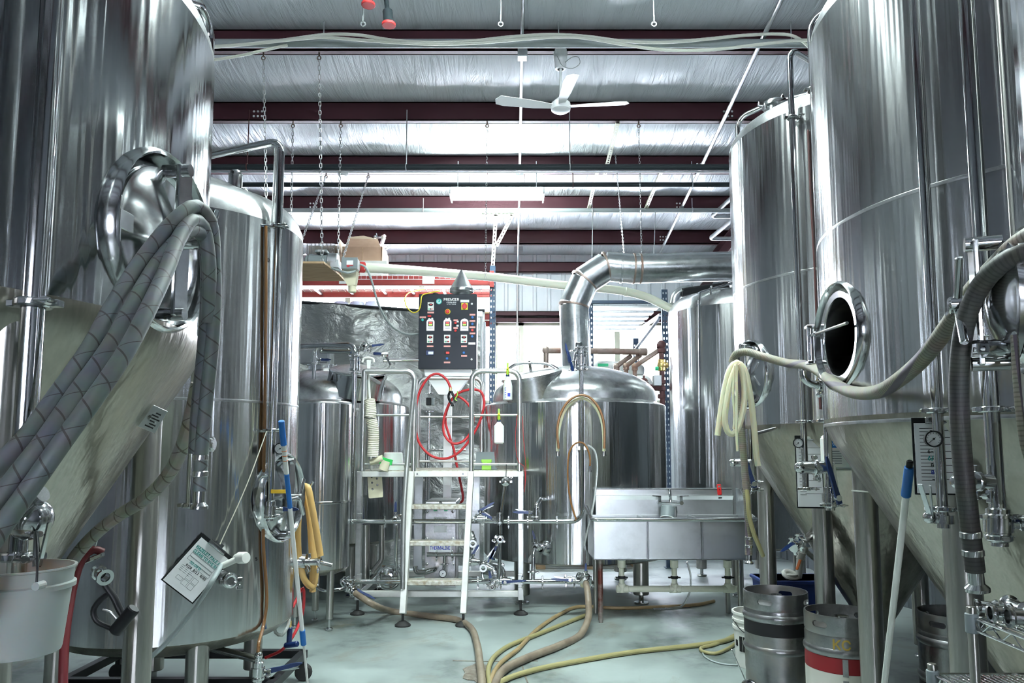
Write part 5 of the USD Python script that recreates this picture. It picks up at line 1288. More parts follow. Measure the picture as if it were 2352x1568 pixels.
ld = T('drain_valve', 'blue-handled drain valve with brown hose at the foot of the small tank', 'valve', V3(812, 1350, 6.5))
ld.p('pipe_run', cat(pipe([V3(786, 1333, 6.72), V3(800, 1345, 6.62), V3(816, 1362, 6.5)], 0.022), clampm(V3(790, 1338, 6.68), V3(816, 1362, 6.5) - V3(786, 1333, 6.72), 0.022, EZ), clampm(V3(812, 1358, 6.52), V3(816, 1362, 6.5) - V3(786, 1333, 6.72), 0.022, EZ)), 'steel_fitting')
valve(ld, V3(803, 1350, 6.58), norm(V3(816, 1362, 6.5) - V3(786, 1333, 6.72)), 0.022, EX - EZ * 0.45 - EY * .1, (0.2, -1, 0.4), 0.19)

# small tank details
q = A([ST[0] + .02, ST[1] - RS, 0])
st.p('pressure_hose', tube(spline([P(724, 1330, 6.5), P(730, 1350, 6.45), P(745, 1356, 6.4), P(766, 1355, 6.5), P(790, 1352, 6.6)]), 0.014, 10, uv=False), 'steel_pipe')

# ---------------------------------------------------------------- kettle: lid, stack, pipes
kl = P(1222, 866, 7.5)
kn = norm(A([-0.18, -0.20, 1]))
kt.p('manway_neck', lathe([(0.30, -0.22), (0.30, 0.0), (0.315, 0.004), (0.315, 0.02), (0.28, 0.02), (0.28, -0.2)], 48, kl, kn), 'steel_dome')
kt.p('manway_lid', lathe([(0.31, 0.02), (0.31, 0.032), (0.26, 0.045), (0.12, 0.06), (0, 0.064)], 48, kl, kn), 'steel_dome')
a_, b_, _ = frame_of(kn)
kt.p('lid_bar', tube(spline([kl + kn * 0.05 - EX * 0.27, kl + kn * 0.13 - EX * 0.15, kl + kn * 0.15, kl + kn * 0.13 + EX * 0.2, kl + kn * 0.05 + EX * 0.30, kl - kn * 0.05 + EX * 0.31], 0.02), 0.016, 10, uv=False), 'steel_fitting')
kt.p('lid_knob', cyl(kl + kn * 0.06, kl + kn * 0.17, 0.015, 12), 'steel_fitting')
SD = 8.05
sp = [P(1325, 848, SD), P(1318, 702, SD), P(1342, 645, SD), P(1392, 612, SD), P(1455, 617, SD), P(1730, 610, SD)]
sk = T('steam_stack', 'fat stainless steam stack bending from the kettle lid to the right', 'duct', sp[0])
sr = 0.163
zz = [sp[0] - EZ * .12] + sp[1:]
for a, b in zip(zz, zz[1:]):
    sk.p('duct_section', cyl(a, b, sr, 48), 'duct_metal')
for i in range(1, len(sp) - 1):
    d = norm(norm(sp[i + 1] - sp[i]) + norm(sp[i] - sp[i - 1]))
    sk.p('seam_band', lathe([(sr * 0.9, -.014), (sr * 1.045, -.010), (sr * 1.05, 0.0), (sr * 1.045, 0.010), (sr * 0.9, .014)], 48, sp[i], d), 'rusty_steel')
for f in (0.11,):
    sk.p('seam_band', lathe([(sr, -.012), (sr * 1.02, -.008), (sr * 1.02, 0.008), (sr, .012)], 48, P(1455 + 275 * f - 60, 616, SD), EX), 'duct_metal')
sk.p('seam_band', lathe([(sr, -.004), (sr * 1.015, -.003), (sr * 1.015, 0.003), (sr, .004)], 48, P(1320, 735, SD)), 'duct_metal')
sk.p('stay_ring', lathe([(sr, -.012), (sr * 1.03, -.010), (sr * 1.03, 0.010), (sr, .012)], 48, P(1470, 617, SD), EX), 'rusty_steel')
# top fitting of the kettle pipe
xk_ = A([xk, 6.82, 0])
K = lambda py: A([xk, 6.82, pz(py, 6.82)])
br.p('pipe_fitting', cat(cyl(K(818), K(838), 0.034, 24), *[lathe([(0.02, -.008), (0.05, -.008), (0.05, .008), (0.02, .008)], 28, K(y)) for y in (810, 817, 838, 846)], *[cyl(K(817) + A([math.cos(a) * .043, math.sin(a) * .043, 0]), K(838) + A([math.cos(a) * .043, math.sin(a) * .043, 0]), 0.006, 8) for a in np.arange(5) * 1.257]), 'steel_fitting')
for py in (798, 808, 848):
    br.p('pipe_clamp', clampm(K(py), EZ, 0.026, EX), 'steel_fitting')
br.p('pipe_fitting', cat(cyl(P(1320, 852, 6.85), P(1327, 788, 6.85), 0.022, 16), clampm(P(1322, 830, 6.85), EZ, 0.022, -EX), clampm(P(1324, 805, 6.85), EZ, 0.022, -EX), cyl(P(1327, 790, 6.85), K(790), 0.02, 14)), 'steel_fitting')
b = br.p('butterfly_valve', cat(clampm(P(1320, 848, 6.85), EZ, 0.024, -EX), cyl(P(1320, 848, 6.85), P(1314, 846, 6.8), 0.012, 10)), 'steel_fitting')
br.p('valve_handle', paddle(P(1315, 846, 6.8), P(1304, 800, 6.75) - P(1316, 846, 6.8), (0.3, -1, 0), 0.17), 'blue_plastic', b)
br.p('valve_handle', paddle(P(1308, 828, 6.9), P(1298, 785, 6.9) - P(1308, 828, 6.9), (0.3, -1, 0), 0.17), 'blue_plastic', b)
br.p('pipe_bracket', obox(K(1029) + [0, 0.01, 0], EX * 0.045, EY * 0.02, EZ * 0.018, 0.003), 'steel_satin')
# loops of hose hung on the kettle pipe
yk = 6.74
hose('brown_hose_loop', 'large arch of brown and cream hose hung over the kettle pipe', 'hose', [P(*x, yk) for x in [(1283, 1030), (1280, 990), (1286, 955), (1302, 925), (1322, 910), (1337, 907), (1352, 911), (1370, 928), (1383, 955), (1388, 985), (1388, 1030)]], 0.011, 'sight_amber')
t = T('cream_hose_loop', 'cream hose arch just inside the brown one with metal ends', 'hose', P(1337, 915, yk))
H = [(1281, 1045), (1281, 1010), (1286, 975), (1296, 945), (1312, 925), (1337, 914), (1358, 924), (1374, 945), (1384, 975), (1387, 1010), (1387, 1045)]
t.p('hose_body', tube(spline([P(*x, yk + .03) for x in H]), 0.015, 12, uv=False), 'milk_hose')
for x in (1281, 1387):
    t.p('hose_end', cat(cyl(P(x, 1036, yk + .02), P(x, 1045, yk + .02), 0.017, 14), cyl(P(x, 1043, yk + .02), P(x, 1047, yk + .02), 0.024, 16)), 'steel_fitting')
t = T('small_brown_hose', 'thin brown hose loop hung lower on the kettle pipe bracket', 'hose', P(1330, 1100, yk))
t.p('hose_body', tube(spline([P(*x, yk) for x in [(1355, 1072), (1355, 1050), (1348, 1028), (1337, 1016), (1322, 1018), (1309, 1035), (1304, 1075), (1306, 1120), (1313, 1160), (1323, 1192)]]), 0.0085, 10, uv=False), 'sight_amber')
t.p('hose_end', cat(cyl(P(1355, 1070, yk), P(1355, 1080, yk), 0.010, 12), cyl(P(1355, 1080, yk), P(1355, 1083, yk), 0.018, 14)), 'steel_fitting')
hose('clear_hose', 'clear hose hanging from the kettle pipe bracket beside the sink', 'hose', [P(*x) for x in [(1350, 1022, yk), (1364, 1032, yk), (1371, 1060, yk), (1368, 1120, yk), (1362, 1165, yk), (1350, 1215, yk), (1342, 1252, yk + .05)]], 0.009, 'clear_tube')
# kettle ports on its lower left
valve(kt, P(1232, 1176, 6.78), EZ, 0.021, -EX + EZ * 0.02, (0, -1, 0), 0.15)
kt.p('outlet_elbow', pipe([P(1232, 1192, 6.82), P(1232, 1160, 6.82), P(1240, 1146, 6.9), A([*near(kt, 1252, 1146)[0]])], 0.022, 0.05), 'steel_pipe')
q, n = near(kt, 1250, 1258)
kt.p('whirlpool_port', cat(lathe([(0.075, 0), (0.055, 0.03), (0.025, 0.05), (0.025, 0.1)], 28, q, n), pipe([q + n * 0.08, P(1228, 1258, 6.85), P(1225, 1275, 6.8), P(1224, 1332, 6.79)], 0.0185, 0.06), clampm(q + n * 0.1, n, 0.025, EZ), clampm(P(1224, 1313, 6.79), EZ, 0.019, EX)), 'steel_fitting')
valve(kt, P(1234, 1256, 6.9), n, 0.022, -EX * .3 + EZ, (0, -1, 0), 0.09, False)
valve(lo, P(1308, 1332, 6.76), EX, 0.021, -EX + EZ * .05, (0, -1, 0.2), 0.17)
lo.p('hose_coupling', cat(lathe([(0.02, -.02), (0.045, -.02), (0.05, -.01), (0.05, .012), (0.03, .02), (0.025, 0.05)], 30, P(1345, 1338, 6.72), norm(A([0.1, -1, -.35]))), clampm(P(1345, 1338, 6.72), norm(A([0.1, -1, -.35])), 0.036, EX), lathe([(0.02, -.03), (0.04, -.03), (0.04, .03), (0.02, .03)], 26, P(1335, 1325, 6.8), norm(A([0.5, -1, 0.2]))), cyl(P(1335, 1330, 6.8), P(1345, 1338, 6.74), 0.03, 18)), 'steel_fitting')
valve(lo, P(1345, 1330, 6.75), norm(A([0.1, -1, -.35])), 0.03, EZ, (0, -1, 0), 0.07, False)
kt.p('lift_lug', slab(affinity.scale(Point(0, 0.05).buffer(0.036), 1, 1).union(Polygon([(-0.06, -0.02), (0.05, -0.05), (0.036, 0.05), (-0.036, 0.05)])).difference(Point(0, 0.052).buffer(0.016)), 0.01, P(1445, 880, 7.75), EX, EZ, -EY), 'steel_satin')

# ---------------------------------------------------------------- gas pipework behind the kettle
gp = T('gas_pipework', 'rusty black iron gas pipes and brass valve behind the kettle', 'pipework', P(1500, 850, 9.25))
G = lambda x, y, D=9.25: P(x, y, D)
gp.p('main_pipe', cat(cyl(G(1248, 804), G(1482, 808), 0.038, 20), cyl(G(1468, 808), G(1486, 808), 0.048, 20, 0.006), cyl(G(1254, 804), G(1254, 850), 0.034, 18), ball(G(1254, 804), 0.05, 16)), 'rusty_steel')
for a, b, e in (((1448, 818), (1416, 841), 872), ((1470, 816), (1438, 840), 872), ((1520, 800), (1458, 841), 876)):
    gp.p('branch_pipe', cat(cyl(G(*a, 9.3), G(*b, 9.12), 0.03, 16), ball(G(*b, 9.12), 0.042, 14), cyl(G(*b, 9.12), G(b[0], e, 9.12), 0.027, 16), cyl(G(b[0], b[1] + 4, 9.12), G(b[0], b[1] + 9, 9.12), 0.038, 16)), 'rusty_steel')
gp.p('riser_pipe', cat(cyl(G(1519, 795), G(1521, 980), 0.033, 18), ball(G(1519, 792), 0.058, 18), cyl(G(1508, 795), G(1519, 795), 0.03, 14), *[cyl(G(1520, y), G(1520, y + 10), 0.05, 16, 0.006) for y in (800, 872, 888, 905)]), 'dark_rust')
gp.p('brass_valve', cat(cyl(G(1520, 825), G(1520, 852), 0.052, 20, 0.008), ball(G(1520, 838), 0.062, 16), cyl(G(1522, 838), G(1534, 838), 0.04, 16, 0.006)), 'brass')
gp.p('gas_regulator', cat(cyl(G(1479, 876), G(1479, 888), 0.06, 20, 0.01), cyl(G(1479, 862), G(1479, 876), 0.012, 10), lathe([(0, .03), (0.03, .03), (0.055, 0), (0, 0)], 20, G(1479, 874)), cyl(G(1458, 890), G(1520, 890), 0.04, 16)), 'dark_rust')
gp.p('gas_actuator', obox(G(1509, 874, 9.15), EX * .05, EY * .05, EZ * .065, 0.006), 'galvanised')
gp.p('green_plug', cyl(G(1505, 846, 9.15), G(1512, 846, 9.15), 0.026, 14), 'green_plastic')
# ---------------------------------------------------------------- right foreground fermenters' pipes and hangings
def vpipe(t, x, y, zt, zb, r, top=None, m='steel_pipe', nm='cleaning_pipe'):
    pts = ([*top] if top else []) + [A([x, y, zt]), A([x, y, zb])]
    t.p(nm, pipe(pts, r, 0.09), m)


# front pipe of the doorless fermenter with gauge
q = near(fv2, 2169, 840, 0.06)[0]; ax_, ay_ = q[0], q[1]
Y1 = lambda py: A([ax_, ay_, P(2140, py, ay_)[2]])
vpipe(fv2, ax_, ay_, 4.2, Y1(1170)[2], 0.018)
for py in (943, 1168):
    fv2.p('pipe_clamp', clampm(Y1(py), EZ, 0.024, EX + [0, -.2, 0]), 'steel_fitting')
fv2.p('pipe_bracket', bar(Y1(945), A([*near(fv2, 2136, 945)[0][:2], Y1(945)[2]]), 0.012), 'steel_fitting')
gauge(fv2, Y1(1008) + A([-0.04, -0.04, 0]), (-0.25, -1, 0), 0.026, Y1(1008))
b = fv2.p('pipe_end', cat(cyl(Y1(1170), Y1(1212), 0.02, 18), lathe([(0.015, -.014), (0.034, -.014), (0.034, .014), (0.015, .014)], 24, Y1(1192)), ball(Y1(1186) + [-0.055, -0.02, 0], 0.022, 14), cyl(Y1(1190), Y1(1186) + [-.055, -.02, 0], 0.012, 12)), 'steel_fitting')
fv2.p('valve_blades', cat(bar(Y1(1183) + [-.06, -.03, 0], P(2113, 1112, ay_ - .06), 0.016, 0.004, 0.001), bar(Y1(1183) + [-.055, -.035, 0], P(2136, 1114, ay_ - .07), 0.011, 0.004, 0.001)), 'galvanised', b)
# second pipe near the right edge
bx_, by_ = 1.40, 2.16
Y2 = lambda py: A([bx_, by_, P(2290, py, by_)[2]])
vpipe(fv2, bx_, by_, 4.2, Y2(1185)[2], 0.022)
vpipe(fv4, bx_ + 0.07, by_ - 0.07, 4.2, Y2(1150)[2], 0.026, m='steel_leg')
for py in (940, 1186):
    fv2.p('pipe_clamp', clampm(Y2(py), EZ, 0.023, EX), 'steel_fitting')
valve(fv2, Y2(1205), EZ, 0.022, EX + [0, -.25, 0], (0, -1, 0.3), 0.17, False, lab='blue handle with white print')
fv2.p('handle_print', text('norm', 0.010, Y2(1212) + A([0.04, -0.055, 0.012]), EX, EZ, 0.002), 'white_paint')


def prv(t, c, d, r, L):
    """Horizontal relief valve: perforated round-nosed cylinder clamped to a stub."""
    d = norm(d)
    u = norm(np.cross(d, EZ))
    b = t.p('relief_valve', cat(lathe([(0, 0), (r * 0.5, 0.06 * r), (r * 0.85, 0.4 * r), (r, r), (r, L * 0.56), (r * 0.9, L * 0.58), (r * 0.9, L * 0.62), (r, L * 0.64), (r, L * 0.97), (r * 0.6, L), (0, L)], 28, c, d), clampm(c + d * L * 0.6, d, r * 0.9, DOWN)), 'steel_fitting')
    t.p('relief_holes', cat(*[cyl(c + d * r * 1.0 + (u * math.cos(a) + EZ * math.sin(a)) * r * 0.8, c + d * r * 1.0 + (u * math.cos(a) + EZ * math.sin(a)) * r * 1.01, r * 0.2, 10) for a in np.arange(8) * pi / 4]), 'black_plastic', b)
    return b


prv(fv2, P(2186, 1105, by_ - .03), Y2(1105) - P(2186, 1105, by_ - .03), 0.021, 0.135)
# left pipe of the doorless fermenter with its bend above and sight elbow
cx_, cy_ = None, 3.55
zt = P(1862, 48, cy_)[2]
cx_ = P(1872, 300, cy_)[0]
Y3 = lambda py: A([cx_, cy_, P(1880, py, cy_)[2]])
vpipe(fv2, cx_, cy_, zt, Y3(1118)[2], 0.0185, top=[P(2030, -30, 3.3), P(1960, -2, 3.45)])
for py in (206, 966):
    fv2.p('pipe_clamp', clampm(Y3(py), EZ, 0.019, EX), 'steel_fitting')
valve(fv2, Y3(1142), EZ, 0.021, -EX * 0.25 + EZ, (0.2, -1, 0), 0.20)
prv(fv2, Y3(1073) + [-0.165, -.01, 0], EX, 0.029, 0.16)
el = [P(1843, 852, 3.5), P(1846, 870, 3.5), P(1866, 884, 3.5), P(1904, 884, 3.5)]
fv2.p('sample_elbow', cat(pipe(el, 0.018, 0.07), clampm(P(1881, 884, 3.5), EX, 0.019, DOWN), ball(P(1881, 906, 3.5), 0.014, 12), cyl(P(1881, 890, 3.5), P(1881, 906, 3.5), 0.006, 8)), 'steel_pipe')
# hinge of the open manway
hc = MW2 + nm2 * 0.02 + norm(np.cross(EZ, nm2)) * 0.0
uu = norm(np.cross(EZ, nm2))
hs = 1 if (hc + uu * .2)[1] > (hc - uu * .2)[1] else -1
hq = hc + uu * hs * 0.235
fv2.p('manway_hinge', cat(cyl(hq - EZ * 0.075, hq + EZ * 0.075, 0.014, 16), *[obox(hq + EZ * s * 0.08, uu * 0.02, nm2 * 0.02, EZ * 0.008, 0.003) for s in (-1, 1)]), 'steel_fitting')
fv2.p('manway_bar', cat(cyl(hq + EZ * 0.04, hc - uu * hs * 0.16 + nm2 * 0.0 + EZ * 0.03, 0.007, 10), ball(hq + EZ * 0.04 - uu * hs * .06, 0.012, 10)), 'steel_fitting')
# low sample valve on its cone
c, n = near(fv2, 2128, 1318, 0.0)
n = norm(A([-0.75, -0.45, -0.42]))
fv2.p('cone_port', cat(lathe([(0.05, -.05), (0.02, 0.01), (0.02, 0.05), (0.034, 0.052), (0.034, 0.07), (0.022, 0.072), (0.022, 0.13), (0.03, 0.132), (0.03, 0.15), (0, 0.15)], 26, c, n), clampm(c + n * 0.06, n, 0.023, EZ), clampm(c + n * 0.14, n, 0.023, EZ)), 'steel_fitting')
fv2.p('port_lever', bar(c + n * 0.1, c + n * 0.13 + A([-0.02, 0.0, -0.14]), 0.016, 0.005), 'steel_fitting')

# second right fermenter: front pipe, gauge, relief valve, left pipe
q = near(fv3, 1851, 900, 0.045)[0]; dx_, dy_ = q[0], q[1]
Y4 = lambda py: A([dx_, dy_, P(1840, py, dy_)[2]])
vpipe(fv3, dx_, dy_, P(1814, 112, dy_)[2], Y4(1118)[2], 0.0185, top=[A([2.32, 4.85, ze3 + .36]), A([2.15, 4.7, ze3 + .42])])
for py in (270, 968, 1122):
    fv3.p('pipe_clamp', clampm(Y4(py), EZ, 0.019, EX), 'steel_fitting')
gauge(fv3, Y4(1017) + A([-0.045, -0.03, 0]), (-0.2, -1, 0), 0.027, Y4(1017))
st2 = [near(fv3, x, y, 0.014)[0] for x, y in ((1858, 300), (1864, 450), (1874, 640), (1880, 800), (1886, 940))]
fv3.p('sight_tube', tube(spline(st2), 0.006, 12, uv=False), 'dark_rust', label='brown sight tube')
ey_ = 4.35
ex_ = P(1722, 1050, ey_)[0]
Y5 = lambda py: A([ex_, ey_, P(1720, py, ey_)[2]])
fv3.p('arm_pipe', cat(pipe([Y5(985), Y5(1120)], 0.019), clampm(Y5(1105), EZ, 0.02, EX), clampm(Y5(1122), EZ, 0.02, EX)), 'steel_pipe')
fv3.p('pipe_bracket', pipe([Y5(1000), A([ex_ + .2, ey_ + .12, Y5(990)[2] + .02])], 0.012), 'steel_pipe')
valve(fv3, Y5(1110), EZ, 0.020, -EX * 0.3 + EZ, (0, -1, 0), 0.16)
prv(fv3, Y5(1062) + [-0.125, -.02, 0], EX, 0.024, 0.125)
lx_, ly_ = P(1694, 300, 5.35)[0], 5.35
fv3.p('cleaning_pipe', pipe([A([2.2, 4.95, ze3 + .45]), P(1764, 240, 5.2), A([lx_, ly_, P(1690, 272, ly_)[2]]), A([lx_, ly_, 1.9])], 0.0185, 0.1), 'steel_pipe')
c = P(1781, 246, 4.9)
fv3.p('neck_port', cat(cyl(c - EZ * 0.18, c + EZ * 0.0, 0.072, 30), lathe([(0.06, 0), (0.09, 0), (0.09, 0.014), (0.085, 0.03), (0, 0.03)], 32, c), bar(c + EZ * 0.02 - EX * .12, c + EZ * 0.02 - EX * .06, 0.03), tube(spline([c + A([.04, 0, .03]), c + A([.05, 0, .09]), c + A([.07, 0, .03])]), 0.006, 8, uv=False)), 'steel_fitting')
c, n = near(fv3, 1860, 1262, 0)
n = norm(A([-0.8, -0.45, -0.3]))
c = P(1852, 1238, 4.62)
fv3.p('cone_port', cat(lathe([(0.05, -.12), (0.022, -.01), (0.022, 0.05), (0.036, 0.052), (0.036, 0.07), (0.024, 0.072), (0.024, 0.11), (0.036, 0.112), (0.036, 0.13), (0, 0.13)], 26, c, n), clampm(c + n * 0.06, n, 0.024, EZ), clampm(c + n * 0.12, n, 0.024, EZ)), 'steel_fitting')
fv3.p('port_handle', paddle(c + n * 0.1 + EZ * .03, A([-0.6, -.2, -.35]), (0, -1, 0.4), 0.13), 'blue_plastic')

# clipboards on the right
cdir = norm(A([-0.25, -1, 0.0]))
c = P(2160, 1047, ay_ + 0.06)
clipboard('clipboard', 'clipboard with dates in coloured ink hung behind the gauge of the doorless fermenter', c, cdir, EZ, 0.172, 0.265,
          [('6-13', 'ink_black', -0.12, 0.06, 0.012), ('6/27', 'ink_teal', -0.12, -0.03, 0.014), ('8/2', 'ink_black', -0.12, -0.12, 0.012), ('8/17', 'ink_blue', -0.08, -0.21, 0.013), ('8.16', 'ink_black', -0.06, -0.30, 0.008), ('6/29', 'ink_red', 0.37, -0.02, 0.016), ('7/20', 'ink_black', 0.37, -0.10, 0.009)])
c = P(1859, 1083, dy_ + 0.06)
clipboard('clipboard', 'clipboard with curling paper hung behind the gauge of the fermenter by the kegs', c, norm(A([-0.2, -1, 0])), EZ, 0.15, 0.42,
          [('D-5', 'ink_black', 0.2, 0.20, 0.014), ('MW 9  1', 'ink_black', 0.1, 0.09, 0.016), ('--', 'ink_black', 0.3, 0.02, 0.014)])
# white jug
c = P(1923, 1078, 3.78)
t = T('white_jug', 'white plastic jug with a blue 70 percent label between two fermenters', 'jug', c)
t.p('jug_body', cat(obox(c + EZ * 0.085, EX * 0.068, EY * 0.045, EZ * 0.085, 0.014), hull(np.vstack([c + EZ * 0.165 + A([[sx * .062, sy * .04, 0] for sx in (-1, 1) for sy in (-1, 1)]), c + EZ * 0.20 + A([[sx * .02, sy * .02, 0] for sx in (-1, 1) for sy in (-1, 1)])]))), 'jug_plastic')
t.p('cap', cyl(c + EZ * 0.2, c + EZ * 0.225, 0.02, 18, 0.003), 'white_plastic')
lb = t.p('blue_label', bx(c[0] - .05, c[0] + .0, c[1] - .0465, c[1] - .0448, c[2] + .11, c[2] + .145), 'bright_blue')
t.p('label_lettering', text('70%', 0.013, c + A([-.03, -.0468, .128]), EX, EZ, 0.0006), 'white_paint', lb)
t.p('label_lines', cat(*[bx(c[0] - .05, c[0] + .005, c[1] - .046, c[1] - .0448, c[2] + .03 + .012 * k, c[2] + .034 + .012 * k) for k in range(6)]), 'grey_plastic', lb)
t.p('shelf_bracket', cat(bx(c[0] - .07, c[0] + .07, c[1] - .045, c[1] + .06, c[2] - .006, c[2]), bar(c + A([0.0, .05, -.003]), c + A([-.10, -.2, -.003]), 0.012)), 'steel_satin')

# hoses over the right fermenters
H = [(1682, 832, 4.38), (1690, 814, 4.36), (1712, 808, 4.32), (1750, 818, 4.25), (1800, 832, 4.1), (1850, 838, 3.75), (1880, 852, 3.4), (1910, 876, 3.1), (1945, 896, 2.85), (1985, 903, 2.6), (2030, 894, 2.4), (2080, 860, 2.25), (2130, 812, 2.1), (2185, 738, 1.98), (2230, 672, 1.88), (2285, 612, 1.78), (2340, 560, 1.68), (2420, 515, 1.6), (2465, 520, 1.53), (2485, 620, 1.47), (2488, 900, 1.45), (2490, 1500, 1.45), (2490, 2100, 1.45)]
hose('suction_hose', 'long tan suction hose swagged across the right fermenters from manway to manway', 'hose', [P(*x) for x in H], 0.0235, 'hose_tan', n=18)
H = [(2455, 1900, 1.52), (2455, 1300, 1.52), (2452, 800, 1.54), (2445, 640, 1.56), (2410, 582, 1.6), (2350, 582, 1.62), (2300, 606, 1.66), (2250, 660, 1.72), (2220, 730, 1.76), (2205, 820, 1.79), (2203, 920, 1.81), (2207, 1010, 1.82), (2216, 1110, 1.83), (2228, 1210, 1.84), (2240, 1312, 1.85)]
hose('suction_hose', 'dark suction hose hanging in a long drop at the right edge to a metal end', 'hose', [P(*x) for x in H], 0.0225, 'hose_dark', n=18, ends=(1,))
H = [(1690, 830, 4.22), (1697, 850, 4.2), (1702, 900, 4.2), (1703, 980, 4.21), (1709, 1060, 4.21), (1716, 1150, 4.2), (1720, 1220, 4.2), (1720, 1274, 4.2)]
hose('suction_hose', 'grey suction hose hanging straight down before the sink end', 'hose', [P(*x) for x in H], 0.020, 'hose_tan', ends=(1,))
t = T('yellow_hose_coil', 'pale yellow hose coil hung on the manway handle beside the kegs fermenter', 'hose', P(1690, 900, 4.12))
D_ = 4.1
for H in ([(1648, 1000), (1655, 950), (1665, 890), (1678, 845), (1692, 832), (1708, 845), (1722, 900), (1731, 970), (1737, 1040), (1741, 1070)],
          [(1693, 838), (1680, 870), (1668, 930), (1665, 970), (1672, 992), (1682, 997), (1694, 985), (1707, 940), (1710, 900), (1704, 850), (1696, 836)],
          [(1688, 840), (1684, 900), (1687, 960), (1685, 985)], [(1692, 836), (1692, 900), (1692, 1000), (1694, 1036)]):
    t.p('hose_loop', tube(spline([P(*x, D_) for x in H]), 0.0165 if len(H) > 5 else 0.007, 14, uv=False), 'milk_hose')
    D_ -= 0.035
H = [(1715, 1125, 4.12), (1718, 1150, 4.1), (1720, 1180, 4.1), (1730, 1220, 4.1), (1742, 1250, 4.12), (1752, 1275, 4.2)]
hose('olive_hose', 'thin olive hose bundle hanging below the blue-handled valve at the sink end', 'hose', [P(*x) for x in H], 0.012, 'olive_hose')
# squeegee on the right
a, b = P(2090, 1058, 2.66), PZ(2006, 1790, 0)
pole('squeegee', 'blue-gripped white pole leaning against the cone of the doorless fermenter', a, b, 0.0125, [(0, 0.018, 'black_plastic', 0.9, 'hanger_tip'), (0.015, 0.09, 'bright_blue', 1.35, 'grip'), (0.09, 0.985, 'white_plastic', 1.0, 'pole')]).p('rubber_blade', obox(b + [0, 0, 0.025], EX * 0.18, EY * 0.014, EZ * 0.02, 0.003), 'black_plastic')
one('cable_tie', 'white tie around the near leg of the doorless fermenter', 'tie', ring(A([*(A(F2) + A([-0.51, 0.73]) * (0.89 / math.hypot(0.51, 0.73))), P(1977, 1128, 3.75)[2]]), (0.05, 0, 1), 0.0585, 0.004), 'white_plastic')


# ---------------------------------------------------------------- kegs
def keg(name, lab, x, y, H=0.59, r=0.2, bands=(), txt=None, face=0.0, ribs=(0.245, 0.44)):
    o = A([x, y, 0.0])
    t = T(name, lab, 'keg', o)
    h = H / 0.59
    pr = [(r * .93, 0.0), (r * .985, 0.006), (r * .985, 0.06 * h), (r * .97, 0.085 * h), (r * .985, 0.11 * h)]
    for zr in ribs:
        pr += [(r * (.985 + k), (zr + d) * h) for k, d in ((0, -.022), (.035, -.012), (.05, 0), (.035, .012), (0, .022))]
    pr += [(r * .985, 0.478 * h), (r * .965, 0.488 * h), (r * .965, 0.49 * h)]
    t.p('body', lathe(pr + [(r * .9, 0.50 * h), (r * .5, 0.515 * h), (0.0, 0.52 * h), ], 64, o), 'keg_metal')
    th = 0.012
    ch = lathe([(r * .965, 0.485 * h), (r * .985, 0.50 * h), (r * .985, H - .01), (r * .975, H), (r * .94, H), (r * .93, H - .012), (r * .93, 0.49 * h), (r * .965, 0.485 * h)], 64, o)
    m = mani(ch)
    for a in (face, face + pi / 2, face + pi, face + 3 * pi / 2):
        d = A([math.cos(a), math.sin(a), 0]); s = A([-d[1], d[0], 0])
        z = H - 0.05
        m = m - mani(hull(np.vstack([o + EZ * z + d * k + s * (sx * 0.03 + 0.016 * math.cos(w)) + EZ * 0.016 * math.sin(w) for k in (r * .7, r * 1.1) for sx in (-1, 1) for w in np.linspace(0, 2 * pi, 12)])))
    c = t.p('chime', unmani(m), 'keg_metal')
    t.p('spear_fitting', lathe([(0.03, 0.505 * h), (0.03, 0.55 * h), (0.038, 0.553 * h), (0.038, 0.565 * h), (0.02, 0.567 * h), (0, 0.565 * h)], 28, o), 'steel_fitting')
    for z0, z1, mm, nm in bands:
        t.p(nm, lathe([(r * .984, z0 * h), (r * .992, z0 * h + .001), (r * .992, z1 * h - .001), (r * .984, z1 * h)], 64, o), mm)
    return t


KX, KY = 1.69, 4.86
k1 = keg('beer_keg', 'dented steel keg with a wide black band, front left of the kegs', KX, KY, bands=((0.335, 0.415, 'tape_black', 'black_band'),), face=math.atan2(-KY, -KX) - 0.35)
KX2, KY2 = P(1932, 1400, 4.24)[0], 4.24
k2 = keg('beer_keg', 'steel keg with red and white bands and ochre KC letters', KX2, KY2, ribs=(0.10, 0.40), bands=((0.295, 0.378, 'tape_red', 'red_band'), (0.125, 0.295, 'tape_white', 'white_band')), face=math.atan2(-KY2, -KX2) - 0.62)


def wrap(t, s, h, ang, z, r, o, m, nm):
    """Lettering wrapped round a keg, its middle at bearing ang."""
    mm = meshkit.text_mesh(s, h, 0.0015, True)
    mm = trimesh.Trimesh(mm.vertices, mm.faces).subdivide()
    v = np.array(mm.vertices)
    u = v[:, 0] - (v[:, 0].min() + v[:, 0].max()) / 2
    a = ang + u / r
    t.p(nm, (np.stack([o[0] + (r + v[:, 2]) * np.cos(a), o[1] + (r + v[:, 2]) * np.sin(a), z + v[:, 1]], 1), np.array(mm.faces)), m)


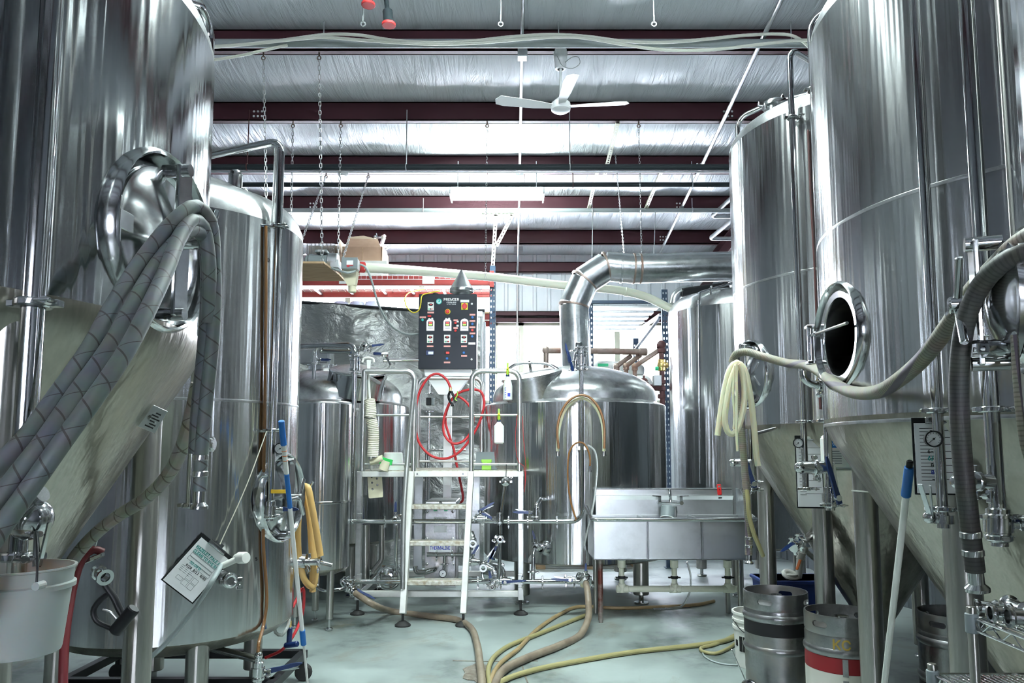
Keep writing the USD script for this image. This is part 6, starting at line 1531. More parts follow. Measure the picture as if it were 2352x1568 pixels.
wrap(k2, 'KC', 0.05, math.atan2(-KY2, -KX2) - 0.02, 0.424, 0.198, (KX2, KY2), 'paint_ochre', 'painted_letters')
a = math.atan2(-KY2, -KX2) + 0.05
k2.p('bare_strip', cat(*[obox(A([KX2 + .199 * math.cos(a), KY2 + .199 * math.sin(a), z]), A([-math.sin(a), math.cos(a), 0]) * .014, EZ * .045, A([math.cos(a), math.sin(a), 0]) * .001) for z in (0.33, 0.22)]), 'keg_metal')
k3 = keg('beer_keg', 'shadowed steel keg with black and ochre bands behind the front fermenter leg', 2.47, 4.22, bands=((0.13, 0.215, 'tape_black', 'black_band'), (0.065, 0.128, 'paint_ochre', 'ochre_band')), face=math.atan2(-4.22, -2.47) - 0.5)
kv = A([KX, KY, 0]); d = norm(A([-KX - 0.22, -KY, 0]))
q = P(1720, 1540, 4.6)
t = T('loose_coupling', 'steel hose coupling and lever lying against the front keg', 'fitting', q * [1, 1, 0])
t.p('coupling', lathe([(0.02, -.05), (0.04, -.045), (0.04, -.02), (0.055, -.015), (0.055, .015), (0.04, .02), (0.025, .03)], 28, A([q[0], q[1], 0.056]), norm(A([-.4, -1, 0]))), 'steel_fitting')
t.p('lever', bar(A([q[0] - .02, q[1], 0.1]), P(1680, 1490, 4.62), 0.014, 0.006), 'steel_fitting')
# white bucket stack behind the keg
c = PZ(1706, 1478, 0); c = A([1.70, 5.30, 0])
t = T('white_bucket', 'white lidless bucket half hidden behind the black-banded keg', 'bucket', c)
t.p('bucket_body', lathe([(0, .004), (0.135, .004), (0.138, 0), (0.14, 0.006), (0.15, 0.25), (0.158, 0.252), (0.158, 0.27), (0.151, 0.272), (0.151, 0.30), (0.158, 0.302), (0.158, 0.32), (0.152, 0.322), (0.152, 0.35), (0.16, 0.352), (0.16, 0.368), (0.148, 0.368), (0.135, 0.02), (0, 0.02)], 48, c), 'white_plastic')
t.p('wire_handle', tube(spline([c + A([-.16, 0, .31]), c + A([-.12, -.13, .25]), c + A([0, -.165, .23])]), 0.003, 8, uv=False), 'black_plastic')
t.p('printed_label', cat(*[obox(c + A([-0.147 * math.cos(x), -0.147 * math.sin(x), 0.16]), A([-math.sin(x), math.cos(x), 0]) * .012, EZ * h_, A([math.cos(x), math.sin(x), 0]) * .002) for x, h_ in ((0.2, .02), (.5, .05), (.7, .05))]), 'ink_black')
# blue tote with pvc valve
c = P(1815, 1352, 5.55) * [1, 1, 0]
t = T('blue_tote', 'blue plastic tub with white pipe fittings behind the kegs', 'tub', c)
zt = P(1815, 1325, 5.55)[2]
t.p('tub_body', hull([c + A([sx * a, sy * b_, z]) for sx in (-1, 1) for sy in (-1, 1) for a, b_, z in ((.2, .13, 0), (.23, .15, zt))]), 'tote_blue')
t.p('tub_rim', bx(c[0] - .245, c[0] + .245, c[1] - .165, c[1] + .165, zt - .025, zt, 0.006), 'tote_blue')
pv = P(1840, 1318, 5.5)
t = T('pvc_valve', 'white plastic pipe stub with an orange lever standing in the blue tub', 'valve', A([pv[0], pv[1], zt]))
t.p('pipe_stub', cat(cyl(A([pv[0] - .02, pv[1], zt]), P(1838, 1275, 5.5), 0.024, 18), cyl(P(1838, 1285, 5.5), P(1842, 1268, 5.5), 0.03, 18, 0.004), ball(P(1846, 1262, 5.5), 0.032, 14), cyl(P(1846, 1262, 5.5), P(1880, 1290, 5.6), 0.018, 14)), 'white_plastic')
t.p('lever', bar(P(1838, 1285, 5.46), P(1830, 1308, 5.44), 0.022, 0.008, 0.003), 'orange')
t = T('spool', 'white plastic wheel lying on the blue tub rim', 'wheel', A([*P(1816, 1324, 5.5)[:2], zt]))
t.p('wheel', cat(ring(A([*P(1816, 1324, 5.5)[:2], zt + .022]), (0.2, -.5, 1), 0.05, 0.016, 28), cyl(A([*P(1816, 1324, 5.5)[:2], zt + .012]), A([*P(1816, 1324, 5.5)[:2], zt + .03]), 0.05, 24)), 'white_plastic')


# ---------------------------------------------------------------- wire shelf at the lower right
def wire_shelf(name, lab, o, ex, ey, W, L, z, posts, n=16):
    """A chrome wire shelf: rim rods with zig-zag truss, cross wires, posts with collars."""
    t = T(name, lab, 'shelf', A([*o, 0]))
    o = A([*o, z])
    t.p('rim', cat(*[cyl(o + a - EZ * dz, o + b - EZ * dz, 0.004, 8) for dz in (0, 0.03) for a, b in ((0 * ex, ex * W), (ex * W, ex * W + ey * L), (ex * W + ey * L, ey * L), (ey * L, 0 * ex))]), 'steel_pipe')
    k = 14
    t.p('truss_wire', cat(*[cyl(o + ey * L * i / k - EZ * .03 * (i % 2), o + ey * L * (i + 1) / k - EZ * .03 * ((i + 1) % 2), 0.0022, 6) for i in range(k)], *[cyl(o + ex * W * i / k - EZ * .03 * (i % 2), o + ex * W * (i + 1) / k - EZ * .03 * ((i + 1) % 2), 0.0022, 6) for i in range(k)]), 'steel_pipe', kind='stuff')
    t.p('shelf_wires', cat(*[cyl(o + ex * W * i / n, o + ex * W * i / n + ey * L, 0.002, 6) for i in range(1, n)]), 'steel_pipe', kind='stuff')
    for a, b in posts:
        p = o + ex * W * a + ey * L * b
        t.p('post', cyl(p * [1, 1, 0], p + EZ * 0.03, 0.0125, 14, 0.002), 'steel_leg')
        t.p('post_collar', cyl(p - EZ * .04, p + EZ * .012, 0.017, 14, 0.002), 'grey_plastic')
    return t


s0, s1 = P(2232, 1418, 2.05), P(2360, 1478, 1.82)
dv = s1 - s0; dv[2] = 0
ey2 = norm(dv); ex2 = A([-ey2[1], ey2[0], 0])
if ex2[0] < 0:
    ex2 = -ex2
wire_shelf('wire_shelf', 'chrome wire shelf in the shade at the right edge holding pipe fittings', s0[:2], ex2, ey2, 0.32, 0.60, s0[2], ((0, 0), (0, 1), (1, 0), (1, 1)))
for i, (a, b, r, lab) in enumerate((((2240, 1402, 2.08), (2292, 1408, 2.06), 0.016, 'longer steel ferrule pipe lying on the wire shelf, nearest its left end'), ((2275, 1428, 1.98), (2325, 1430, 1.97), 0.019, 'short fat steel pipe piece on the wire shelf in the middle'), ((2315, 1440, 1.93), (2365, 1438, 1.92), 0.020, 'steel pipe piece with an open end at the right of the wire shelf'), ((2318, 1398, 2.1), (2360, 1420, 2.0), 0.018, 'steel elbow leaning at the back of the wire shelf'))):
    a, b = P(*a), P(*b)
    a[2] = b[2] = s0[2] + r * 1.45
    d = norm(b - a)
    L = np.linalg.norm(b - a)
    one('pipe_fitting', lab, 'pipe fitting', lathe([(r * .88, 0), (r * 1.4, 0), (r * 1.4, 0.006), (r, 0.014), (r, L - .014), (r * 1.4, L - .006), (r * 1.4, L), (r * .88, L), (r * .88, 0)], 28, a, d), 'steel_fitting')
g0 = P(2142, 1548, 2.2)
wire_shelf('wire_basket', 'grey wire tray at the bottom right corner of the picture', g0[:2], A([1.0, 0, 0]), A([0, -1.0, 0]), 0.62, 0.30, g0[2], ((0, 0), (1, 0), (1, 1), (0, 1)), 40)
hose('cart_hose', 'thin grey hose hanging over the edge of the right fermenter manway', 'hose', [P(*x) for x in [(2330, 770, 1.66), (2334, 850, 1.65), (2340, 930, 1.64), (2352, 1020, 1.64), (2370, 1080, 1.66)]], 0.008, 'hose_tan')
# fv4 sample cock
c = P(2262, 800, 1.72)
fv4.p('sample_cock', cat(cyl(P(2236, 803, 1.73), P(2300, 800, 1.71), 0.006, 10), obox(P(2248, 800, 1.73), EX * .010, EY * .010, EZ * .013, 0.002), lathe([(0.006, -.02), (0.02, -.02), (0.022, 0), (0.02, .02), (0.006, .02)], 24, P(2280, 800, 1.72), EX), cyl(P(2290, 800, 1.72), P(2345, 800, 1.75), 0.016, 14)), 'steel_fitting')
fv4.p('cock_knob', cat(cyl(P(2248, 790, 1.73), P(2248, 782, 1.73), 0.014, 16, 0.002), cyl(P(2248, 798, 1.73), P(2248, 788, 1.73), 0.008, 12)), 'black_plastic')
# ---------------------------------------------------------------- sink
kz1, kz0 = pz(1121, 7.02), pz(1190, 7.02)
ks, kb = 6.52, 7.02
X0, X1 = P(1368, 1160, kb)[0], P(1715, 1160, kb)[0]
fx0, fx1 = P(1363, 1240, ks)[0], P(1738, 1240, ks)[0]
zrim, zbot = P(1500, 1193, ks)[2], P(1500, 1286, ks)[2]
t = T('triple_sink', 'long stainless three-bowl sink with a high splashback before the kettle', 'sink', ((fx0 + fx1) / 2, 6.77, 0))
t.p('splashback', cat(bx(X0, fx1 - .05, kb, kb + .02, zrim - .05, kz1, 0.004), bx(X0, fx1 - .05, kb - .0, kb + .05, kz1 - .012, kz1, 0.004), obox(((X0 + fx1 - .05) / 2, kb - .012, kz1 - .085), ((fx1 - .05 - X0) / 2, 0, 0), (0, 0.014, -0.02), (0, 0.004, 0.003), .002)), 'steel_sink')
w = (fx1 - fx0) / 3
for k in range(3):
    a, b = fx0 + w * k + .012, fx0 + w * (k + 1) - .012
    a, b = (fx0 if k == 0 else a - .011), (fx1 if k == 2 else b + .011)
    t.p('bowl', cat(bx(a, b, ks, ks + .012, zbot, zrim, 0.004), bx(a, b, kb - .012, kb, zbot, zrim, 0.002), bx(a, a + .01, ks, kb, zbot, zrim, 0.002), bx(b - .01, b, ks, kb, zbot, zrim, 0.002), bx(a, b, ks, kb, zbot, zbot + .012, 0.003)), 'steel_sink')
t.p('rolled_rim', pipe([(fx0 - .01, kb, zrim + .07), (fx0 - .01, ks - .005, zrim + .0), (fx1 + .01, ks - .005, zrim), (fx1 + .01, kb, zrim + .07)], 0.018, 0.05), 'steel_pipe')
t.p('end_splash', hull([A([x, y, z]) for x in (fx1 - .02, fx1 - .01) for y, z in ((ks + .02, zrim), (kb, zrim), (kb, kz1), (kb - .12, kz1))]), 'steel_sink')
for px, py, m in ((1379, 1420, 'rust_leg'), (1700, 1420, 'steel_leg')):
    x = P(px, 1350, ks + .06)[0]
    t.p('leg', cat(cyl((x, ks + .06, 0.02), (x, ks + .06, zbot), 0.0225, 18), cyl((x, ks + .06, 0), (x, ks + .06, 0.05), 0.018, 14)), m)
    t.p('leg', cyl((x, kb - .06, 0.0), (x, kb - .06, zbot), 0.0225, 18), 'steel_leg')
# tap
tz = P(1540, 1155, kb - .09)[2]; tx = P(1541, 1155, kb - .09)[0]; ty = kb - .07
tp = T('sink_tap', 'chrome two-handled tap on the sink splashback with a swivel spout', 'tap', (tx, ty, tz))
tp.p('tap_body', cat(cyl((tx - .105, ty, tz), (tx + .105, ty, tz), 0.014, 16), *[cat(cyl((tx + s * .10, kb, tz), (tx + s * .10, ty - .02, tz), 0.018, 16), cyl((tx + s * .10, ty, tz), (tx + s * .10, ty - .01, tz + .055), 0.013, 14)) for s in (-1, 1)]), 'steel_pipe')
for s in (-1, 1):
    tp.p('tap_handle', cat(cyl((tx + s * .10, ty, tz + .05), (tx + s * .10, ty, tz + .065), 0.016, 16), bar((tx + s * .09, ty, tz + .062), (tx + s * .17, ty - .01, tz + .066), 0.016, 0.01)), 'steel_pipe')
tp.p('spout', tube(spline([(tx, ty, tz), (tx, ty, tz + .06), (tx - .01, ty - .04, tz + .11), (tx - .025, ty - .10, tz + .125), (tx - .035, ty - .14, tz + .10), (tx - .036, ty - .15, tz + .07)]), 0.012, 14, uv=False), 'steel_pipe')
c = P(1533, 1178, kb - .22)
t = T('measuring_jug', 'small tilted plastic measuring jug hanging under the tap', 'jug', c)
ax2 = norm(A([-.18, -.45, -1]))
t.p('jug_body', lathe([(0, -0.06), (0.058, -0.06), (0.064, -0.05), (0.062, 0.05), (0.058, 0.05), (0.058, -.05), (0, -.052)], 32, c, ax2), 'grey_plastic')
t.p('jug_rim', ring(c + ax2 * .05, ax2, 0.061, 0.005, 32), 'bottle_white')
t.p('hanger', tube(spline([c + A([0.08, 0, 0.06]), c + A([.085, 0, .0]), c + A([.08, 0, -.05])]), 0.006, 8, uv=False), 'steel_pipe')
c = P(1652, 1124, kb - .012)
t = T('ph_meter', 'red handheld meter with a black end clipped to the sink splashback', 'meter', c)
u = norm(A([-.08, 0, 1])); s = norm(A([1, 0, .08]))
t.p('meter_body', obox(c, s * .019, EY * .010, u * .05, 0.005), 'red_plastic')
t.p('meter_cap', obox(c - u * .065, s * .0175, EY * .009, u * .018, 0.004), 'black_plastic')
t.p('meter_screen', obox(c + u * .03 - EY * .0105, s * .012, EY * .001, u * .008), 'grey_plastic')
t.p('meter_key', cyl(c + u * .0 - EY * .010, c + u * .0 - EY * .012, 0.005, 12), 'black_plastic')
# drain plumbing
py_ = 6.75
zd = P(1560, 1352, py_)[2]
t = T('drain_plumbing', 'white plastic drain pipe with three traps under the sink', 'pipework', P(1560, 1352, py_))
x0, x1 = P(1430, 1352, py_)[0], P(1700, 1352, py_)[0]
t.p('drain_pipe', cyl((x0, py_, zd), (x1, py_, zd), 0.028, 20), 'pvc')
for i, px in enumerate((1428, 1549, 1672)):
    x = P(px, 1330, py_)[0]
    t.p('drop_pipe', cat(cyl((x, py_, zd), (x, py_, zbot), 0.024, 18), cyl((x, py_, zbot - .10), (x, py_, zbot - .03), 0.036, 18, 0.005), cyl((x, py_, zd - .03), (x, py_, zd + .05), 0.034, 18, 0.006), cyl((x - .05, py_, zd), (x + .06, py_, zd), 0.033, 18, 0.005)), 'pvc')
    t.p('strainer_nut', cat(cyl((x, py_, zd + .09), (x, py_, zd + .115), 0.034, 18, 0.003), bar((x - .055, py_ - .0, zd + .1), (x + .055, py_, zd + .1), 0.022, 0.012)), 'black_plastic')
    t.p('sink_outlet', cyl((x, py_, zbot - .03), (x, py_, zbot + .005), 0.05, 22, 0.005), 'galvanised' if i < 2 else 'black_plastic')

# ---------------------------------------------------------------- hoses on the floor
def floor_pts(pts, r):
    return [PZ(x, y, r) if len(p) == 2 else P(x, y, p[2]) for p in pts for x, y in [p[:2]]]


hose('floor_hose', 'thick brown hose running from the drain valve past the ladder feet to the front', 'hose', [P(816, 1362, 6.5), P(850, 1384, 6.38)] + floor_pts([(905, 1404), (985, 1414), (1050, 1423), (1080, 1440), (1096, 1480), (1103, 1530), (1110, 1600), (1118, 1700)], 0.027), 0.027, 'brown_hose', n=16)
hose('floor_hose', 'thick grey hose dropping from the kettle outlet and curving across the floor', 'hose', [P(1346, 1340, 6.68), P(1349, 1356, 6.55), P(1352, 1388, 6.46), P(1350, 1424, 6.2)] + floor_pts([(1334, 1456), (1285, 1482), (1215, 1509), (1160, 1536), (1138, 1570), (1120, 1700)], 0.028), 0.028, 'brown_hose', n=16)
hose('floor_hose', 'tan hose crossing the floor behind the grey kettle hose and under the sink', 'hose', floor_pts([(1640, 1380), (1600, 1388), (1500, 1394), (1420, 1396), (1330, 1393), (1290, 1408), (1240, 1440), (1215, 1463), (1190, 1490), (1150, 1522), (1130, 1555), (1115, 1620)], 0.017), 0.016, 'tan_hose', n=12)
hose('floor_hose', 'pale olive hose curling on the floor left of the grey kettle hose', 'hose', floor_pts([(1345, 1412), (1300, 1430), (1230, 1458), (1170, 1482), (1135, 1508), (1122, 1535), (1124, 1570), (1128, 1640)], 0.018), 0.017, 'olive_hose', n=12)
hose('floor_hose', 'long green-grey hose stretching over the floor to the kegs', 'hose', floor_pts([(1100, 1640), (1150, 1566), (1220, 1540), (1330, 1517), (1460, 1496), (1600, 1481), (1660, 1472), (1690, 1462)], 0.019), 0.018, 'olive_hose', n=12)
hose('floor_hose', 'loose olive hose loop on the floor beside the front keg', 'hose', floor_pts([(1700, 1468), (1670, 1490), (1640, 1500), (1615, 1496), (1610, 1488), (1640, 1480), (1690, 1456), (1715, 1440)], 0.014), 0.013, 'olive_hose', n=12)
hose('floor_cable', 'thin grey tube trailing on the floor beneath the hose loop', 'cable', floor_pts([(1612, 1492), (1620, 1508), (1650, 1522), (1690, 1527), (1740, 1524)], 0.006), 0.006, 'grey_conduit', n=8)
hose('floor_cable', 'clear tube arching under the sink to the floor', 'cable', [P(1578, 1290, 7.0), P(1586, 1320, 7.0), P(1585, 1355, 6.9), P(1572, 1385, 6.8), PZ(1545, 1396, 0.01), PZ(1500, 1398, 0.01)], 0.009, 'clear_tube', n=10)

# ---------------------------------------------------------------- pallet rack on the back left, its load, the foil curtain
RY0, RY1 = 9.7, 10.75


def upright(px, y, z1, lab, m='rack_blue', z0=0.0):
    x = P(px, 800, y)[0]
    t = T('rack_upright', lab, 'rack upright', (x, y, 0))
    w = 0.04
    fr_ = sbox(-w, z0, w, z1)
    k = 0
    for z in np.arange(max(z0, 1.0) + .06, z1 - .04, 0.075):
        for s in (-1, 1):
            fr_ = fr_.difference(affinity.scale(Point(s * 0.019, z).buffer(0.010, 4), 0.8, 1.5))
    t.p('face_plate', slab(fr_, 0.003, (x, y, 0), EX, EZ, EY), m)
    t.p('flange_plate', cat(bx(x - w, x - w + .003, y, y + .06, z0, z1), bx(x + w - .003, x + w, y, y + .06, z0, z1)), m)
    t.p('foot_plate', bx(x - .06, x + .06, y - .03, y + .1, 0, 0.008), m)
    return t


upright(1131, RY0, P(1131, 610, RY0)[2], 'dark blue perforated rack upright right of the control panel')
upright(1356, RY0, P(1356, 640, RY0)[2], 'blue perforated rack upright behind the steam stack')
upright(1529, RY0 - .15, P(1521, 670, RY0)[2], 'blue rack upright by the gas pipes, left of the hot liquor tank')
upright(1461, RY1 + .5, P(1461, 765, RY1)[2], 'rear blue rack upright seen under the grey shelf')
xa, xb = -3.6, P(1126, 640, RY0)[0]
for y, p0, p1, lab in ((RY0, 633, 655, 'front red pallet rack beam under the cardboard box'), (RY1, 664, 682, 'rear red pallet rack beam seen under the wire deck')):
    t = T('rack_beam', lab, 'rack beam', ((xa + xb) / 2, y, P(800, p1, y)[2]))
    z1, z0 = P(800, p0, y)[2], P(800, p1, y)[2]
    t.p('beam', bx(xa, xb, y, y + .05, z0, z1, 0.006), 'red_rack')
    if y == RY0:
        for px in (779, 970):
            t.p('white_tag', bx(P(px, 640, y)[0], P(px + 28, 640, y)[0], y - .002, y, z0 + .02, z1 - .005), 'white_paint')
        t.p('end_plate', bx(xb - .01, xb + .05, y - .03, y + .0, z0 - .03, z1 + .06, 0.003), 'red_rack')
zdk = P(800, 634, RY0)[2] + .004
t = T('wire_deck', 'white wire mesh decking lying on the red rack beams', 'wire deck', ((xa + xb) / 2, RY0, zdk))
t.p('mesh_wires', cat(*[bx(xa + .05 + k * .10, xa + .056 + k * .10, RY0 - .02, RY1 + .06, zdk + .006, zdk + .011) for k in range(int((xb - xa - .08) / .1))], *[bx(xa + .02, xb - .02, RY0 + .01 + .1 * k, RY0 + .015 + .1 * k, zdk, zdk + .006) for k in range(11)]), 'white_paint', kind='stuff')
for px in (715, 792, 872, 940, 1015):
    x = P(px, 650, RY0 + .5)[0]
    t.p('deck_channel', bx(x - .02, x + .02, RY0 + .055, RY1 - .005, zdk - .035, zdk - .001, .003), 'galvanised')
t.p('mesh_lip', cat(*[bx(xa + .05 + k * .07, xa + .054 + k * .07, RY0 - .026, RY0 - .022, zdk - .05, zdk) for k in range(int((xb - xa - .1) / .07))], bx(xa, xb, RY0 - .028, RY0 - .023, zdk - .055, zdk - .05)), 'white_paint', kind='stuff')
# loads
zs_ = zdk + .012
t = T('cardboard_box', 'open brown cardboard box full of odds and ends on the pallet rack', 'box', (P(830, 600, 9.9)[0], 10.0, zs_))
a, b = P(786, 590, 9.85)[0], P(877, 590, 9.85)[0]
zt, zm = P(830, 566, 9.85)[2], zs_
t.p('box_panel', bx(a, b, 9.85, 9.86, zm, zt, 0.002), 'cardboard')
t.p('box_panel', cat(bx(a, a + .01, 9.85, 10.4, zm, zt), bx(b - .01, b, 9.85, 10.4, zm, zt), bx(a, b, 10.39, 10.4, zm, zt), bx(a, b, 9.86, 10.39, zm, zm + .01)), 'cardboard')
t.p('box_flap', hull([P(796, 567, 9.85), P(874, 567, 9.85), P(800, 547, 9.95), P(868, 550, 9.95), P(796, 567, 9.86), P(874, 567, 9.86), P(800, 547, 9.96), P(868, 550, 9.96)]), 'cardboard')
t.p('box_flap', hull([P(793, 568, 10.39), P(872, 568, 10.39), P(800, 544, 10.34), P(835, 541, 10.34), P(868, 549, 10.34), P(793, 568, 10.4), P(872, 568, 10.4), P(800, 544, 10.35), P(868, 549, 10.35)]), 'cardboard_light')
t.p('box_flap', hull([P(876, 566, 9.9), P(878, 600, 9.9), P(892, 607, 9.9), P(888, 578, 9.9), P(877, 566, 9.95), P(879, 600, 9.95), P(893, 607, 9.95), P(889, 578, 9.95)]), 'paper')
t.p('tape_strip', bx((a + b) / 2 - .004, (a + b) / 2 + .004, 9.848, 9.8505, zm, zt), 'wood_board')
t = T('white_case', 'flat white case under the cardboard box', 'box', (P(860, 603, 9.8)[0], 9.8, zs_))
t.p('case_body', bx(P(828, 604, 9.78)[0], P(890, 604, 9.78)[0], 9.74, 9.84, zs_, P(860, 601, 9.8)[2], .004), 'white_plastic')
t = T('tap_fitting', 'chrome and white tap handle sticking out of the cardboard box', 'tap', P(876, 550, 10.1))
t.p('tap_tube', cat(cyl(P(876, 562, 10.1), P(882, 545, 10.1), 0.028, 18), cyl(P(879, 540, 10.08), P(883, 546, 10.1), 0.036, 18, 0.008)), 'bottle_white')
t.p('chrome_valve', cat(cyl(P(860, 545, 10.08), P(875, 544, 10.1), 0.014, 12), ball(P(862, 544, 10.08), 0.022, 12), cyl(P(864, 536, 10.08), P(866, 545, 10.08), 0.01, 10)), 'steel_fitting')
one('white_strip', 'white plastic strip sticking out right of the cardboard box', 'strip', bar(P(886, 572, 10.0), P(904, 562, 10.0), 0.04, 0.015), 'white_plastic')
t = T('glass_case', 'open carton of clear drinking glasses at the left end of the pallet rack', 'box', (P(735, 590, 9.95)[0], 10.0, zs_))
a, b = P(690, 590, 9.95)[0], P(779, 590, 9.95)[0]
zt = P(735, 548, 9.95)[2]
t.p('carton_panel', bx(a, b, 10.3, 10.31, zs_, zt, 0.002), 'carton_tan')
t.p('carton_panel', bx(a, b, 9.95, 10.3, zs_, zs_ + .01), 'cardboard_light')
t.p('carton_panel', cat(bx(b - .01, b, 9.95, 10.3, zs_, zt), bx(a, b, 9.94, 9.95, zs_, zs_ + .1)), 'cardboard_light')
for k in range(5):
    t.p('divider', bx(a + .05, a + .24, 10.1, 10.11, zs_ + .1 + .055 * k, zs_ + .12 + .055 * k), 'wood_board')
zz = (zt - zs_)
first = None
for r in range(3):
    for k in range(8):
        x = a + .05 + (b - a - .1) * (k + .5 * (r % 2)) / 8
        c = A([x, 10.0 + .08 * (r % 2), zs_ + .012 + r * zz * .3])
        if first is None:
            t = T('drinking_glass', 'clear drinking glass stacked in the carton on the rack', 'glass', c, 'drinking glasses in the carton')
            t.p('glass_body', lathe([(0, .004), (0.028, .004), (0.03, 0), (0.036, zz * .27), (0.033, zz * .27), (0.027, 0.012), (0, 0.012)], 16, c), 'clear_glass')
            first = t.path
        else:
            g_ = UsdGeom.Xform.Define(stage, '/World/' + numbered('/World', 'drinking_glass')).GetPrim()
            g_.GetReferences().AddInternalReference(first)
            g_.SetInstanceable(True)
            g_.GetAttribute('xformOp:translate').Set(Gf.Vec3d(*c.tolist()))
# rack top jars in the bright gap
zj = P(760, 722, 10.1)[2]
jn = ('first', 'second', 'third', 'fourth', 'fifth')
for i, px in enumerate((708, 744, 783, 820, 855)):
    c = P(px, 722, 10.1)
    hh = P(px, 693 + (6 if i < 2 else 0), 10.1)[2] - zj
    one('clear_jar', f'upturned clear plastic jar above the foil curtain, {jn[i]} from the left', 'jar', lathe([(0.10, 0), (0.105, .01), (0.105, hh - .04), (0.09, hh - .005), (0.0, hh), (0.0, hh - .006), (0.085, hh - .012), (0.1, hh - .045), (0.097, 0)], 28, c), 'jar_plastic')
# jar shelf (rack level behind the curtain)
for y, lab in ((9.95, 'front red beam of the lower rack level hidden by the foil curtain'), (10.5, 'rear red beam of the lower rack level hidden by the foil curtain')):
    one('rack_beam', lab, 'rack beam', bx(xa, xb, y, y + .05, zj - .10, zj - .0, .005), 'red_rack')
one('shelf_board', 'board carrying the clear jars behind the foil curtain', 'shelf', bx(xa, xb, 9.9, 10.55, zj - .02, zj - .001), 'wood_board')
# foil curtain
cyv = 9.45
cx0, cx1 = P(682, 800, cyv)[0] - .6, P(1113, 800, cyv)[0]
N1, N2 = 150, 70
U, W_ = np.meshgrid(np.linspace(0, 1, N1), np.linspace(0, 1, N2))
X = cx0 + (cx1 - cx0) * U
zl, zrr = P(690, 694, cyv)[2], P(960, 713, cyv)[2]
top = zl + (zrr - zl) * np.clip((X - P(690, 694, cyv)[0]) / (P(960, 713, cyv)[0] - P(690, 694, cyv)[0]), -1, 1)
Z = 0.05 + (top - 0.05) * (1 - W_)
pp = np.stack([X * 1.3 + Z * .7, Z * 2.2 - X * .5, X * 0], -1)
Y = cyv + (meshkit.fbm(pp, 4, 7) - .5) * 0.22 * np.clip(W_ * 5, 0.05, 1) + 0.03 * np.sin(X * 5 + 3 * Z)
v = np.stack([X, Y, Z], -1).reshape(-1, 3)
i, j = np.meshgrid(np.arange(N2 - 1), np.arange(N1 - 1), indexing='ij')
q = np.stack([i * N1 + j, (i + 1) * N1 + j, (i + 1) * N1 + j + 1, i * N1 + j + 1], -1).reshape(-1, 4)
t = T('foil_curtain', 'silver-grey foil curtain hung from the rack behind mash tun and control panel', 'curtain', (0, cyv, 0))
t.p('sheet', (v, tri(q)), 'foil_tarp', smooth=True)
e = A([[a, cyv - .004, b] for a, b in zip(X[0], top[0])])
t.p('dark_hem', tube(e, 0.02, 8, uv=False), 'black_plastic')
for px, py in ((769, 707), (888, 715)):
    c = P(px, py, cyv - .03)
    t.p('grommet', cyl(c, c + EY * .02, 0.016, 14), 'white_paint')
# batten posts behind the heat exchanger
for px, lab in ((960, 'left grey framing post behind the heat exchanger'), (1092, 'right grey framing post behind the heat exchanger')):
    x = P(px, 1200, 8.9)[0]
    one('frame_post', lab, 'post', bx(x - .05, x + .05, 8.9, 8.96, 0, P(px, 1085, 8.9)[2], .004), 'galvanised')

# grey slatted shelf, brace, sacks
sx0, sx1 = P(1362, 730, RY0)[0], P(1515, 730, RY0)[0]
zsl = P(1440, 706, RY0)[2]
t = T('slatted_shelf', 'grey slatted rack shelf seen from below right of the steam stack', 'shelf', ((sx0 + sx1) / 2, RY0, zsl))
for k in range(6):
    y = RY0 + .02 + k * .36
    t.p('slat', bx(sx0, sx1, y, y + .20, zsl, zsl + .03, .004), 'galvanised')
    t.p('wire_row', cat(*[bx(sx0 + .05 + .1 * i, sx0 + .056 + .1 * i, y + .2, y + .36, zsl + .03, zsl + .036) for i in range(int((sx1 - sx0) / .1))]), 'galvanised', kind='stuff')
one('rack_beam', 'blue rack beam above the grey slatted shelf', 'rack beam', bx(sx0 - .05, sx1, RY0 - .02, RY0 + .03, P(1440, 697, RY0)[2], P(1440, 690, RY0)[2], .004), 'rack_blue')
t = T('rack_brace', 'pair of slanting rack braces under the grey shelf', 'brace', P(1490, 760, 10))
t.p('brace_bar', bar(P(1518, 722, RY0), P(1452, 768, RY1 + .6), 0.05, 0.03), 'galvanised')
t.p('brace_bar', bar(P(1516, 728, RY0), P(1455, 808, RY1 + .4), 0.04, 0.025), 'rack_blue')


def sack(lab, px, py, D, w, h, d, tilt=0.0, stamp=None):
    c = P(px, py, D)
    s = trimesh.creation.icosphere(subdivisions=4)
    v = np.array(s.vertices)
    v = np.sign(v) * np.abs(v) ** 0.6
    v = v * [w / 2, d / 2, h / 2]
    v = v + (meshkit.fbm(v * 6 + px, 3, 1)[:, None] - .5) * 0.05 * norm(A([1, 1, 1]))
    ca, sa = math.cos(tilt), math.sin(tilt)
    v = np.stack([v[:, 0] * ca - v[:, 2] * sa, v[:, 1], v[:, 0] * sa + v[:, 2] * ca], 1) + c
    t = T('malt_sack', lab, 'sack', c)
    t.p('sack_body', (v, np.array(s.faces)), 'sack', smooth=True)
    if stamp:
        t.p('green_print', obox(P(px + stamp[0], py + stamp[1], D - d / 2 - .002), EX * .07, EY * .004, EZ * .018, .002), 'green_plastic')
    return t


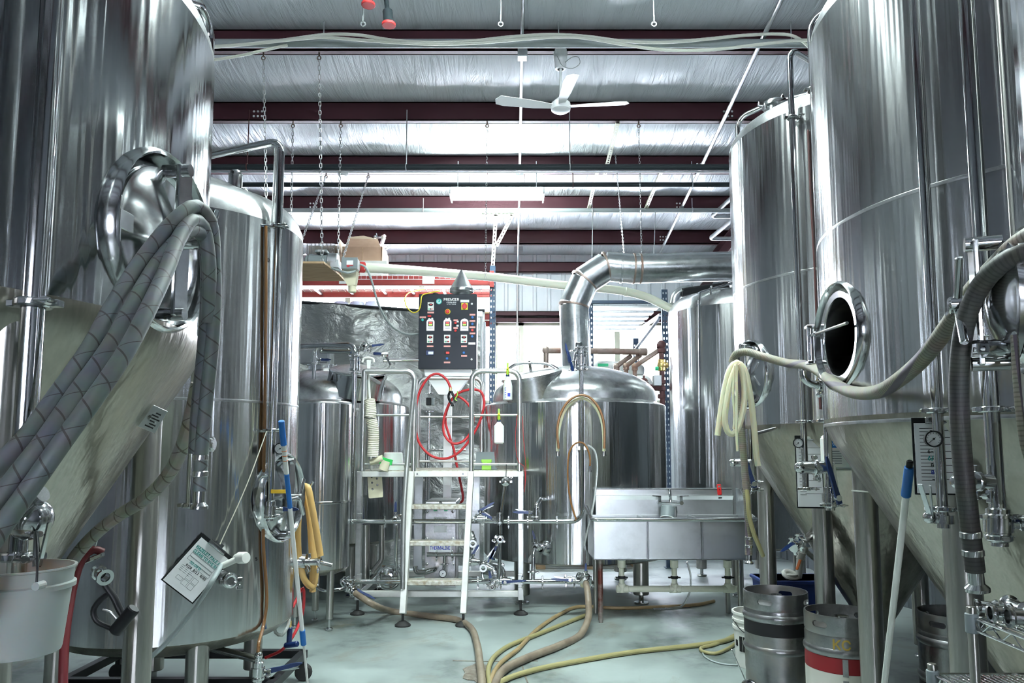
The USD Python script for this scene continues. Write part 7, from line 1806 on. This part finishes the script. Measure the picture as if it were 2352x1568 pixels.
sack('white malt sack with green print, top of the pile behind the gas pipes', 1415, 850, 10.0, 0.75, 0.22, 0.5, -0.05, (-30, -12))
sack('white malt sack in the middle of the pile behind the gas pipes', 1420, 888, 9.95, 0.85, 0.22, 0.5)
sack('white malt sack at the bottom of the pile behind the gas pipes', 1425, 926, 9.95, 0.9, 0.24, 0.5)
sack('white malt sack slumped at the right of the pile', 1470, 905, 9.8, 0.32, 0.5, 0.4)
one('pallet_shelf', 'grey rack shelf under the malt sacks', 'shelf', bx(P(1362, 930, RY0)[0], P(1515, 930, RY0)[0], RY0 + .02, RY1, P(1400, 950, 9.95)[2] - .03, P(1400, 950, 9.95)[2], .004), 'galvanised')
# low clutter in the gloom behind the kettle legs
t = T('wooden_pallet', 'wooden pallet on the floor in the gloom under the kettle', 'pallet', (1.1, 9.9, 0))
for k in range(7):
    t.p('deck_board', bx(0.3, 1.7, 9.45 + .15 * k, 9.56 + .15 * k, .11, .13, .002), 'wood_board')
for k in range(3):
    t.p('bearer', bx(0.3 + .62 * k, 0.42 + .62 * k, 9.45, 10.46, 0, .11, .003), 'wood_board')
t = T('wooden_pallet', 'wooden pallet on the floor in the gloom left of the heat exchanger', 'pallet', (-1.6, 9.9, 0))
for k in range(7):
    t.p('deck_board', bx(-2.3, -.9, 9.7 + .15 * k, 9.81 + .15 * k, .11, .13, .002), 'wood_board')
for k in range(3):
    t.p('bearer', bx(-2.3 + .62 * k, -2.18 + .62 * k, 9.7, 10.7, 0, .11, .003), 'wood_board')
one('storage_tote', 'dark blue storage tote on the floor left under the mash tun', 'tub', bx(-2.6, -1.9, 9.0, 9.3, 0.13, .5, .02), 'tote_blue')

# ---------------------------------------------------------------- grain auger
AD = 7.35
t = T('auger_board', 'plywood board hung on chains carrying the auger motor', 'board', P(790, 620, AD))
bz = P(740, 606, 7.1)[2]
pl = [P(660, 606, 7.1), P(743, 604, 7.1), P(772, 622, 7.1 + .0)]
n0 = A([pl[0][0], 7.0, bz]); 
t.p('board', slab(Polygon([(P(640, 606, 7.0)[0], 7.0), (P(744, 606, 7.0)[0], 7.0), (P(775, 606, 7.4)[0], 7.45), (P(775, 606, 7.4)[0], 7.75), (P(640, 606, 7.0)[0], 7.75)]), 0.02, (0, 0, bz - .02), EX, EY, EZ), 'wood_board')
t = T('auger_motor', 'grey electric motor lying on the hung plywood board', 'motor', P(735, 595, 7.25))
mz = bz + .075
mx0, mx1 = P(706, 590, 7.3)[0], P(768, 590, 7.3)[0]
t.p('motor_body', cat(cyl((mx0 + .02, 7.3, mz), (mx1 - .06, 7.3, mz), 0.075, 24, 0.01), cyl((mx0 - .02, 7.3, mz), (mx0 + .03, 7.3, mz), 0.06, 24, 0.015), bx(mx0 + .05, mx1 - .1, 7.24, 7.36, bz, bz + .02)), 'grey_plastic')
t.p('gearbox', cat(cyl((mx1 - .06, 7.3, mz), (mx1 + .04, 7.3, mz), 0.085, 24, 0.008), bx(mx1 - .02, mx1 + .06, 7.22, 7.38, bz, mz)), 'galvanised')
t.p('capacitor_box', bx(mx0 + .10, mx0 + .22, 7.2, 7.3, mz + .07, mz + .10, .006), 'grey_plastic')
t.p('rating_plate', bx(mx0 + .13, mx0 + .20, 7.195, 7.2, mz + .075, mz + .095), 'silver_plate')
t.p('motor_cable', tube(spline([P(758, 614, 7.25), P(775, 620, 7.15), P(800, 626, 7.1), P(816, 622, 7.15)]), 0.011, 10, uv=False), 'grey_conduit')
t = T('switch_box', 'grey metal switch box with red and white labels at the auger head', 'box', P(804, 604, 7.2))
a, b = P(785, 617, 7.2), P(821, 592, 7.2)
t.p('box_body', bx(a[0], b[0], 7.2, 7.32, a[2], b[2], .005), 'galvanised')
t.p('box_lid', bx(a[0] - .003, b[0] + .003, 7.19, 7.2, a[2] - .003, b[2] + .003, .002), 'grey_plastic')
t.p('paper_label', bx(P(796, 610, 7.19)[0], P(811, 610, 7.19)[0], 7.187, 7.19, P(796, 608, 7.19)[2], P(796, 598, 7.19)[2]), 'paper')
t.p('red_stripe', cat(bx(P(796, 610, 7.19)[0], P(811, 610, 7.19)[0], 7.186, 7.188, P(796, 610, 7.19)[2], P(796, 608.5, 7.19)[2]), bx(P(797, 610, 7.19)[0], P(803, 610, 7.19)[0], 7.186, 7.188, P(796, 613, 7.19)[2], P(796, 611, 7.19)[2])), 'red_plastic')
ap = [P(806, 612, 7.42), P(835, 614, 7.45), P(960, 622, 8.1), P(1060, 630, 8.62), P(1130, 636, 8.8), P(1285, 654, 8.95), P(1380, 662, 9.05), P(1440, 670, 9.15), P(1490, 684, 9.2), P(1560, 720, 9.25)]
t = T('grain_auger', 'long cream plastic grain auger pipe crossing to the hot liquor tank', 'auger', P(1130, 636, 8.35))
t.p('auger_tube', tube(spline(ap, .05), 0.052, 20, uv=False), 'auger_pvc')
t.p('red_coupling', cyl(P(824, 613, 7.43), P(837, 614, 7.46), 0.057, 20, .003), 'red_disc')
t.p('joint_ring', cyl(P(1435, 669, 9.14), P(1442, 671, 9.15), 0.057, 20, .003), 'auger_pvc')
t.p('chute', cat(hull(np.vstack([P(783, 624, 7.35) + A([[0, d, 0] for d in (-.06, .06)]), P(822, 624, 7.35) + A([[0, d, 0] for d in (-.06, .06)]), P(800, 658, 7.35) + A([[0, d, 0] for d in (-.04, .04)]), P(818, 656, 7.35) + A([[0, d, 0] for d in (-.04, .04)])])), cyl(P(809, 655, 7.35), P(809, 671, 7.35), 0.04, 20)), 'cream_cloth', label='cream spout under the auger head')


def chain(name, lab, a, b, group=None, L=0.05, r=0.0035, w=0.011):
    """A chain of alternating links from a down to b, hung on an eye bolt."""
    d = b - a
    n = max(2, int(np.linalg.norm(d) / (L * .82)))
    u, v_, d_ = frame_of(d)
    ms = []
    for k in range(n):
        c = a + d * (k + .5) / n
        s = u if k % 2 else v_
        h_ = L / 2 - w
        pts = [c + d_ * h_ + (s * math.cos(x) + d_ * math.sin(x)) * w for x in np.linspace(0, pi, 6)] + [c - d_ * h_ + (s * math.cos(x) + d_ * math.sin(x)) * w for x in np.linspace(pi, 2 * pi, 6)]
        ms.append(tube(np.array(pts + [pts[0]]), r, 5, cap=False, uv=False))
    t = T(name, lab, 'chain', a, group)
    t.p('links', cat(*ms), 'chain_zinc', kind='stuff')
    t.p('eye_bolt', cat(cyl(a, a + EZ * .07, 0.008, 8), ring(a + EZ * -.01, (0, 1, 0), 0.018, 0.005, 16, 6)), 'rusty_steel')


def under(px, y):
    """The point under the purlins at that picture column and depth."""
    x = P(px, 300, y)[0]
    return A([x, y, zp(y) - .01])


for lab, pa_, pb in (('chain hanging at the far left beside the bright tank vent pipe', (605, 131, 6.72), (612, 480, 6.72)), ('long chain hanging down to the glasses carton, second from the left', (733, 131, 6.72), (740, 605, 7.02)), ('chain on the second purlin ending above the bright tank', (673, 287, 7.96), (668, 520, 7.9)), ('chain on the second purlin hanging to the auger motor', (783, 287, 7.96), (776, 606, 7.6)),
                     ('slanting chain dropping to the left end of the auger board', (749, 404, 9.2), (692, 555, 8.2)), ('slanting chain dropping to the switch box', (846, 404, 9.2), (786, 598, 7.45))):
    a = P(*pa_); a[2] = min(a[2], zp(pa_[2]) - .005)
    chain('hanging_chain', lab, a, P(*pb))
chain('hanging_chain', 'thin chain right of centre running down to the auger pipe', P(1119, 287, 7.96), P(1115, 640, 8.3), L=.035, w=.008, r=.0025)
chain('hanging_chain', 'thin chain left of the conduit run above the steam stack', P(1411, 330, 9.2), P(1434, 588, 8.05), L=.035, w=.008, r=.0025)
chain('hanging_chain', 'thin chain right of the strut above the steam stack', P(1467, 287, 7.96), P(1474, 590, 8.03), L=.035, w=.008, r=.0025)

# ---------------------------------------------------------------- services under the roof
for py, D, r, m, lab in ((384, 7.9, 0.034, 'insulation_black', 'upper black insulated pipe crossing under the roof'), (424, 9.1, 0.030, 'insulation_black', 'middle black pipe crossing behind the glowing lamp'), (483, 10.2, 0.033, 'grey_conduit', 'lower grey pipe crossing below the glowing lamp')):
    z = P(1176, py, D)[2]
    t = T('roof_pipe', lab, 'pipe', (0, D, z))
    t.p('pipe_run', cyl((XL + .05, D, z), (XR - .05, D, z), r, 18), m)
    if py == 384:
        t.p('thin_tube', cyl((XL + .05, D - .01, z - .055), (XR - .05, D - .01, z - .055), 0.012, 12), 'galvanised')
    for px in {384: (568, 933, 1309), 424: (1052, 1232, 1316, 1590), 483: (972, 1360, 1590)}[py]:
        x = P(px, py, D)[0]
        t.p('hanger', cat(cyl((x, D, z), (x, D, zp(D) + .1), 0.006, 8), ring((x, D, z), EX, r + .006, .006, 20, 6)), 'dark_rust' if px in (1316, 568) else 'galvanised')
z = P(1176, 100, 6.45)[2]
t = T('cable_tray', 'grey round conduit in front of the nearest purlin under the white cables', 'conduit', (0, 6.45, z))
t.p('conduit_run', cat(cyl((XL + .05, 6.45, z), (XR - .05, 6.45, z), 0.04, 18)), 'grey_conduit')
for px in (743, 1283, 1818):
    x = P(px, 100, 6.45)[0]
    t.p('hanger_rod', cyl((x, 6.45, z), (x, 6.45, zp(6.45) + .12), 0.006, 8), 'galvanised')
CD = 6.35
hose('white_cable', 'upper white cable waving across in front of the nearest purlin', 'cable', [P(x, y, CD) for x, y in ((440, 112), (520, 106), (600, 98), (680, 88), (750, 79), (820, 80), (900, 92), (980, 97), (1080, 94), (1180, 84), (1270, 79), (1350, 84), (1430, 94), (1520, 97), (1620, 90), (1700, 82), (1780, 78), (1820, 82), (1850, 100), (1875, 130))], 0.0145, 'cable_white', n=10)
hose('white_cable', 'lower white cable sagging across in front of the nearest purlin', 'cable', [P(x, y, CD - .05) for x, y in ((440, 110), (560, 102), (680, 90), (740, 86), (830, 92), (900, 97), (1000, 101), (1100, 98), (1200, 90), (1280, 85), (1340, 87), (1420, 100), (1500, 112), (1580, 116), (1660, 112), (1760, 100), (1830, 93), (1900, 91))], 0.0145, 'cable_white', n=10)
hose('white_cable', 'short white cable slanting up at the left behind the fermenter pipe', 'cable', [P(x, y, CD + .03) for x, y in ((440, 142), (500, 136), (560, 126), (620, 112), (660, 104))], 0.013, 'cable_white', n=10)


def conduit(name, lab, pts, r, boxes=(), m='galvanised'):
    t = T(name, lab, 'conduit', pts[len(pts) // 2])
    t.p('conduit_run', cat(*[cyl(a, b, r, 12) for a, b in zip(pts, pts[1:])]), m)
    for c, sx, sz in boxes:
        t.p('junction_box', obox(c, EX * sx, EY * .05, EZ * sz, .005), 'galvanised')
    return t


ya, yb2 = 4.6, 12.3
xc0 = P(1200, 100, 6.6)[0]
zc = lambda y: zp(y) - .03
conduit('ceiling_conduit', 'straight conduit running along the roof beside the ceiling fan', [A([0.09, ya, zc(ya)]), A([P(1190, 560, yb2)[0], yb2, zc(yb2)]), A([P(1188, 600, YB - .2)[0], YB - .2, zc(YB) - .1]), A([P(1188, 1000, YB - .2)[0], YB - .2, 1.0])], 0.016,
        [(P(1200, 123, 6.62), .045, .05), (P(1193, 400, 9.2), .05, .035), (P(1191, 570, 12.3), .075, .06)])
conduit('ceiling_conduit', 'slanting conduit running back along the roof on the right', [A([P(1830, -20, 5.6)[0], 5.6, zc(5.6)]), A([P(1505, 585, 12.5)[0], 12.5, zc(12.5)])], 0.022, [], 'galvanised')
t = T('ceiling_fan', 'white three-blade ceiling fan on a down rod', 'ceiling fan', P(1288, 248, 6.75))
fz_ = P(1288, 246, 6.72)
mx = A([fz_[0], 6.72, zp(6.72) + .0])
t.p('canopy', lathe([(0.03, -.17), (0.05, -.165), (0.07, 0.01), (0, 0.01)], 28, mx), 'white_paint')
t.p('down_rod', cyl(fz_ + EZ * .05, mx - EZ * .1, 0.012, 14), 'white_paint')
t.p('motor_housing', lathe([(0, -.055), (0.06, -.05), (0.09, -.03), (0.095, 0.0), (0.09, 0.035), (0.05, 0.07), (0.03, 0.09), (0, 0.09)], 40, fz_), 'white_paint')
for a_ in (math.radians(-9), math.radians(196), math.radians(-84)):
    d = A([math.cos(a_), math.sin(a_), 0]); s = A([-d[1], d[0], 0])
    tilt = EZ * 0.22
    bl = Polygon([(0.08, -.035), (0.25, -.06), (0.55, -.075), (0.62, -.06), (0.64, 0.0), (0.60, .06), (0.3, .05), (0.08, .03)])
    t.p('blade', slab(bl, 0.006, fz_ + EZ * .0, d - EZ * .02, norm(s + tilt), norm(np.cross(d, s + tilt))), 'white_paint')
t.p('cord_loop', tube(spline([P(1276, 120, 6.7), P(1283, 135, 6.66), P(1293, 152, 6.66), P(1315, 157, 6.66), P(1332, 145, 6.66), P(1328, 131, 6.66), P(1315, 131, 6.66), P(1298, 143, 6.66)]), 0.0035, 8, uv=False), 'grey_conduit')
t.p('pull_rod', cyl(P(1308, 262, 6.7), P(1308, 290, 6.72), 0.003, 6), 'chain_zinc')


def strut(lab, a, b):
    t = T('strut_channel', lab, 'strut', b)
    d = norm(b - a); L = np.linalg.norm(b - a)
    s = norm(np.cross(d, EY)) ; nn = np.cross(s, d)
    pl = sbox(-.02, 0, .02, L)
    for k in np.arange(.05, L - .03, .05):
        pl = pl.difference(sbox(-.007, k, .007, k + .028))
    t.p('slotted_face', slab(pl, .003, a, s, d, nn), 'pvc')
    t.p('channel_sides', cat(*[obox(a + d * L / 2 + s * .02 * k + nn * .018, s * .0015, d * L / 2, nn * .018) for k in (-1, 1)]), 'pvc')


strut('slotted strut slanting from the second purlin, right of the fan', P(1419, 284, 7.95), P(1387, 412, 9.15))
strut('slotted strut between the black pipes above the stack, left one', P(1372, 396, 9.15), P(1351, 486, 10.3))
strut('slotted strut between the black pipes above the stack, right one', P(1519, 396, 9.15), P(1482, 486, 10.3))
ys_ = 10.3
t = T('strut_bracket', 'cream slotted steel bracket standing up from the blue rack to the roof', 'bracket', P(1135, 560, ys_))
for a, b in ((P(1106, 491, ys_), P(1180, 491, ys_)), (P(1139, 493, ys_), P(1131, 625, ys_)), (P(1177, 494, ys_), P(1140, 565, ys_))):
    d = norm(b - a); L = np.linalg.norm(b - a); s = norm(np.cross(d, EY)); nn = np.cross(s, d)
    pl = sbox(-.026, 0, .026, L)
    for k in np.arange(.05, L - .03, .055):
        pl = pl.difference(sbox(-.008, k, .008, k + .028))
    t.p('slotted_bar', slab(pl, .004, a, s, d, nn), 'pvc')
for px in (1112, 1172):
    c = P(px, 491, ys_)
    t.p('hanger_rod', cyl(c, A([c[0], 10.44, zp(10.44) + .02]), 0.006, 8), 'galvanised')
for px, D, e, lab in ((1360, 10.3, 583, 'thin rod hanging to the steam stack, left one'), (1502, 10.3, 583, 'thin rod hanging to the steam stack, right one')):
    one('hanger_rod', lab, 'rod', cyl(under(px, D) - [0, 0, 0], P(px, 590, 8.05 if px < 1400 else 8.05), 0.005, 8), 'galvanised')
ln = ('first', 'second', 'third', 'fourth')
for i, px in enumerate((462, 834, 1150, 1502)):
    c = P(px, 50, 5.5)
    t = T('roof_hook', f'rod with a clevis hook at the top picture edge, {ln[i]} from the left', 'hook', c)
    t.p('rod', cyl(c, A([c[0], 5.5, zp(5.5) + .01]), 0.007, 8), 'galvanised')
    t.p('clevis', cat(ring(c - EZ * .02, EY, 0.018, .006, 16, 6), bar(c, c + EZ * .05, 0.02, .012)), 'galvanised')
for px, p0, p1, lab in ((846, -30, 8, 'black drop pipe with a red disc end at the top edge, left one'), (893, 0, 54, 'black drop pipe with a red disc end at the top edge, right one')):
    D = 5.3
    a, b = P(px - 12, p0 - 60, D + .1), P(px, p1, D)
    t = T('drop_pipe', lab, 'pipe', b)
    t.p('pipe', cat(cyl(a, b, 0.018, 14), cyl(b, A([b[0], b[1], b[2]]) + (a - b) * .25, 0.038, 18, .008), cyl(a, A([a[0], a[1] + .1, zp(a[1] + .1) + .15]), 0.018, 12)), 'insulation_black')
    t.p('red_disc', cyl(b - EZ * .02, b + EZ * .004, 0.052, 26, .004), 'red_disc')
# tank level pipes on the far right under the roof
for a, b, lab in (((1688, 446, 9.6), (1634, 497, 10.4), 'upper grey pipe jutting from behind the second right fermenter'), ((1690, 500, 9.6), (1630, 548, 10.4), 'lower grey pipe jutting from behind the second right fermenter')):
    t = T('bent_pipe', lab, 'pipe', P(*b))
    t.p('pipe_run', pipe([P(*a) + A([.25, -.3, .2]), P(*b), P(b[0] + 80, b[1], 10.4)], 0.03, .04), 'galvanised')
hq = P(1590, 300, 8.05)
# hot liquor tank lid details
c = P(1625, 672, 7.75)
ht.p('lid_pipe', cat(pipe([P(1606, 700, 7.5), P(1606, 672, 7.55), P(1690, 648, 7.9)], 0.014, .05), pipe([P(1606, 690, 7.5), P(1608, 1110, 7.5)], 0.012), cyl(P(1633, 662, 7.65), P(1633, 676, 7.65), .012, 12), clampm(P(1634, 661, 7.65), EX, .015)), 'steel_pipe')
ht.p('lid_cone', lathe([(0.36, 0), (0.14, 0.12), (0.10, 0.14), (0.10, 0.2), (0.12, 0.2), (0.12, 0.22), (0, 0.22)], 40, (HT[0], HT[1], zeh + .16)), 'steel_dome')
t = T('dark_hose_pipe', 'thick foil-wrapped duct bending over the hot liquor tank lid', 'duct', P(1600, 665, 8.9))
t.p('wrapped_elbow', tube(spline([P(1548, 698, 9.0), P(1552, 680, 9.0), P(1568, 668, 9.0), P(1590, 664, 9.0)]), .06, 16, uv=False), 'duct_metal')
t.p('dark_run', tube(spline([P(1566, 672, 8.95), P(1620, 664, 8.95), P(1700, 655, 8.95)]), .055, 16, uv=False), 'black_plastic')

one('smoke_detector', 'small white smoke detector on the third purlin left of the lamp', 'smoke detector', cat(lathe([(0, -.05), (0.05, -.045), (0.065, -.02), (0.065, 0), (0, 0)], 24, under(790, 9.2))), 'white_paint')
hose('red_string', 'thin red string hanging from the right end of the platform rail', 'string', [P(x, y, 6.86) for x, y in ((1188, 953), (1184, 1000), (1186, 1040), (1192, 1062), (1203, 1070), (1206, 1110), (1204, 1130), (1208, 1085), (1202, 1000), (1200, 955))], 0.003, 'red_hose', n=6)
